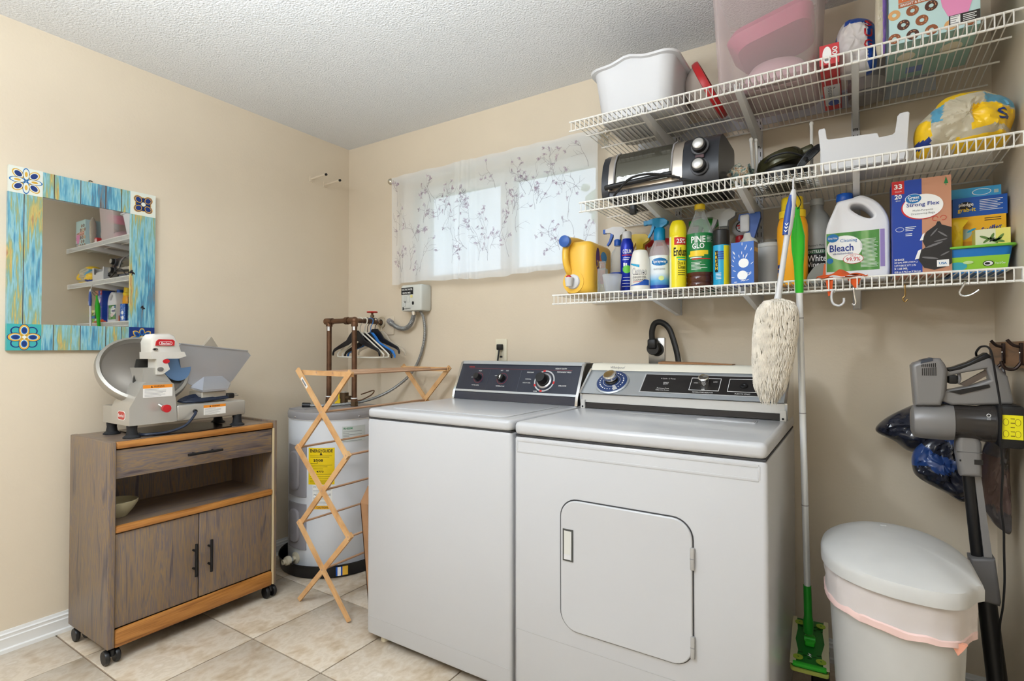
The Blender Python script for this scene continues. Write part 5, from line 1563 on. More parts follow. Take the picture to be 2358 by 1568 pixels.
t = bottle_thing('pine_cleaner', 'large clear bottle of brown pine cleaner with green label and yellow cap', 'bottle', 2.258, -0.262, Z3)
brown = mat('brown_liquid', (74, 28, 14), 0.12, coat=0.4)
b = MB(); b.lathe([(0.044, 0), (0.0485, 0.006), (0.0485, 0.022), (0.0465, 0.026), (0.0485, 0.031), (0.0485, 0.045), (0.0465, 0.049), (0.0485, 0.054), (0.0485, 0.19, clearp), (0.046, 0.215, clearp), (0.034, 0.25, clearp), (0.019, 0.285, clearp), (0.0165, 0.30, clearp), (0.0165, 0.304, clearp)], brown, n=36); bd = part('body', b, t)
b = MB(); b.lathe([(0.019, 0.300), (0.0195, 0.303), (0.0195, 0.318), (0.017, 0.321), (0.001, 0.321)], yellow, n=22); part('cap', b, t)
pg = mat('label_pine_green', (22, 120, 62), 0.35)
b = MB(); b.patch(0.0488, 0.062, 0.206, -125, 125, pg, 28); lb = part('label', b, t)
txt('PINE', 0.052, 0.024, (6, 0.182), winkp, lb, wrap=0.0496, bold=0.025); txt('GLO', 0.044, 0.020, (6, 0.158), winkp, lb, wrap=0.0496, bold=0.025)
b = MB(); b.patch(0.0494, 0.126, 0.141, -30, 48, yellow, 10); b.patch(0.0494, 0.120, 0.128, -38, 30, yellow, 8); b.patch(0.0494, 0.108, 0.112, -20, 60, redink, 8); b.patch(0.0494, 0.114, 0.117, -30, 20, winkp, 6)
r3 = random.Random(8)
for k in range(6):
    b.patch(0.0494, 0.072 + k * 0.005, 0.0735 + k * 0.005, -25, r3.uniform(10, 45), winkp, 6)
for k in range(5):
    b.patch(0.0494, 0.172 + k * 0.005, 0.1735 + k * 0.005, 42, r3.uniform(60, 74), winkp, 4)
part('print', b, lb)

t = bottle_thing('spray_bottle', 'bottle with a bright green trigger half hidden behind the pine cleaner', 'bottle', 2.252, -0.100, Z3)
gtr = mat('trigger_green', (52, 180, 60), 0.35)
b = MB(); b.lathe([(0.036, 0), (0.038, 0.005), (0.038, 0.16), (0.018, 0.20), (0.016, 0.22)], mat('teal_bottle', (30, 96, 70), 0.3), n=24); bd = part('body', b, t)
b = MB(); b.lathe([(0.019, 0.218), (0.02, 0.22), (0.019, 0.242)], gtr, n=18); part('collar', b, t)
trigger(t, 0.24, gtr, gtr, gtr, -1, 1.15)
b = MB(); b.patch(0.0383, 0.12, 0.175, 0, 90, navy, 10); part('label', b, t)

t = bottle_thing('spray_bottle', 'bottle with a cloudy grey-white trigger behind the black-capped can', 'bottle', 2.322, -0.155, Z3)
ctr = mat('cloudy_trigger', (196, 198, 198), 0.35)
b = MB(); b.lathe([(0.033, 0), (0.035, 0.005), (0.035, 0.15), (0.022, 0.19), (0.016, 0.21), (0.016, 0.225)], clearp, n=24); part('body', b, t)
b = MB(); b.lathe([(0.018, 0.222), (0.019, 0.226), (0.018, 0.25)], clearp, n=18); part('collar', b, t)
trigger(t, 0.25, ctr, ctr, ctr, -1, 1.25)

t = bottle_thing('aerosol_can', 'turquoise and yellow spray can with a tall black cap', 'can', 2.340, -0.292, Z3)
b = MB(); b.lathe([(0.0265, 0, chrome), (0.028, 0.002, chrome), (0.028, 0.005), (0.028, 0.15), (0.0275, 0.153)], cyan, n=28); bd = part('body', b, t)
b = MB(); b.lathe([(0.0285, 0.153), (0.0288, 0.155), (0.0285, 0.206), (0.026, 0.209), (0.001, 0.209)], black, n=26); part('cap', b, t)
b = MB(); b.patch(0.0282, 0.006, 0.15, 28, 80, mat('can_yellow'), 10)
for k in range(4):
    b.patch(0.0285, 0.10 + k * 0.008, 0.105 + k * 0.008, -12, 28, royal, 5)
b.patch(0.0285, 0.055, 0.132, -36, -12, ink, 4)
for k in range(5):
    b.patch(0.0286, 0.03 + k * 0.005, 0.0315 + k * 0.005, -30, 10, winkp, 5)
part('label_print', b, bd)
for k, s_ in enumerate('FRESH'):
    txt(s_, 0.009, 0.011, (-24, 0.122 - k * 0.0135), yellow, bd, wrap=0.0288, bold=0.02)

t = bottle_thing('spray_bottle', 'white rounded bottle with a red collar and round emblem, at the back', 'bottle', 2.372, -0.095, Z3)
b = MB(); b.lathe([(0.032, 0), (0.034, 0.004), (0.034, 0.13), (0.02, 0.17), (0.016, 0.185)], white, n=22); part('body', b, t)
b = MB(); b.lathe([(0.018, 0.182), (0.02, 0.185), (0.019, 0.215), (0.014, 0.22)], red, n=18); part('collar', b, t)
b = MB(); b.ell((0.004, 0, 0.25), (0.036, 0.016, 0.034), white, 18, 10); hd = part('sprayer_head', b, t)
b = MB(); b.T = F_front(0.006, -0.0158, 0.252); b.annulus(0, 0, 0.018, 0.021, -0.004, 0.001, ink, 24); b.box(-0.016, 0.016, 0.002, 0.008, -0.002, 0.001, redink); b.box(-0.012, 0.016, -0.007, -0.002, -0.002, 0.001, redink); part('emblem', b, hd)

t = bottle_thing('spray_bottle', 'white spray bottle with a blue and white trigger, behind the blue box', 'bottle', 2.413, -0.175, Z3)
b = MB(); b.lathe([(0.036, 0), (0.038, 0.005), (0.038, 0.15), (0.033, 0.178), (0.018, 0.195), (0.016, 0.21)], mat('bottle_cream', (228, 226, 216), 0.35), n=26); part('body', b, t)
bw = mat('trigger_blue', (30, 78, 160), 0.35)
b = MB(); b.prism([(-0.005, 0.205), (-0.012, 0.25), (-0.034, 0.262), (-0.03, 0.282), (0.042, 0.284), (0.043, 0.262), (0.032, 0.225), (0.022, 0.19), (0.012, 0.19)], 'y', -0.014, 0.014, bw); hd = part('trigger_head', b, t)
b = MB(); b.rbox(-0.026, 0.006, -0.022, -0.0135, 0.214, 0.278, 0.006, white); part('front_cover', b, hd)

t = bottle_thing('card_box', 'small upright blue carton with white starbursts on the lowest shelf', 'box', 2.420, -0.305, Z3, -6)
b = MB(); b.box(-0.038, 0.038, -0.026, 0.026, 0, 0.152, royal); bd = part('carton', b, t)
b = MB(); b.box(-0.037, 0.037, -0.0264, -0.026, 0.001, 0.151, mat('box_blue', (52, 106, 190), 0.5)); part('front_panel', b, bd)
b = MB(); b.box(0.038, 0.0384, -0.025, 0.025, 0.001, 0.15, mat('box_grey', (122, 112, 104), 0.6)); b.box(0.0384, 0.0388, -0.02, 0.02, 0.118, 0.132, mat('box_tan', (196, 160, 96), 0.6)); part('side_panel', b, bd)
b = MB(); b.T = F_front(0, -0.0265, 0.0)
r3 = random.Random(21)
for (cu, cv, rr) in ((0.004, 0.078, 0.017), (0.0, 0.036, 0.017)):
    b.ellipse(cu, cv, rr, rr * 0.95, 0, 0.0006, winkp, 16)
for k in range(60):
    a = r3.uniform(0, 6.28); rr = r3.uniform(0.028, 0.07)
    u, v = rr * math.cos(a), 0.07 + rr * math.sin(a) * 1.1
    if abs(u) < 0.033 and 0.006 < v < 0.146:
        b.ellipse(u, v, 0.006, 0.0011, 0, 0.0005, winkp, 6, a * 0.6 + 0.6)
part('starburst_print', b, bd)

t = bottle_thing('plastic_canister', 'pale grey translucent canister with a flat lid, left of the orange bottle', 'canister', 2.484, -0.17, Z3)
b = MB(); b.lathe([(0.044, 0), (0.046, 0.004), (0.046, 0.148), (0.044, 0.15)], mat('canister_grey', (176, 176, 174), 0.45), n=28); part('body', b, t)
b = MB(); b.lathe([(0.047, 0.149), (0.048, 0.152), (0.048, 0.16), (0.044, 0.164), (0.001, 0.164)], mat('lid_grey', (196, 196, 192), 0.4), n=28); part('lid', b, t)
t = bottle_thing('clear_cup', 'clear ribbed cup standing behind the grey canister at the wall', 'cup', 2.464, -0.07, Z3)
b = MB(); b.lathe([(0.03, 0), (0.032, 0.003), (0.034, 0.195), (0.033, 0.195), (0.029, 0.005), (0.001, 0.004)], clearp, n=20); part('cup', b, t)

t = bottle_thing('cleaner_bottle', 'tall orange-yellow bottle with ribbed yellow cap behind the duster handle', 'bottle', 2.564, -0.235, Z3)
orb = mat('bottle_orange', (242, 168, 24), 0.35)
b = MB(); b.lathe([(0.044, 0), (0.0475, 0.006), (0.047, 0.14), (0.049, 0.17), (0.048, 0.205), (0.044, 0.222), (0.040, 0.232), (0.036, 0.240)], orb, n=32, sy=0.8); bd = part('body', b, t)
b = MB(); b.lathe([(0.041, 0.234), (0.042, 0.24), (0.042, 0.258, yellow), (0.035, 0.262), (0.034, 0.302), (0.031, 0.306), (0.001, 0.306)], yellow, n=30, sy=0.85); part('cap', b, t)
b = MB(); b.patch(0.0475, 0.06, 0.072, -70, -45, navy, 4, sy=0.8); b.patch(0.0475, 0.045, 0.056, -72, -50, navy, 4, sy=0.8); part('label', b, t)

t = bottle_thing('vinegar_jug', 'translucent grey vinegar jug with a black label, beside the bleach', 'jug', 2.634, -0.145, Z3)
vm = mat('jug_grey', (150, 150, 146), 0.3)
b = MB(); b.lathe([(0.052, 0), (0.055, 0.006), (0.055, 0.18), (0.052, 0.215), (0.036, 0.25), (0.021, 0.272), (0.020, 0.29)], vm, n=30); bd = part('body', b, t)
b = MB(); b.lathe([(0.022, 0.288), (0.023, 0.292), (0.022, 0.31), (0.001, 0.311)], mat('jug_cap_grey', (172, 172, 168), 0.4), n=22); part('cap', b, t)
b = MB(); b.patch(0.0553, 0.028, 0.128, -75, 60, ink, 16); b.patch(0.0558, 0.11, 0.125, -45, 50, mat('label_dark_green', (28, 84, 48), 0.4), 10); lb = part('label', b, t)
txt('DISTILLED', 0.05, 0.009, (0, 0.1175), winkp, lb, wrap=0.0564); txt('White', 0.058, 0.022, (2, 0.094), winkp, lb, wrap=0.0560, bold=0.01); txt('Vinegar', 0.066, 0.022, (4, 0.07), winkp, lb, wrap=0.0560, bold=0.01)
txt('Member\'s Mark', 0.05, 0.007, (0, 0.139), ink, lb, wrap=0.0556)

t = bottle_thing('putty_scraper', 'grey scraper blade with an orange handle propped before the vinegar jug', 'scraper', 2.648, -0.255, Z3)
b = MB(); b.prism([(-0.042, 0.002), (-0.036, 0.03), (-0.018, 0.056), (0.004, 0.068), (0.022, 0.062), (0.024, 0.002)], 'y', -0.006, 0.0, mat('scraper_grey', (128, 128, 124), 0.35, 0.3)); part('blade', b, t)
b = MB(); b.prism([(0.006, 0.014), (0.012, 0.062), (0.026, 0.07), (0.026, 0.014)], 'y', -0.010, 0.004, mat('handle_orange', (222, 96, 34), 0.4)); part('handle', b, t)

# bleach jug
t = bottle_thing('bleach_jug', 'white bleach jug with blue cap, looped handle and green label', 'jug', 2.752, -0.235, Z3)
bwht = mat('jug_white', (232, 232, 236), 0.35)
sil = [(-0.074, 0.002), (-0.086, 0.016), (-0.087, 0.07), (-0.087, 0.15), (-0.081, 0.19), (-0.066, 0.228), (-0.053, 0.258), (-0.034, 0.265), (-0.012, 0.268), (0.010, 0.274), (0.034, 0.264), (0.058, 0.244), (0.076, 0.216), (0.086, 0.185), (0.087, 0.15), (0.087, 0.07), (0.086, 0.016), (0.074, 0.002), (0.03, 0.002), (-0.03, 0.002)]
hole = [(-0.012, 0.246), (0.006, 0.247), (0.024, 0.236), (0.040, 0.216), (0.045, 0.203), (0.036, 0.197), (0.016, 0.205), (-0.004, 0.220), (-0.016, 0.234)]
shape2d('body', [sil, hole], 0.10, 0.0085, F_front(0, 0, 0), bwht, t, res=3, smooth=True)
b = MB(); b.lathe([(0.021, 0.258), (0.021, 0.268), (0.024, 0.2685, blue), (0.0245, 0.270, blue), (0.024, 0.291, blue), (0.022, 0.294, blue), (0.001, 0.2945, blue)], bwht, c=(-0.033, 0, 0), n=24); part('cap', b, t)
gl = ramp_mat('label_green_burst', [(0.3, (52, 120, 40)), (0.5, (78, 146, 60)), (0.68, (168, 206, 140)), (0.8, (210, 230, 190))], 6.0, (1.4, 1, 0.6), rough=0.4, detail=2, dist=1.5)
b = MB(); b.T = F_front(0, -0.0502, 0); b.box(-0.084, 0.060, 0.032, 0.158, 0, 0.0006, gl); b.box(0.062, 0.074, 0.04, 0.158, 0, 0.0005, mat('label_lilac', (150, 130, 190), 0.5)); lb = part('label', b, t)
b = MB(); b.T = F_front(0, -0.0508, 0)
b.ellipse(-0.034, 0.108, 0.049, 0.040, 0, 0.0004, winkp, 32); b.ellipse(-0.066, 0.142, 0.0165, 0.0135, 0.0004, 0.0009, mat('logo_blue'), 24)
b.ellipse(-0.010, 0.070, 0.028, 0.016, 0.0004, 0.0008, redink, 28); b.ellipse(-0.010, 0.070, 0.0265, 0.0148, 0.0008, 0.0012, winkp, 28); b.ellipse(-0.074, 0.068, 0.009, 0.009, 0.0004, 0.0008, mat('logo_blue'), 16)
r3 = random.Random(9)
for k in range(22):
    zz = 0.130 - k * 0.0042
    b.box(0.010 + (0.004 if 6 < k < 14 else 0), r3.uniform(0.046, 0.058), zz, zz + 0.0012, 0, 0.0004, winkp)
part('print', b, lb)
FB_ = F_front(0, -0.0520, 0)
txt('Cleaning', 0.046, 0.014, FB_ @ Matrix.Translation((-0.022, 0.130, 0)), mat('logo_blue'), lb); txt('Bleach', 0.066, 0.023, FB_ @ Matrix.Translation((-0.042, 0.108, 0)), blueink, lb, bold=0.015)
txt('kills mold and mildew', 0.055, 0.006, FB_ @ Matrix.Translation((-0.038, 0.090, 0)), blueink, lb); txt('99.9%', 0.038, 0.013, FB_ @ Matrix.Translation((-0.010, 0.069, 0)), redink, lb, bold=0.01); txt('KILLS', 0.014, 0.005, FB_ @ Matrix.Translation((-0.010, 0.080, 0)), redink, lb)
txt('Great Value', 0.026, 0.007, FB_ @ Matrix.Translation((-0.066, 0.142, 0)), winkp, lb, bold=0.01)

b = MB(); oc = mat('orange_rag', (222, 92, 34), 0.8)
b.surf(lambda u, v: (2.642 + 0.125 * u + 0.012 * v, -0.365 - 0.052 * v + (0.008 * v * math.sin(u * 9)), Z3 + 0.003 + 0.022 * (1 - abs(2 * u - 1)) * (1 - v) + 0.004 * math.sin(u * 14 + v * 4) - (0.0 if v < 0.8 else 0.0)), 18, 6, oc, (0, 0, 0.002))
b.prism([(2.668, Z3 + 0.003), (2.69, Z3 + 0.003), (2.686, Z3 - 0.052), (2.676, Z3 - 0.056)], 'y', -0.3995, -0.3965, oc); b.prism([(2.72, Z3 + 0.003), (2.765, Z3 + 0.003), (2.75, Z3 - 0.04)], 'y', -0.3995, -0.3965, oc)
single('orange_rag', b, 'crumpled orange rag at the shelf edge in front of the bleach', 'rag', (2.70, -0.38, Z3))

# trash bag carton
t = bottle_thing('trash_bag_box', 'tall blue and brown trash bag carton picturing a black bag', 'box', 2.914, -0.275, Z3)
b = MB(); b.box(-0.071, 0.071, -0.05, 0.05, 0, 0.290, mat('carton_tan', (198, 142, 112), 0.55)); bd = part('carton', b, t)
b = MB(); b.T = F_front(0, -0.0501, 0)
b.box(-0.0708, 0.002, 0.006, 0.2895, 0, 0.0006, royal); b.box(-0.0708, -0.040, 0.250, 0.2895, 0.0006, 0.001, redink); b.box(-0.0708, 0.0708, 0.0, 0.006, 0, 0.0006, mat('carton_rust', (158, 78, 54), 0.6))
b.T = None; b.box(-0.0714, -0.0708, -0.049, 0.049, 0.001, 0.289, royal); pf = part('front_print', b, bd)
b = MB(); b.T = F_front(0, -0.0508, 0)
b.ellipse(0.002, 0.204, 0.050, 0.037, 0, 0.0004, redink, 40); b.ellipse(0.004, 0.206, 0.0485, 0.0365, 0.0004, 0.0008, winkp, 40); b.ellipse(-0.018, 0.231, 0.019, 0.014, 0.0008, 0.0012, mat('logo_blue'), 28); b.ellipse(-0.018, 0.231, 0.0205, 0.0152, 0.0004, 0.0010, winkp, 28)
b.ellipse(-0.052, 0.142, 0.0105, 0.007, 0, 0.0004, winkp, 18); b.ellipse(-0.052, 0.142, 0.0095, 0.006, 0.0004, 0.0008, royal, 18)
for k in range(3):
    b.box(-0.038, -0.012 - 0.004 * k, 0.146 - k * 0.005, 0.148 - k * 0.005, 0, 0.0004, winkp)
for k in range(2):
    b.box(-0.038, -0.022, 0.126 - k * 0.005, 0.128 - k * 0.005, 0, 0.0004, winkp)
b.prism([(0.054, 0.266), (0.064, 0.266), (0.059, 0.286)], 'z', 0, 0.0004, pg); b.box(0.0582, 0.0598, 0.26, 0.266, 0, 0.0004, pg)
part('logos', b, pf)
bagp = mat('print_black_bag', (38, 36, 38), 0.35)
b = MB(); b.T = F_front(0, -0.0508, 0)
b.prism([(0.006, 0.022), (-0.012, 0.055), (-0.006, 0.072), (0.010, 0.082), (0.002, 0.104), (0.012, 0.128), (0.034, 0.146), (0.038, 0.156), (0.044, 0.156), (0.048, 0.146), (0.0705, 0.136), (0.0705, 0.03), (0.055, 0.02), (0.03, 0.014)], 'z', 0, 0.0006, bagp)
sh_ = mat('print_bag_sheen', (116, 114, 116), 0.4)
for (u, v, ru, rv, a) in ((0.03, 0.088, 0.022, 0.003, 0.35), (0.02, 0.05, 0.020, 0.003, -0.2), (0.05, 0.118, 0.014, 0.0022, -0.7), (0.055, 0.06, 0.012, 0.002, 0.5), (0.03, 0.125, 0.014, 0.002, 0.9), (0.045, 0.1, 0.016, 0.002, 0.2)):
    b.ellipse(u, v, ru, rv, 0.0006, 0.0009, sh_, 14, a)
b.annulus(0.033, 0.166, 0.006, 0.0075, 0, 0.0005, mat('tie_red', (206, 72, 52), 0.5), 12, 0, 300); b.annulus(0.052, 0.166, 0.006, 0.0075, 0, 0.0005, mat('tie_red'), 12, -120, 180)
b.prism([(-0.004, 0.104), (0.003, 0.122), (0.008, 0.126), (0.004, 0.104)], 'z', 0.0006, 0.0009, winkp); b.prism([(-0.016, 0.048), (-0.008, 0.074), (0.0, 0.078), (-0.006, 0.05)], 'z', 0.0006, 0.0009, winkp)
b.box(0.036, 0.064, 0.022, 0.042, 0.0008, 0.0012, winkp); part('bag_picture', b, pf)
FC = F_front(0, -0.0522, 0)
for s_, u, v, w, h, m_, bd_ in (('33', -0.055, 0.273, 0.020, 0.015, winkp, .03), ('GALLON', -0.055, 0.258, 0.016, 0.0035, winkp, 0), ('20', -0.055, 0.242, 0.018, 0.014, winkp, .03), ('BAGS', -0.055, 0.230, 0.012, 0.0035, winkp, 0), ('Great', -0.018, 0.235, 0.028, 0.009, winkp, .02), ('Value', -0.018, 0.226, 0.022, 0.007, winkp, .02),
                             ('Strong Flex', 0.004, 0.211, 0.078, 0.015, blueink, .01), ('Multi-Purpose', 0.004, 0.194, 0.048, 0.007, greyink, 0), ('Drawstring Bags', 0.004, 0.184, 0.056, 0.007, greyink, 0), ('30 BAGS', -0.054, 0.050, 0.024, 0.006, winkp, .02), ('33 GAL SIZE (124.9 L)', -0.038, 0.041, 0.056, 0.006, winkp, .02),
                             ('2 FT 9 IN X 3 FT 2 IN', -0.040, 0.032, 0.052, 0.006, winkp, .02), ('X 1.05 MIL', -0.05, 0.023, 0.034, 0.006, winkp, .02), ('83.8 cm X 96.5 cm X 26.4 um', -0.034, 0.013, 0.064, 0.006, winkp, .02), ('USA', 0.050, 0.032, 0.018, 0.007, mat('logo_blue'), .02)):
    txt(s_, w, h, FC @ Matrix.Translation((u, v, 0)), m_, pf, bold=bd_)

# stack at the right end
t = bottle_thing('wipes_tub', 'low blue and lime wet-cloth tub at the right end, lowest of the stack', 'tub', 3.044, -0.235, Z3)
wb = mat('tub_blue', (24, 120, 196), 0.35); wl_ = mat('tub_lime', (150, 208, 60), 0.4)
b = MB(); b.loft([rring(-0.068, 0.066, -0.075, 0.075, 0.014, 0.0, 4), rring(-0.075, 0.076, -0.085, 0.085, 0.016, 0.070, 4)], wb); bd = part('tub', b, t)
b = MB(); b.rbox(-0.080, 0.084, -0.092, 0.092, 0.0701, 0.0775, 0.003, mat('tub_rim_green', (120, 190, 60), 0.4), rp=0.018, n=3); part('lid', b, t)
b = MB(); b.loft([[(-0.066, -0.0775, 0.006), (0.063, -0.0775, 0.006), (0.063, -0.0768, 0.006), (-0.066, -0.0768, 0.006)], [(-0.07, -0.0835, 0.046), (0.068, -0.0835, 0.046), (0.068, -0.082, 0.046), (-0.07, -0.082, 0.046)]], wl_); lb = part('label', b, t)
TF = F_uv((0, -0.0815, 0.026), (1, 0, 0), (0, -0.15, 1))
b = MB(); b.T = TF; b.ellipse(0.022, -0.002, 0.012, 0.008, 0, 0.0008, ink, 18); b.ellipse(0.022, -0.002, 0.010, 0.0065, 0.0008, 0.001, winkp, 18); b.ellipse(0.020, -0.002, 0.006, 0.0035, 0.001, 0.0013, ink, 10); b.ellipse(-0.046, -0.006, 0.022, 0.012, 0, 0.0007, mat('aqua_print', (60, 170, 190), 0.5), 16); b.ellipse(-0.022, 0.004, 0.012, 0.0045, 0.0004, 0.001, mat('pale_green_print', (200, 226, 160), 0.5), 14); part('print', b, lb)
txt('Free & Clear', 0.022, 0.006, TF @ Matrix.Translation((0.048, -0.002, 0.0008)), winkp, lb)

z0_ = Z3 + 0.0778
t = bottle_thing('duster_box', 'yellow-orange duster refill carton above the wet-cloth tub', 'box', 3.052, -0.185, z0_)
sy_ = mat('box_amber', (240, 182, 30), 0.5)
b = MB(); b.box(-0.062, 0.066, -0.06, 0.06, 0.0002, 0.098, sy_); bd = part('carton', b, t)
b = MB(); b.T = F_front(0, -0.0602, 0); b.ellipse(-0.030, 0.045, 0.020, 0.015, 0, 0.0005, mat('pale_blue_print', (168, 190, 190), 0.5), 20, 0.5); b.ellipse(-0.012, 0.056, 0.012, 0.003, 0.0004, 0.0009, cyan, 10, 0.5); b.box(-0.06, -0.01, 0.002, 0.024, 0, 0.0004, mat('box_orange', (224, 150, 26), 0.5)); b.prism([(0.002, 0.05), (0.06, 0.066), (0.066, 0.05), (0.02, 0.034)], 'z', 0, 0.0004, yellow)
for k in range(2):
    b.box(0.018, 0.055, 0.088 - k * 0.006, 0.090 - k * 0.006, 0, 0.0004, ink)
pf = part('front_print', b, bd)
txt('Swiffer', 0.046, 0.016, F_front(0.034, -0.0612, 0.058) @ Matrix.Rotation(0.22, 4, 'Z'), blueink, pf, bold=0.02); txt('Dusters', 0.046, 0.014, F_front(0.036, -0.0612, 0.044) @ Matrix.Rotation(0.22, 4, 'Z'), winkp, pf, bold=0.03)

t = bottle_thing('soap_carton', 'small pale yellow carton with a green leaf picture, on the tub lid', 'box', 3.080, -0.278, z0_)
b = MB(); b.box(-0.040, 0.036, -0.028, 0.028, 0.0002, 0.046, mat('carton_lemon', (236, 226, 120), 0.5)); bd = part('carton', b, t)
b = MB(); b.T = F_front(0, -0.0282, 0); b.box(-0.040, 0.004, 0.001, 0.0455, 0, 0.0003, mat('carton_cream', (222, 222, 190), 0.5))
sg_ = mat('leaf_green', (96, 130, 60), 0.5)
for (u, v, a) in ((-0.014, 0.014, 0.7), (-0.004, 0.022, 1.2), (0.006, 0.014, 0.3), (0.0, 0.012, 2.4), (0.014, 0.02, 0.9), (-0.02, 0.022, 2.7), (0.012, 0.01, -0.3)):
    b.ellipse(u, v, 0.012, 0.0035, 0.0003, 0.0008, sg_, 12, a)
b.ellipse(-0.004, 0.014, 0.008, 0.0025, 0.0006, 0.001, mat('dark_stem', (50, 56, 40), 0.6), 8, 0.8); part('leaf_print', b, bd)

t = bottle_thing('sweeper_cloth_box', 'blue sweeper-cloth carton lying above the yellow-orange carton', 'box', 3.056, -0.175, z0_ + 0.0983)
b = MB(); b.box(-0.058, 0.066, -0.065, 0.06, 0.0002, 0.058, mat('box_deep_blue', (18, 84, 176), 0.45)); bd = part('carton', b, t)
b = MB(); b.T = F_front(0, -0.0652, 0); b.ellipse(-0.028, 0.034, 0.017, 0.012, 0, 0.0004, ink, 20)
for k in range(7):
    b.box(0.004, 0.056 - 0.006 * (k % 3), 0.046 - k * 0.005, 0.0475 - k * 0.005, 0, 0.0004, winkp)
pf = part('front_print', b, bd)
txt('pledge', 0.034, 0.014, F_front(-0.027, -0.0662, 0.036), winkp, pf, bold=0.02); txt('grab-it', 0.042, 0.016, F_front(-0.026, -0.0662, 0.020), yellow, pf, bold=0.02)
t = bottle_thing('sweeper_cloth_box', 'light blue thin carton topmost of the right-end stack', 'box', 3.048, -0.172, z0_ + 0.1565)
b = MB(); b.box(-0.066, 0.062, -0.06, 0.055, 0.0002, 0.030, mat('box_sky_blue', (58, 160, 214), 0.45)); bd = part('carton', b, t)
b = MB(); b.T = F_front(0, -0.0602, 0); b.ellipse(0.018, 0.015, 0.022, 0.010, 0, 0.0003, winkp, 20); b.ellipse(0.018, 0.015, 0.020, 0.0085, 0.0003, 0.0006, mat('box_sky_blue'), 20); b.box(0.046, 0.056, 0.008, 0.018, 0, 0.0004, mat('pale_blue_print')); part('print', b, bd)
b = MB(); b.pillow([(2.996, z0_ + 0.003), (3.016, z0_ + 0.003), (3.02, z0_ + 0.07), (3.03, z0_ + 0.085), (2.99, z0_ + 0.09), (2.988, z0_ + 0.04)], -0.262, 0.010, yellow, 2.0, 0.004, 30)
single('yellow_packet', b, 'small crumpled yellow packet squeezed beside the trash bag carton', 'packet', (3.0, -0.262, z0_))

# ---- middle shelf
t = bottle_thing('toaster_oven', 'steel and black toaster oven with two knobs on the middle shelf', 'toaster oven', 2.150, -0.29, Z2)
tob = mat('toaster_black', (34, 36, 42), 0.32)
def oven_prof(o):
    return [(-0.142 + o, 0.014), (-0.150 + o, 0.045), (-0.147 + o, 0.085), (-0.135 + o, 0.135), (-0.112 + o, 0.170), (-0.075, 0.190 - o), (0.0, 0.195 - o), (0.125, 0.193 - o), (0.135, 0.182), (0.135, 0.014)]
b = MB(); b.prism(oven_prof(0.006), 'x', -0.185, 0.09, tob); part('cavity_body', b, t)
b = MB(); b.prism(oven_prof(0.0), 'x', -0.212, -0.184, tob); part('left_side', b, t)
b = MB(); b.prism(oven_prof(-0.002), 'x', 0.092, 0.212, tob); pnl = part('control_housing', b, t)
brs = mat('oven_steel', (186, 176, 164), 0.28, 0.85)
b = MB(); fr_ = [(-0.1505, 0.032), (-0.1525, 0.045), (-0.1495, 0.085), (-0.1375, 0.136), (-0.114, 0.172), (-0.075, 0.193)]
bk_ = [(p[0] + 0.012, p[1] - 0.004) for p in fr_[::-1]]
def door_strip(b, x0, x1, sel, m, off=0.0):
    f = [(p[0] - off, p[1] + off * 0.4) for p in fr_[sel[0]:sel[1]]]
    k = [(p[0] + 0.008, p[1] - 0.003) for p in fr_[sel[0]:sel[1]][::-1]]
    b.prism(f + k, 'x', x0, x1, m)
door_strip(b, -0.184, -0.160, (0, 6), brs); door_strip(b, 0.055, 0.091, (0, 6), brs); door_strip(b, -0.184, 0.091, (0, 2), brs); dr_ = part('door', b, t)
glassd = mat('oven_glass', (104, 102, 92), 0.10, 0.8)
b = MB(); door_strip(b, -0.160, 0.055, (1, 6), glassd, -0.002); part('door_glass', b, dr_)
b = MB(); door_strip(b, -0.160, 0.055, (1, 2), brs, 0.001)
for x in (-0.161, 0.054):
    f = [(p[0] - 0.0015, p[1] + 0.001) for p in fr_[1:]]
    b.tube([(x, p[0], p[1]) for p in f], 0.003, tgrey, 6)
part('window_rim', b, dr_)
b = MB(); foil = mat('crumpled_foil', (206, 206, 204), 0.3, 0.9, bump=0.6, bscale=140)
b.surf(lambda u, v: (-0.15 + 0.195 * u, -0.1535 + 0.004 * v + 0.0015 * noise.noise(Vector((u * 30, v * 8, 1))), 0.056 + (0.024 + 0.006 * noise.noise(Vector((u * 12, 2, 3)))) * v), 40, 5, foil); part('foil_behind_window', b, dr_)
b = MB(); b.tube(cr([(-0.186, -0.172, 0.040), (-0.15, -0.176, 0.042), (0.03, -0.176, 0.050), (0.06, -0.172, 0.052)]), 0.0095, black, 10); b.cyl((-0.172, -0.15, 0.04), (-0.172, -0.174, 0.041), 0.006, black, 8); b.cyl((0.045, -0.15, 0.05), (0.045, -0.174, 0.051), 0.006, black, 8); part('door_handle', b, dr_)
KN = F_uv((0.151, -0.1465, 0.100), (1, 0, 0), (0, 0.10, 1))
for v in (0.036, -0.036):
    b = MB(); b.T = KN @ Matrix.Translation((0, v, 0.014)); b.lathe([(0.030, -0.012), (0.030, -0.008), (0.026, -0.006)], mat('dark_grey_ring', (74, 76, 82), 0.35), n=28); b.lathe([(0.0245, -0.006), (0.024, 0.014), (0.021, 0.016)], black, n=26); b.lathe([(0.0195, 0.015), (0.018, 0.019), (0.012, 0.0215), (0.001, 0.022)], mat('satin_knob', (178, 176, 172), 0.34, 0.8), n=24); part('knob', b, pnl)
b = MB(); b.T = KN; b.box(-0.014, 0.014, -0.006, 0.005, 0.003, 0.008, mat('dark_red_lamp', (70, 22, 20), 0.3)); part('indicator', b, pnl)
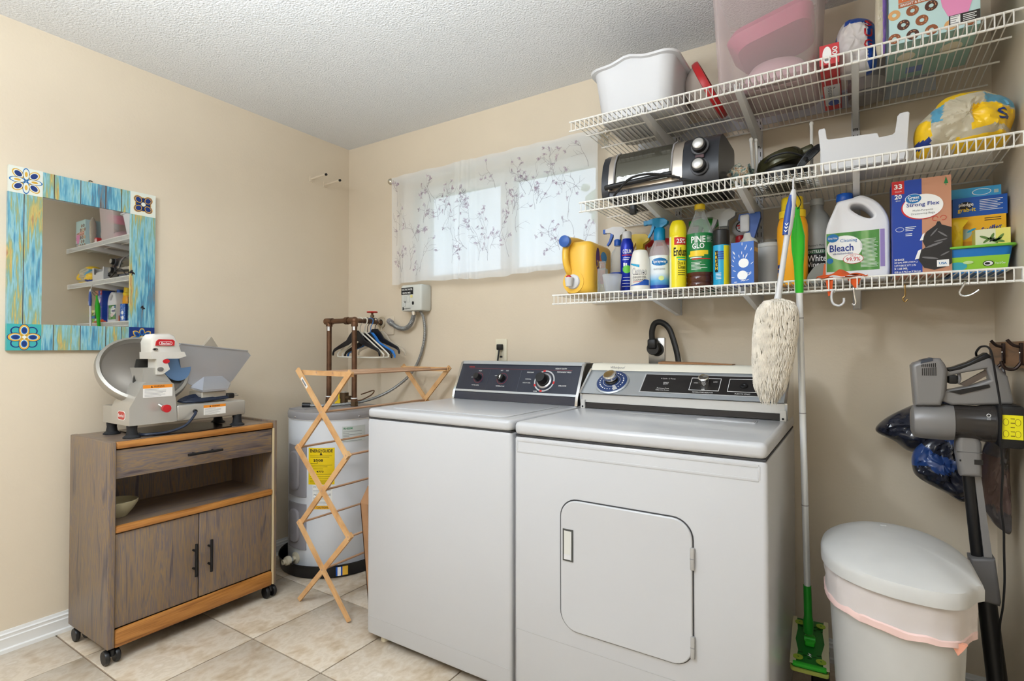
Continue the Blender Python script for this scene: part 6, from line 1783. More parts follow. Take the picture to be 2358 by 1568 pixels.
b = MB(); b.box(-0.212, 0.212, -0.140, -0.128, 0.006, 0.030, mat('toaster_grey', (92, 98, 112), 0.35)); part('base_strip', b, t)
for (fx, fy) in ((-0.17, -0.11), (0.18, -0.11), (-0.17, 0.1), (0.18, 0.1)):
    b = MB(); b.cyl((fx, fy, 0.0), (fx, fy, 0.015), 0.012, black, 10); part('foot', b, t)
b = MB(); b.tube(cr([(0.09, -0.178, 0.03), (0.02, -0.188, 0.052), (-0.04, -0.190, 0.060), (-0.09, -0.188, 0.052), (-0.13, -0.184, 0.02), (-0.15, -0.178, 0.004)]), 0.0042, black, 8)
b.tube(cr([(0.09, -0.176, 0.028), (0.16, -0.172, 0.004), (0.2, -0.13, 0.004), (0.23, -0.06, 0.004)]), 0.0042, black, 8)
part('power_cord', b, t)
b = MB(); b.rbox(-0.107, -0.083, -0.14, -0.118, -0.062, -0.012, 0.005, black); b.tube([(-0.095, -0.129, -0.014), (-0.095, -0.13, 0.004), (-0.12, -0.17, 0.004)], 0.004, black, 6); part('dangling_plug', b, t)

b = MB(); b.ell((2.410, -0.295, Z2 + 0.045), (0.042, 0.058, 0.044), ramp_mat('patterned_cloth', [(0.36, (48, 60, 66)), (0.44, (120, 140, 130)), (0.5, (206, 196, 176)), (0.56, (150, 106, 60)), (0.62, (216, 208, 190)), (0.7, (70, 96, 110))], 22, (1, 1, 1), rough=0.85, detail=3, dist=2.5), 26, 16, 0.35, 9, 3.0)
single('patterned_cloth', b, 'crumpled multicoloured patterned cloth between toaster oven and waffle maker', 'cloth', (2.410, -0.295, Z2))
stk = mat('stick_white', (232, 230, 224), 0.45)
def stick(x0, x1, y, z1, lab):
    b = MB(); b.tube([(x0, y, Z2 + 0.001), (x1, y, z1 - 0.012), (x1, y, z1)], [0.0045, 0.0055, 0.006], stk, 8); b.ell((x1, y, z1), (0.0075, 0.0075, 0.009), stk, 10, 6)
    single('white_stick', b, lab, 'stick', (x0, y, Z2))
stick(2.440, 2.428, -0.20, 1.929, 'left one of the paired slim white sticks standing behind the cloth')
stick(2.450, 2.441, -0.18, 1.929, 'right one of the paired slim white sticks standing behind the cloth')
stick(2.622, 2.622, -0.19, 1.948, 'single slim white stick standing beside the white cut-out bin')

t = bottle_thing('cooling_rack', 'small grey wire grid rack lying under the waffle maker', 'rack', 2.55, -0.27, Z2)
b = MB(); gm = mat('grid_wire', (150, 148, 140), 0.4, 0.6)
for k in range(15):
    x = -0.098 + k * 0.014; b.box(x - 0.0012, x + 0.0012, -0.12, 0.12, 0.0, 0.0024, gm)
for k in range(13):
    y = -0.12 + k * 0.02; b.box(-0.099, 0.099, y - 0.0012, y + 0.0012, 0.0018, 0.0042, gm)
part('grid', b, t, kind='stuff')
t = bottle_thing('waffle_maker', 'black and olive waffle maker with its cord bundled, beside the cloth', 'waffle maker', 2.545, -0.25, Z2 + 0.0044)
olv = mat('olive_black', (62, 60, 38), 0.25, 0.3)
b = MB(); b.lathe([(0.06, 0), (0.072, 0.006), (0.078, 0.03), (0.076, 0.05), (0.070, 0.056), (0.001, 0.058)], black, c=(-0.005, 0, 0), n=34, sy=1.1); part('lower_shell', b, t)
b = MB(); b.T = Matrix.Translation((-0.008, 0, 0.06)) @ Matrix.Rotation(math.radians(-17), 4, 'Y'); b.lathe([(0.072, 0), (0.078, 0.006), (0.079, 0.028), (0.070, 0.046), (0.05, 0.052), (0.001, 0.053)], olv, n=34, sy=1.1); b.rbox(0.06, 0.108, -0.025, 0.025, 0.008, 0.04, 0.008, olv); part('lid', b, t)
b = MB(); b.tube(cr([(-0.055, -0.085, 0.068), (-0.03, -0.098, 0.082), (0.02, -0.10, 0.085), (0.06, -0.085, 0.07)]), 0.0035, black, 6); part('hinge_wire', b, t)
b = MB()
for k in range(6):
    o = k * 0.006
    b.tube(cr([(0.045, -0.09 - o * 0.4, 0.02 + o * 0.5), (0.075, -0.10, 0.045 + o), (0.105, -0.10 + o, 0.072 + o * 0.8), (0.100, -0.09 + o, 0.078 + o * 0.9), (0.06, -0.09 + o, 0.05 + o)]), 0.0034, black, 6)
b.tube([(0.068, -0.115, 0.05), (0.072, -0.085, 0.064)], 0.006, black, 6); part('bundled_cord', b, t)

# white cut-out bin
t = bottle_thing('storage_bin', 'white plastic file bin with a stepped cut-out front on the middle shelf', 'bin', 2.765, -0.30, Z2)
fp_ = [(-0.102, 0.002), (-0.113, 0.128), (-0.111, 0.135), (-0.096, 0.136), (-0.093, 0.130), (-0.090, 0.102), (-0.085, 0.098), (0.036, 0.092), (0.042, 0.090), (0.046, 0.077), (0.078, 0.078), (0.085, 0.084), (0.091, 0.130), (0.097, 0.138), (0.116, 0.139), (0.120, 0.134), (0.112, 0.002)]
shape2d('front_panel', [fp_], 0.005, 0.0015, F_front(0, -0.08, 0), white, t)
b = MB(); b.prism([(-0.08, 0.002), (-0.08, 0.132), (0.09, 0.136), (0.09, 0.002)], 'x', -0.108, -0.104, white); b.prism([(-0.08, 0.002), (-0.08, 0.137), (0.0, 0.140), (0.09, 0.12), (0.09, 0.002)], 'x', 0.112, 0.116, white)
b.box(-0.106, 0.115, 0.087, 0.091, 0.002, 0.12, white); b.box(-0.106, 0.115, -0.08, 0.09, 0.0002, 0.004, white); part('shell', b, t)

# yellow snack-like bag: clear film with yellow and blue print
clr_bag = clear_mat('clear_film', (226, 216, 190), 0.62, 0.18)
ybag = mat('bag_yellow', (246, 200, 36), 0.28)
bbag = mat('bag_blue_dots', (96, 164, 196), 0.3)
nbag = mat('bag_navy', (24, 54, 130), 0.3)
t = thing('paper_goods_bag', 'crumpled clear and yellow plastic bag on the middle shelf at right', 'bag', (3.0, -0.335, Z2))
def ycol(c):
    x, z = c[0], c[2] - Z2
    n_ = noise.noise(Vector((x * 11, z * 11, 2.0))) * 0.022
    if x > 2.95 and z + n_ > 0.142 and x < 3.06: return ybag
    if x > 3.02 and 0.045 < z + n_ < 0.098: return ybag
    if x < 2.93 and z + n_ < 0.10: return nbag if 0.015 < z + n_ < 0.035 else ybag
    if x > 2.985 and z + n_ < 0.03: return ybag
    if 2.94 < x + n_ < 2.965 and 0.09 < z + n_ < 0.14: return bbag
    if x > 3.05 and 0.100 <= z + n_ < 0.132: return bbag
    return clr_bag
b = MB(); b.pillow([(2.912, Z2 + 0.006), (3.0, Z2 + 0.002), (3.098, Z2 + 0.006), (3.112, Z2 + 0.045), (3.122, Z2 + 0.085), (3.114, Z2 + 0.125), (3.07, Z2 + 0.160), (3.02, Z2 + 0.172), (2.968, Z2 + 0.165), (2.94, Z2 + 0.138), (2.904, Z2 + 0.10), (2.897, Z2 + 0.055)], -0.335, 0.088, ybag, 7.0, 0.034, 15, 5, ycol); bg_ = part('film', b, t)
txt('S', 0.026, 0.034, F_front(3.086, -0.404, Z2 + 0.074) @ Matrix.Rotation(0.15, 4, 'Z'), nbag, bg_, bold=0.015, drape=True)
b = MB(); b.ell((3.0, -0.33, Z2 + 0.055), (0.07, 0.045, 0.048), mat('white_paper_goods', (226, 216, 196), 0.8), 16, 10, 0.1, 6, 2.0); part('contents', b, t)

# ---- top shelf
t = bottle_thing('dish_basin', 'white plastic wash basin at the left end of the top shelf', 'basin', 2.052, -0.258, Z1)
rgs = []
for z_, sx, sy, r in ((0.0, 0.128, 0.138, 0.04), (0.006, 0.136, 0.146, 0.045), (0.17, 0.154, 0.172, 0.05), (0.186, 0.157, 0.175, 0.05), (0.188, 0.170, 0.187, 0.055), (0.195, 0.172, 0.190, 0.055), (0.194, 0.156, 0.174, 0.05), (0.02, 0.132, 0.142, 0.045), (0.012, 0.12, 0.13, 0.04)):
    ring = rring(-sx, sx, -sy, sy, r, z_, 6)
    if z_ > 0.18:
        ring = [(p[0], p[1], p[2] + 0.016 * math.exp(-((p[0] + 0.0) / 0.055) ** 2)) for p in ring]
    rgs.append(ring)
b = MB()
mid = []
for ring in rgs:      # add points along the long edges so the handle swell shows
    n_ = len(ring); o_ = []
    for i in range(n_):
        p, q = Vector(ring[i]), Vector(ring[(i + 1) % n_])
        o_.append(tuple(p))
        if (p - q).length > 0.08:
            for k in range(1, 10):
                w = p.lerp(q, k / 10)
                zz = w.z
                if abs(p.y - q.y) < 0.01 and zz > 0.18:
                    zz = min(p.z, q.z) + 0.018 * math.exp(-((w.x + 0.01) / 0.045) ** 2)
                o_.append((w.x, w.y, zz))
    mid.append(o_)
b.loft(mid, white); part('tub', b, t)

t = bottle_thing('mixing_bowl', 'clear plastic bowl with a red lid standing on edge beside the basin', 'bowl', 2.279, -0.19, Z1)
ax_ = F_uv((0.0, 0.0, 0.122), (0, 1, 0.05), (-0.42, 0, 0.91))
b = MB(); b.T = ax_
b.lathe([(0.03, -0.08), (0.055, -0.076), (0.085, -0.055), (0.105, -0.024), (0.112, -0.004), (0.110, -0.003), (0.1, -0.024), (0.08, -0.053), (0.05, -0.073), (0.001, -0.077)], clear_mat('bowl_clear', (228, 214, 204), 0.3, 0.12), n=40); part('bowl', b, t)
b = MB(); b.T = ax_
b.lathe([(0.111, -0.012), (0.117, -0.010), (0.119, 0.004), (0.116, 0.014), (0.108, 0.015), (0.105, 0.004)], mat('lid_red', (186, 32, 36), 0.35), n=40); b.lathe([(0.105, 0.004), (0.10, 0.003), (0.001, 0.003)], mat('lid_rose', (196, 120, 112), 0.3), n=40); part('lid', b, t)

t = bottle_thing('storage_tote', 'tall translucent plastic tote holding pink kitchenware on the top shelf', 'tote', 2.503, -0.262, Z1)
tote = clear_mat('tote_film', (236, 222, 220), 0.13, 0.25)
b = MB()
rgs = []
for z_, s_ in ((0.0, 0.0), (0.008, 0.008), (0.37, 0.026), (0.372, 0.034), (0.384, 0.036), (0.384, 0.022), (0.37, 0.022), (0.012, 0.005)):
    rgs.append(rring(-0.142 - s_, 0.136 + s_, -0.142 - s_, 0.142 + s_, 0.04, z_, 6))
b.loft(rgs, tote); part('tub', b, t)
b = MB(); b.box(-0.1, 0.1, -0.1, 0.1, 0.002, 0.004, mat('tote_base_rings', (196, 168, 170), 0.5)); part('base_ribs', b, t)
pk = mat('pink_plastic', (200, 84, 128), 0.4)
t = bottle_thing('pink_container', 'deep pink plastic container tilted inside the translucent tote', 'container', 2.512, -0.262, Z1 + 0.14)
b = MB(); b.T = Matrix.Translation((0, 0, 0.05)) @ Matrix.Rotation(math.radians(-13), 4, 'Y')
b.loft([rring(-0.11, 0.12, -0.115, 0.115, 0.05, -0.012, 6), rring(-0.135, 0.138, -0.125, 0.125, 0.05, 0.035, 6), rring(-0.12, 0.128, -0.115, 0.115, 0.05, 0.055, 6)], pk); part('container', b, t)
t = bottle_thing('plastic_bowl', 'pale pink translucent bowl upside down at the bottom of the tote', 'bowl', 2.522, -0.262, Z1 + 0.014)
b = MB(); b.lathe([(0.115, 0.0), (0.12, 0.004), (0.112, 0.05), (0.085, 0.09), (0.055, 0.104), (0.001, 0.106)], mat('pale_pink_plastic', (228, 196, 206), 0.35), n=36); part('bowl', b, t)

t = bottle_thing('plastic_wrap_box', 'long thin red and white carton end-on at the top shelf front', 'box', 2.685, -0.245, Z1)
b = MB(); b.box(-0.026, 0.026, -0.185, 0.185, 0, 0.062, mat('carton_red', (204, 58, 62), 0.5)); bd = part('carton', b, t)
b = MB(); b.T = F_front(0, -0.1852, 0); b.ellipse(-0.006, 0.03, 0.012, 0.026, 0, 0.0005, winkp, 20); b.box(-0.012, 0.0, 0.012, 0.024, 0.0005, 0.0008, greyink); part('end_print', b, bd)
b = MB(); b.box(-0.022, 0.024, -0.03, 0.14, -0.0006, 0.0, mat('carton_white', (226, 226, 230), 0.5)); b.T = Matrix(((1, 0, 0, 0), (0, 1, 0, 0.12), (0, 0, 1, -0.0012), (0, 0, 0, 1))); b.ellipse(0.004, 0, 0.017, 0.024, 0, 0.0006, royal, 20); pf = part('bottom_panel', b, bd)
txt('100', 0.034, 0.014, F_uv((0.015, -0.1862, 0.034), (0, 0, 1), (-1, 0, 0)), winkp, pf, bold=0.02)
txt('Roaster', 0.11, 0.022, F_uv((0.0, 0.04, -0.0008), (0, 1, 0), (1, 0, 0)), greyink, pf, bold=0.01)

t = thing('sugar_bag', 'half-empty white bag with blue sides and red letters on top shelf', 'bag', (2.76, -0.28, Z1))
sblue = mat('bag_deep_blue', (22, 66, 150), 0.35)
swht = mat('bag_pale', (212, 206, 204), 0.4)
def scol(c):
    x, z = c[0], c[2] - Z1
    if x > 2.785 or (z > 0.140 + (2.76 - x) * 0.2 and x > 2.725) or x < 2.703: return sblue
    return swht
b = MB(); b.pillow([(2.708, Z1 + 0.004), (2.80, Z1 + 0.004), (2.810, Z1 + 0.08), (2.806, Z1 + 0.14), (2.780, Z1 + 0.172), (2.73, Z1 + 0.178), (2.702, Z1 + 0.14), (2.696, Z1 + 0.07)], -0.30, 0.06, swht, 3.0, 0.018, 16, 4, scol); bg_ = part('bag', b, t)
for k, ch in enumerate('SUG'):
    txt(ch, 0.022, 0.024, F_front(2.788 - k * 0.001, -0.347, Z1 + 0.135 - k * 0.032), red, bg_, bold=0.02, drape=True)
t = bottle_thing('round_tub', 'squat plastic tub with grey base and red lid at the wall behind the bags', 'tub', 2.785, -0.085, Z1)
b = MB(); b.lathe([(0.050, 0), (0.054, 0.004), (0.056, 0.19), (0.055, 0.195)], mat('tub_grey', (170, 166, 168), 0.4), n=30); part('tub', b, t)
b = MB(); b.lathe([(0.058, 0.192), (0.06, 0.2), (0.058, 0.225), (0.05, 0.232), (0.001, 0.233)], mat('tub_lid_red', (150, 20, 28), 0.4), n=30); part('lid', b, t)
b = MB(); b.lathe([(0.0555, 0.02), (0.0562, 0.022), (0.0566, 0.06)], swht, n=30); part('label_band', b, t)
b = MB()
def pcol(c):
    return mat('bag_violet', (150, 110, 190), 0.3) if c[0] > 2.821 else clr_bag
b.pillow([(2.806, Z1 + 0.006), (2.826, Z1 + 0.006), (2.832, Z1 + 0.14), (2.83, Z1 + 0.25), (2.81, Z1 + 0.24), (2.802, Z1 + 0.12)], -0.405, 0.022, clr_bag, 9.0, 0.010, 22, 3, pcol)
single('film_pouch', b, 'narrow clear and violet film pouch beside the doughnut coffee box', 'pouch', (2.815, -0.405, Z1))

# doughnut coffee carton
t = bottle_thing('coffee_box', 'pale aqua coffee carton printed with doughnuts and a pink mug', 'box', 2.935, -0.327, Z1)
aq = mat('carton_aqua', (196, 226, 226), 0.5); aqd = mat('carton_teal', (150, 186, 176), 0.5)
b = MB(); b.box(-0.100, 0.100, -0.125, 0.125, 0, 0.235, aq); bd = part('carton', b, t)
b = MB(); b.box(-0.0995, 0.0995, -0.1245, 0.1245, -0.0005, 0.0, aqd); b.box(0.1, 0.1004, -0.124, 0.124, 0.001, 0.234, aqd); part('bottom_face', b, bd)
d1, d2, d3, d4 = mat('doughnut_brown', (150, 88, 54), 0.5), mat('doughnut_dark', (84, 50, 38), 0.5), mat('doughnut_tan', (220, 170, 110), 0.5), mat('sprinkle', (230, 170, 120), 0.5)
b = MB(); b.T = F_front(0, -0.1252, 0)
r3 = random.Random(4)
dn = []
for row in range(6):
    for k in range(5):
        u = -0.088 + k * 0.042 + (0.021 if row % 2 else 0); v = 0.016 + row * 0.034
        if u < 0.088 and not (u > 0.004 and v > 0.03) and not (v > 0.085 and v < 0.15 and u < 0.03):
            dn.append((u, v))
for i, (u, v) in enumerate(dn):
    m_ = (d1, d2, d1, d3)[i % 4]
    b.annulus(u, v, 0.0055, 0.0145, 0, 0.0008, m_, 18)
    for k in range(6):
        a = r3.uniform(0, 6.28); b.ellipse(u + 0.010 * math.cos(a), v + 0.010 * math.sin(a), 0.0022, 0.0008, 0.0008, 0.0011, d4, 6, r3.uniform(0, 3))
ban = part('doughnut_print', b, bd, kind='stuff')
b = MB(); b.T = F_front(0, -0.1252, 0); b.box(-0.078, 0.022, 0.114, 0.136, 0.0002, 0.001, mat('banner_orange', (214, 116, 66), 0.5)); b.box(-0.078, 0.016, 0.100, 0.112, 0.0002, 0.001, mat('banner_rust', (186, 110, 72), 0.5)); bn = part('banner', b, bd)
txt('MEDIUM ROAST', 0.082, 0.012, F_front(-0.028, -0.1264, 0.125), winkp, bn, bold=0.02); txt('BRIGHT & BALANCED', 0.084, 0.007, F_front(-0.031, -0.1264, 0.106), winkp, bn, bold=0.01)
b = MB(); b.T = F_front(0, -0.1252, 0)
pm = mat('mug_pink', (236, 150, 196), 0.5); pmd = mat('mug_pink_shade', (214, 120, 176), 0.5)
b.prism([(0.012, 0.122), (0.020, 0.072), (0.032, 0.042), (0.044, 0.030), (0.074, 0.034), (0.084, 0.072), (0.089, 0.127)], 'z', 0.0002, 0.0008, pm); b.annulus(0.0855, 0.082, 0.009, 0.014, 0.0001, 0.0007, pmd, 18, -100, 100); b.ellipse(0.051, 0.124, 0.0385, 0.010, 0.0008, 0.0012, mat('mug_rim', (244, 214, 228), 0.5), 26); b.ellipse(0.051, 0.124, 0.032, 0.0075, 0.0012, 0.0015, mat('coffee_print', (190, 150, 116), 0.5), 24); part('mug_print', b, bd)
b = MB(); b.T = F_front(0, -0.1252, 0); b.box(0.034, 0.0995, 0.010, 0.040, 0.0009, 0.0013, mat('print_dark_band', (52, 46, 44), 0.5)); b.box(0.037, 0.058, 0.012, 0.038, 0.0013, 0.0016, winkp)
for k in range(5):
    b.box(0.064, 0.092 - 0.004 * (k % 2), 0.033 - k * 0.005, 0.035 - k * 0.005, 0.0013, 0.0016, winkp)
    if k < 4:
        b.box(0.037, 0.055 - 0.003 * (k % 3), 0.034 - k * 0.006, 0.036 - k * 0.006, 0.0016, 0.0018, greyink)
part('dark_panel', b, bd)
b = MB(); b.T = Matrix(((1, 0, 0, 0), (0, 1, 0, 0), (0, 0, 1, -0.0012), (0, 0, 0, 1)))
b.ellipse(0.05, -0.02, 0.026, 0.034, 0, 0.0006, mat('carton_cream2', (226, 218, 196), 0.5), 20); b.box(-0.05, -0.01, 0.05, 0.09, 0, 0.0006, mat('print_periwinkle', (120, 140, 200), 0.5)); b.ellipse(-0.055, -0.03, 0.022, 0.026, 0, 0.0006, mat('carton_cream2'), 18); part('bottom_print', b, bd, kind='stuff')

# ------------------------------------------------------------------ hooks under the shelves
def shook(name, label, pts, r, m, loc):
    b = MB(); b.tube(cr(pts), r, m, 8)
    single(name, b, label, 'hook', loc)
shook('hanging_hook', 'white plastic hook hanging from the lowest shelf lip below the rag', [(2.692, -0.407, 1.333), (2.690, -0.412, 1.339), (2.686, -0.416, 1.33), (2.686, -0.418, 1.31), (2.692, -0.42, 1.296), (2.706, -0.42, 1.291), (2.717, -0.42, 1.30), (2.718, -0.42, 1.314)], 0.0032, white, (2.69, -0.415, 1.33))
shook('hanging_hook', 'small silver S-hook hanging from the lowest shelf lip below the bleach', [(2.742, -0.399, 1.338), (2.742, -0.404, 1.3465), (2.743, -0.412, 1.342), (2.745, -0.412, 1.318), (2.748, -0.412, 1.300), (2.744, -0.412, 1.292), (2.738, -0.412, 1.296)], 0.0024, chrome, (2.742, -0.41, 1.338))
shook('hanging_hook', 'tiny brass hook hanging below the blue trash bag carton', [(2.868, -0.399, 1.338), (2.868, -0.404, 1.3465), (2.868, -0.410, 1.342), (2.868, -0.41, 1.315), (2.863, -0.41, 1.306), (2.868, -0.41, 1.296), (2.874, -0.41, 1.303)], 0.002, mat('brass', (140, 112, 66), 0.35, 0.9), (2.868, -0.405, 1.338))
shook('hanging_hook', 'open chrome hook hanging sideways below the wet-cloth tub', [(3.002, -0.398, 1.340), (3.002, -0.404, 1.3465), (3.000, -0.410, 1.338), (2.992, -0.412, 1.322), (2.99, -0.414, 1.312), (3.0, -0.416, 1.305), (3.016, -0.418, 1.309), (3.03, -0.42, 1.32)], 0.0026, chrome, (3.0, -0.41, 1.34))
shook('hanging_hook', 'white hook on the middle shelf lip carrying the duster and the mop', [(2.590, -0.470, 1.682), (2.590, -0.476, 1.6875), (2.590, -0.486, 1.68), (2.590, -0.490, 1.665), (2.590, -0.492, 1.645), (2.590, -0.488, 1.637), (2.590, -0.482, 1.642)], 0.0028, white, (2.59, -0.485, 1.68))

# ------------------------------------------------------------------ lambswool duster
t = thing('wool_duster', 'long cream lambswool duster with a blue and white handle, hanging', 'duster', (2.55, -0.495, 1.31))
dm = mat('duster_blue', (44, 78, 158), 0.4)
b = MB()
ax0, ax1 = Vector((2.5915, -0.495, 1.645)), Vector((2.546, -0.508, 1.305))
def ap(f): return tuple(ax0.lerp(ax1, f))
b.tube([ap(0.40), ap(0.55), ap(0.92), ap(1.0)], [0.0085, 0.008, 0.0085, 0.012], white, 12); part('shaft', b, t)
b = MB(); b.tube([ap(0.0), ap(0.05), ap(0.2), ap(0.34), ap(0.41)], [0.006, 0.010, 0.0125, 0.0125, 0.0095], white, 12, flat=1.0); hd = part('grip', b, t)
b = MB()
for f0, f1, rr in ((0.04, 0.40, 0.0125),):
    o_ = Vector((-0.004, -0.0035, 0))
    b.tube([tuple(Vector(ap(0.05)) + o_), tuple(Vector(ap(0.15)) + o_), tuple(Vector(ap(0.3)) + o_), tuple(Vector(ap(0.405)) + o_)], [0.006, 0.0105, 0.0118, 0.009], dm, 12)
part('blue_inlay', b, hd)
b = MB()
for k in range(3):
    p = Vector(ap(0.31 + k * 0.03)) + Vector((-0.004, -0.0162, 0)); b.prism([(p.x - 0.005, p.z + 0.003), (p.x, p.z - 0.002), (p.x + 0.005, p.z + 0.003), (p.x + 0.004, p.z - 0.001), (p.x, p.z - 0.006), (p.x - 0.004, p.z - 0.001)], 'y', p.y, p.y + 0.002, winkp)
part('grip_marks', b, hd)
wool = mat('lambswool', (222, 214, 200), 0.95, var=0.08, vscale=40)
b = MB()
A, B = Vector((2.547, -0.508, 1.312)), Vector((2.520, -0.512, 1.03))
prof = [(0.0, 0.012), (0.03, 0.04), (0.10, 0.052), (0.3, 0.056), (0.6, 0.050), (0.85, 0.038), (1.0, 0.012)]
b.tube([tuple(A.lerp(B, f)) for f, r in prof], [r for f, r in prof], wool, 20); part('wool_core', b, t)
b = MB(); r4 = random.Random(5)
def rad(f):
    for (f0, r0), (f1, r1) in zip(prof, prof[1:]):
        if f0 <= f <= f1:
            return r0 + (r1 - r0) * (f - f0) / (f1 - f0)
    return 0.02
for k in range(3600):
    f = r4.random() ** 0.9
    a = r4.uniform(0, 6.283)
    r = rad(f) * 0.92
    p = A.lerp(B, f) + Vector((math.cos(a) * r, math.sin(a) * r, 0))
    out = Vector((math.cos(a), math.sin(a), 0))
    ln = r4.uniform(0.022, 0.048)
    tw = r4.uniform(-0.3, 0.3)
    side = Vector((-math.sin(a), math.cos(a), 0)) * tw
    pts = [p, p + out * 0.008 + Vector((0, 0, 0.002 - ln * 0.22)), p + out * 0.011 + side * ln * 0.4 + Vector((0, 0, -ln * 0.6)), p + out * 0.006 + side * ln * 0.8 + Vector((0, 0, -ln))]
    b.tube([tuple(q) for q in pts], [0.0026, 0.0028, 0.0020, 0.0003], wool, 4)
part('wool_locks', b, t, kind='stuff')

# ------------------------------------------------------------------ flat mop
t = thing('flat_mop', 'green and white flat floor mop hanging beside the dryer', 'mop', (2.607, -0.34, 0.2))
gm_ = mat('mop_green', (48, 196, 44), 0.35); pol = mat('mop_pole_white', (232, 234, 236), 0.3, 0.2)
M0, M1 = Vector((2.612, -0.345, 0.225)), Vector((2.5965, -0.4505, 1.600))
def mp(z):
    return tuple(M0.lerp(M1, (z - M0.z) / (M1.z - M0.z)))
b = MB(); b.tube([mp(0.39), mp(1.345)], 0.0098, pol, 14); pl_ = part('pole', b, t)
b = MB()
for z_ in (0.66, 0.955, 1.255):
    b.tube([mp(z_), mp(z_ + 0.003)], 0.0102, tgrey, 14)
part('pole_joints', b, t)
b = MB(); b.tube([mp(1.335), mp(1.34), mp(1.42), mp(1.47), mp(1.51), mp(1.55), mp(1.575), mp(1.60)], [0.0112, 0.0118, 0.0135, 0.0185, 0.0195, 0.0125, 0.007, 0.008], gm_, 16); part('grip', b, t)
b = MB(); q = mp(1.59); b.tube(cr([(q[0] - 0.002, q[1] - 0.004, q[2]), (q[0] + 0.012, q[1] - 0.02, q[2] + 0.02), (2.594, -0.489, 1.642), (2.588, -0.489, 1.641), (q[0] - 0.004, q[1] + 0.006, q[2] + 0.02), (q[0], q[1], q[2])]), 0.0014, black, 6); part('hanging_loop', b, t)
gd = mat('mop_dark_green', (26, 120, 36), 0.4)
b = MB(); b.tube([mp(0.245), mp(0.28), mp(0.30), mp(0.40)], [0.014, 0.0155, 0.012, 0.0115], mat('mop_mid_green', (36, 160, 44), 0.35), 14); part('lower_sleeve', b, t)
HT = Matrix.Translation((2.615, -0.34, 0.205)) @ Matrix.Rotation(math.radians(6), 4, 'X') @ Matrix.Rotation(math.radians(3), 4, 'Z')
b = MB(); b.T = HT; b.rbox(-0.049, 0.049, -0.13, 0.13, -0.004, 0.008, 0.003, gd, rp=0.01); hp = part('head_plate', b, t)
b = MB(); b.T = HT; b.rbox(-0.052, 0.052, -0.135, 0.135, -0.0155, -0.004, 0.003, mat('mop_pad_lime', (190, 200, 96), 0.8), rp=0.01); part('cloth', b, t)
b = MB(); b.T = HT
for s_ in (-1, 1):
    b.prism([(s_ * 0.053, -0.132), (s_ * 0.038, -0.132), (s_ * 0.032, -0.06), (s_ * 0.041, 0.0), (s_ * 0.036, 0.06), (s_ * 0.040, 0.132), (s_ * 0.053, 0.132)], 'z', 0.0082, 0.0105, mat('mop_cloth_cream', (214, 206, 170), 0.9))
part('cloth_flaps', b, t)
b = MB(); b.T = HT; b.rbox(-0.046, 0.046, -0.134, -0.118, 0.0, 0.012, 0.004, gm_)
part('front_bumper', b, t)
b = MB(); b.T = HT
for sx in (-1, 1):
    for sy in (-1, 1):
        b.ellipse(sx * 0.031, sy * 0.098, 0.014, 0.013, 0.0105, 0.0125, mat('gripper_lime', (160, 190, 60), 0.5), 18); b.ellipse(sx * 0.031, sy * 0.098, 0.003, 0.002, 0.0125, 0.0128, gd, 6)
part('cloth_grippers', b, hp)
b = MB(); b.T = HT
for k in range(6):
    for j in range(3):
        b.ellipse(-0.025 + j * 0.025 + (0.012 if k % 2 else 0), -0.09 + k * 0.012 if k < 3 else 0.04 + k * 0.01, 0.007, 0.0022, 0.008, 0.0086, mat('mop_slots', (14, 60, 22), 0.6), 8, 0.2)
b.prism([(-0.004, -0.062), (0.006, -0.07), (0.0, -0.07), (0.006, -0.082), (-0.006, -0.074), (0.0, -0.073)], 'z', 0.0082, 0.009, winkp)
part('plate_slots', b, hp)
b = MB(); b.T = HT; b.rbox(-0.014, 0.014, -0.03, 0.022, 0.008, 0.024, 0.005, gm_); b.cyl((-0.016, -0.005, 0.02), (0.016, -0.005, 0.02), 0.009, gm_, 12); part('swivel_joint', b, t)

b = MB(); b.rbox(2.615, 2.665, -0.30, -0.20, 0.0006, 0.135, 0.006, black)
single('black_box', b, 'black upright block on the floor behind the trash can', 'box', (2.64, -0.25, 0))

# ------------------------------------------------------------------ trash can
t = thing('trash_can', 'white plastic trash can with a swing lid and pink-edged liner', 'trash can', (2.82, -0.62, 0))
lid_o = [(2.662, -0.64), (2.666, -0.56), (2.682, -0.49), (2.712, -0.43), (2.752, -0.395), (2.80, -0.38), (2.85, -0.383), (2.90, -0.41), (2.94, -0.455), (2.965, -0.51), (2.975, -0.56), (2.990, -0.60), (2.992, -0.78), (2.968, -0.80), (2.940, -0.862), (2.90, -0.884), (2.85, -0.884), (2.80, -0.872), (2.745, -0.84), (2.70, -0.79), (2.672, -0.72)]
lid_o = [(min(p[0], 2.984), -0.38 + (p[1] + 0.38) * 0.935) for p in lid_o]
ctr = (2.822, -0.61)
_o = []
for i in range(len(lid_o)):
    q0, q1, q2, q3 = lid_o[i - 1], lid_o[i], lid_o[(i + 1) % len(lid_o)], lid_o[(i + 2) % len(lid_o)]
    for k in range(3):
        f = k / 3
        if i in (10, 11, 12):
            _o.append((q1[0] + (q2[0] - q1[0]) * f, q1[1] + (q2[1] - q1[1]) * f))
        else:
            _o.append(tuple(0.5 * (2 * q1[d] + (q2[d] - q0[d]) * f + (2 * q0[d] - 5 * q1[d] + 4 * q2[d] - q3[d]) * f * f + (3 * q1[d] - q0[d] - 3 * q2[d] + q3[d]) * f ** 3) for d in (0, 1)))
lid_o = _o
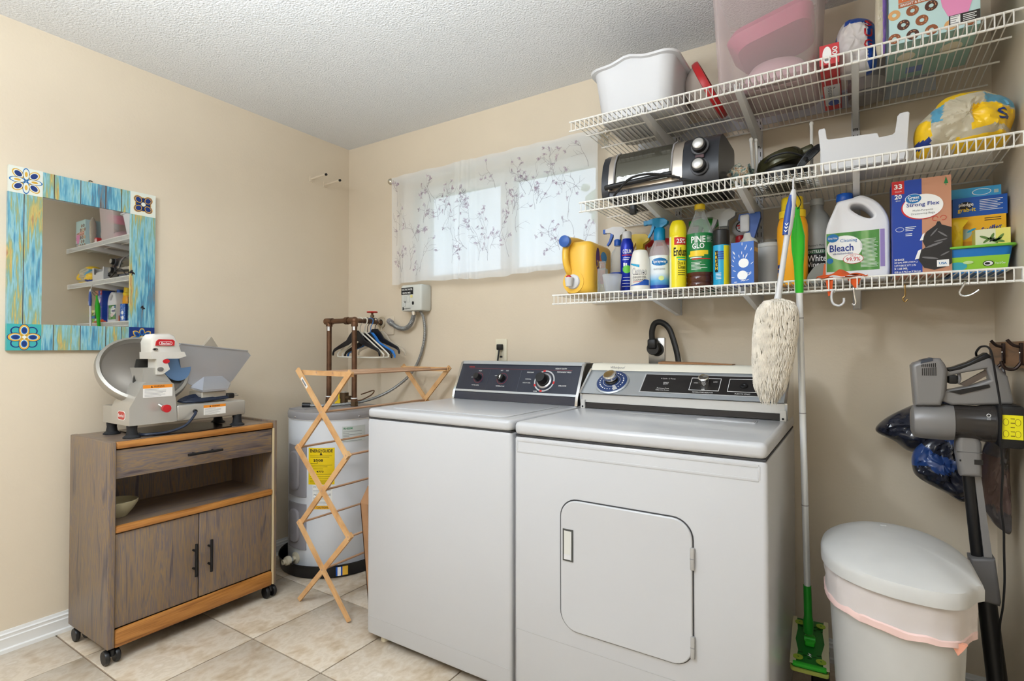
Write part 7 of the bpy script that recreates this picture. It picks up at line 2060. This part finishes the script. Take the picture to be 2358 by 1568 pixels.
def sc_ring(s, z, ol=lid_o, cap=None):
    o = []
    for p in ol:
        x, y = ctr[0] + (p[0] - ctr[0]) * s, ctr[1] + (p[1] - ctr[1]) * s
        if cap is not None:
            x = min(x, cap)
        o.append((x, y, z))
    return o
can = mat('can_white', (196, 196, 194), 0.4, var=0.02, vscale=10)
b = MB(); b.loft([sc_ring(0.70, 0.0006, cap=2.93), sc_ring(0.72, 0.01, cap=2.935), sc_ring(0.90, 0.575, cap=2.957), sc_ring(0.91, 0.585, cap=2.96), sc_ring(0.88, 0.585, cap=2.95), sc_ring(0.70, 0.02, cap=2.92)], can); part('body', b, t)
b = MB(); b.loft([sc_ring(0.955, 0.596), sc_ring(1.0, 0.600), sc_ring(1.003, 0.624), sc_ring(0.985, 0.634), sc_ring(0.93, 0.641), sc_ring(0.75, 0.657), sc_ring(0.5, 0.668), sc_ring(0.25, 0.673), sc_ring(0.02, 0.675)], can); ld = part('lid', b, t)
b = MB(); b.rbox(2.80, 2.815, -0.52, -0.508, 0.664, 0.672, 0.002, can); part('latch_mark', b, ld)
lin_ = clear_mat('liner_film', (236, 228, 226), 0.62, 0.3)
b = MB()
def wob(s, z, ph):
    r = sc_ring(s, z, cap=2.972)
    out = []
    for i in range(len(r)):
        for k in range(2):
            p, q = r[i], r[(i + 1) % len(r)]
            f = k / 2
            x, y = p[0] + (q[0] - p[0]) * f, p[1] + (q[1] - p[1]) * f
            w = 0.006 * noise.noise(Vector((x * 11, y * 11, ph * 0.3))) + 0.004 * noise.noise(Vector((x * 34, y * 34, ph + z * 30)))
            out.append((x + (x - ctr[0]) * w * 4, y + (y - ctr[1]) * w * 4, z + w * 1.5))
    return out
b.loft([wob(0.945, 0.595, 0), wob(0.955, 0.57, 1), wob(0.93, 0.548, 2), wob(0.945, 0.522, 0.5)], lin_, cap0=False, cap1=False); part('liner', b, t)
b = MB(); b.loft([wob(0.940, 0.528, 0.5), wob(0.954, 0.525, 0.5), wob(0.954, 0.512, 0.5), wob(0.938, 0.510, 0.5)], mat('liner_pink', (230, 198, 192), 0.45), cap0=False, cap1=False, closed=True); part('drawstring', b, t)
b = MB(); b.prism([(2.915, 0.522), (2.945, 0.524), (2.936, 0.508), (2.928, 0.497)], 'y', -0.826, -0.816, mat('string_peach', (226, 160, 136), 0.45)); part('string_knot', b, t)

# ------------------------------------------------------------------ coat rail and bags at the right
t = thing('coat_rail', 'oak board with dark iron coat hooks on the right wall', 'coat rail', (3.12, -0.4, 1.145))
b = MB(); b.rbox(3.108, 3.1295, -0.95, -0.045, 1.110, 1.180, 0.003, ramp_mat('oak_board', [(0.35, (92, 62, 40)), (0.5, (136, 96, 62)), (0.65, (152, 110, 74))], 3.0, (8, 1.0, 16), rough=0.5, detail=5, dist=0.8)); part('board', b, t)
iron = mat('dark_iron', (46, 34, 30), 0.4, 0.6)
for yy in (-0.262, -0.46, -0.7):
    b = MB(); b.rbox(3.1035, 3.108, yy - 0.008, yy + 0.008, 1.118, 1.176, 0.002, iron, rp=0.006); b.tube(cr([(3.105, yy, 1.125), (3.092, yy, 1.108), (3.074, yy, 1.110), (3.066, yy, 1.128)]), 0.0042, iron, 8); b.tube(cr([(3.105, yy, 1.165), (3.09, yy, 1.17), (3.078, yy, 1.184)]), 0.004, iron, 8); b.ell((3.103, yy, 1.15), (0.003, 0.003, 0.003), chrome, 8, 6); part('hook', b, t)
dk = mat('bag_film_dark', (34, 38, 52), 0.22, coat=0.5)
bl_ = mat('bag_blue_cloth', (34, 66, 128), 0.35, coat=0.4)
gyb = mat('bag_film_grey', (92, 88, 90), 0.25, coat=0.5)
brn = mat('bag_brown_cloth', (104, 84, 78), 0.4, coat=0.3)
b = MB(); b.pillow([(2.802, 0.878), (2.828, 0.92), (2.893, 0.965), (2.96, 1.0), (3.02, 1.03), (3.03, 0.95), (2.99, 0.87), (2.908, 0.815), (2.853, 0.848)], -0.095, 0.055, dk, 1.0, 0.03, 16, 4)
single('plastic_bag', b, 'black plastic bag poking out at the left, behind the vacuum', 'bag', (2.9, -0.095, 0.9))
def bcol(c):
    n_ = noise.noise(Vector((c[0] * 14, c[2] * 14, 4)))
    return bl_ if n_ > 0.05 and c[2] > 0.74 else dk
b = MB(); b.pillow([(2.900, 0.83), (2.94, 0.873), (3.0, 0.905), (3.03, 0.90), (3.048, 0.80), (3.03, 0.69), (2.975, 0.712), (2.915, 0.745), (2.897, 0.775)], -0.175, 0.045, dk, 2.0, 0.026, 18, 4, bcol)
single('plastic_bag', b, 'clear bag of dark blue cloth hanging behind the vacuum pole', 'bag', (2.97, -0.175, 0.8))
def ccol(c):
    n_ = noise.noise(Vector((c[0] * 10, c[2] * 10, 9)))
    return brn if 0.70 < c[2] < 0.86 and n_ > -0.25 else gyb
b = MB(); b.pillow([(3.052, 0.85), (3.07, 0.92), (3.085, 1.02), (3.095, 1.105), (3.105, 1.09), (3.105, 1.0), (3.110, 0.87), (3.110, 0.75), (3.112, 0.642), (3.09, 0.645), (3.068, 0.672), (3.05, 0.72)], -0.285, 0.055, gyb, 3.0, 0.026, 18, 4, ccol)
single('plastic_bag', b, 'grey clear bag of brown cloth hanging at the right wall corner', 'bag', (3.09, -0.285, 0.85))

# ------------------------------------------------------------------ stick vacuum
t = thing('stick_vacuum', 'grey cordless stick vacuum with black pole leaning in the corner', 'vacuum cleaner', (3.0, -0.42, 0))
vg = mat('vacuum_grey', (128, 126, 126), 0.35, 0.15); vd = mat('vacuum_black', (24, 24, 26), 0.35)
FV = F_front(0, -0.42, 0)
shape2d('motor_housing', [[(2.878, 1.112), (2.884, 1.120), (2.918, 1.134), (2.942, 1.134), (2.952, 1.118), (2.957, 1.102), (2.951, 1.03), (2.942, 1.004), (2.885, 1.001)]], 0.085, 0.010, FV, vg, t)
shape2d('handle_frame', [[(2.940, 1.126), (2.948, 1.124), (2.960, 1.104), (2.99, 1.112), (3.043, 1.147), (3.058, 1.120), (3.082, 1.088), (3.0935, 1.022), (3.09, 1.014), (2.967, 1.006), (2.940, 1.018)],
                         [(2.958, 1.084), (2.989, 1.094), (3.040, 1.107), (3.046, 1.078), (3.008, 1.060), (2.957, 1.046)]], 0.05, 0.007, FV, vg, t)
shape2d('grip_pad', [[(2.944, 1.127), (2.957, 1.107), (2.972, 1.110), (3.004, 1.1245), (3.040, 1.150), (3.052, 1.139), (3.02, 1.122), (2.985, 1.103), (2.962, 1.097), (2.950, 1.108)]], 0.054, 0.004, FV, vd, t)
b = MB(); b.T = F_front(0, -0.4632, 0)
for k in range(8):
    u = 2.901 + k * 0.0042
    b.prism([(u, 1.086), (u + 0.0018, 1.0865), (u + 0.0018, 1.106 + k * 0.0006), (u, 1.1055 + k * 0.0006)], 'z', -0.001, 0.0006, vd); b.prism([(u - 0.001, 1.110), (u + 0.001, 1.1105), (u + 0.001, 1.117 + k * 0.0006), (u - 0.001, 1.1165 + k * 0.0006)], 'z', -0.001, 0.0006, vd)
part('vent_slots', b, t, kind='stuff')
b = MB(); b.T = F_front(0, -0.463, 0); b.prism([(2.898, 1.119), (2.9, 1.128), (2.924, 1.1355), (2.926, 1.127)], 'z', -0.08, 0.0005, mat('vac_slate', (60, 66, 78), 0.4)); part('top_badge', b, t)
b = MB(); b.prism([(2.985, 1.062), (3.042, 1.104), (3.045, 1.09), (3.0, 1.056)], 'y', -0.43, -0.41, mat('handle_inner', (96, 84, 74), 0.5)); b.rbox(2.960, 2.981, -0.440, -0.400, 1.064, 1.088, 0.004, vd); b.tube([(2.985, -0.425, 1.092), (2.9855, -0.43, 1.078), (2.982, -0.43, 1.064)], 0.004, vg, 8); part('trigger', b, t)
b = MB(); b.prism([(2.960, 1.043), (3.044, 1.066), (3.046, 1.058), (2.985, 1.036)], 'y', -0.448, -0.392, vd); part('lower_pad', b, t)
b = MB(); b.lathe([(0.030, 0.0), (0.044, 0.006), (0.049, 0.02), (0.050, 0.08), (0.048, 0.094)], vg, c=(2.877, -0.425, 0.957), axis='x', n=36); part('dust_cyclone', b, t)
smoke = clear_mat('smoky_bin', (58, 54, 52), 0.72, 0.12)
b = MB(); b.lathe([(0.046, 0.0), (0.046, 0.05), (0.05, 0.062), (0.052, 0.135), (0.048, 0.139)], smoke, c=(2.971, -0.425, 0.960), axis='x', n=32); part('dust_bin', b, t)
b = MB(); b.lathe([(0.028, 0.0), (0.034, 0.05), (0.03, 0.1)], mat('filter_brown', (84, 70, 64), 0.6), c=(2.975, -0.425, 0.960), axis='x', n=20); part('filter', b, t)
b = MB(); b.rbox(3.056, 3.108, -0.482, -0.38, 0.904, 1.014, 0.008, vd); bt = part('battery_pack', b, t)
b = MB(); b.box(3.062, 3.103, -0.4828, -0.4820, 0.928, 0.990, mat('caution_yellow', (236, 226, 20), 0.5)); yl = part('caution_label', b, bt)
b = MB(); b.T = F_front(0, -0.4829, 0)
for k in range(4):
    b.ellipse(3.07 + (k % 2) * 0.023, 0.942 + (k // 2) * 0.03, 0.006, 0.009, 0, 0.0003, mat('olive_ink'), 12); b.ellipse(3.07 + (k % 2) * 0.023, 0.942 + (k // 2) * 0.03, 0.005, 0.008, 0.0003, 0.0005, mat('caution_yellow'), 12)
for k in range(5):
    b.box(3.079, 3.087, 0.936 + k * 0.011, 0.938 + k * 0.011, 0, 0.0003, mat('olive_ink'))
part('label_print', b, yl)
b = MB(); b.T = F_front(0, -0.477, 0); b.annulus(3.038, 0.986, 0.0035, 0.0045, -0.003, 0.0004, winkp, 10); b.box(3.034, 3.042, 0.974, 0.981, -0.003, 0.0004, greyink); part('lock_mark', b, t)
shape2d('neck', [[(2.976, 0.905), (2.978, 0.920), (2.988, 0.934), (3.000, 0.937), (3.016, 0.930), (3.027, 0.912), (3.029, 0.905), (3.029, 0.816), (2.984, 0.814), (2.976, 0.872)]], 0.062, 0.012, F_front(0, -0.415, 0), vg, t)
b = MB(); b.box(3.012, 3.030, -0.4472, -0.44, 0.850, 0.863, vd); b.ell((2.983, -0.447, 0.858), (0.002, 0.001, 0.003), ink, 6, 4); b.box(2.977, 3.029, -0.4465, -0.44, 0.8805, 0.882, mat('vac_line', (80, 80, 80), 0.5)); part('neck_button', b, t)
b = MB(); b.tube([(3.003, -0.415, 0.82), (3.022, -0.400, 0.596)], 0.0135, vd, 18); part('upper_tube', b, t)
b = MB(); b.prism([(3.016, 0.815), (3.030, 0.815), (3.051, 0.600), (3.034, 0.598)], 'y', -0.418, -0.388, vg); part('tube_rail', b, t)
shape2d('tube_joint', [[(3.003, 0.592), (3.056, 0.600), (3.067, 0.488), (3.064, 0.476), (3.014, 0.482)]], 0.058, 0.008, F_front(0, -0.40, 0), mat('vacuum_dark_grey', (98, 96, 96), 0.4), t)
b = MB(); b.tube([(3.040, -0.40, 0.49), (3.060, -0.40, 0.27), (3.070, -0.40, 0.10), (3.072, -0.40, 0.05)], [0.021, 0.0225, 0.0225, 0.02], vd, 20); part('lower_tube', b, t)
b = MB(); b.rbox(3.015, 3.122, -0.47, -0.33, 0.0008, 0.055, 0.012, vg); part('floor_head', b, t)
b = MB(); b.tube(cr([(3.022, -0.425, 1.142), (3.020, -0.44, 1.152), (3.029, -0.452, 1.166), (3.045, -0.462, 1.157), (3.053, -0.472, 1.09), (3.060, -0.487, 1.003), (3.059, -0.488, 0.931), (3.064, -0.475, 0.847), (3.063, -0.46, 0.751), (3.068, -0.455, 0.693), (3.069, -0.45, 0.633), (3.070, -0.445, 0.55), (3.066, -0.445, 0.484), (3.060, -0.44, 0.42), (3.064, -0.44, 0.30), (3.07, -0.44, 0.2)], 6), 0.0028, black, 6); part('charging_cord', b, t)

flush()

GROUPS = {'clothes_hanger': 'clothes hangers on the copper pipe', 'shelf_bracket': 'white brackets under the wire shelves', 'shelf_standard': 'slotted wall standards behind the shelves',
          'wire_shelf': 'white wire shelves above the dryer', 'hanging_hook': 'hooks hanging from the wire shelves', 'wall_peg': 'pegs near the room corner', 'white_stick': 'slim white sticks on the middle shelf',
          'plastic_bag': 'plastic bags hung in the right corner', 'spray_bottle': 'spray bottles on the lowest shelf', 'aerosol_can': 'spray cans on the lowest shelf', 'sweeper_cloth_box': 'sweeper-cloth cartons in the right-end stack',
          'flexible_conduit': 'flexible conduits of the timer box'}
for o in COL.objects:
    if o.parent is None and 'category' in o:
        g_ = GROUPS.get(o.name.split('.')[0])
        if g_:
            o['group'] = g_
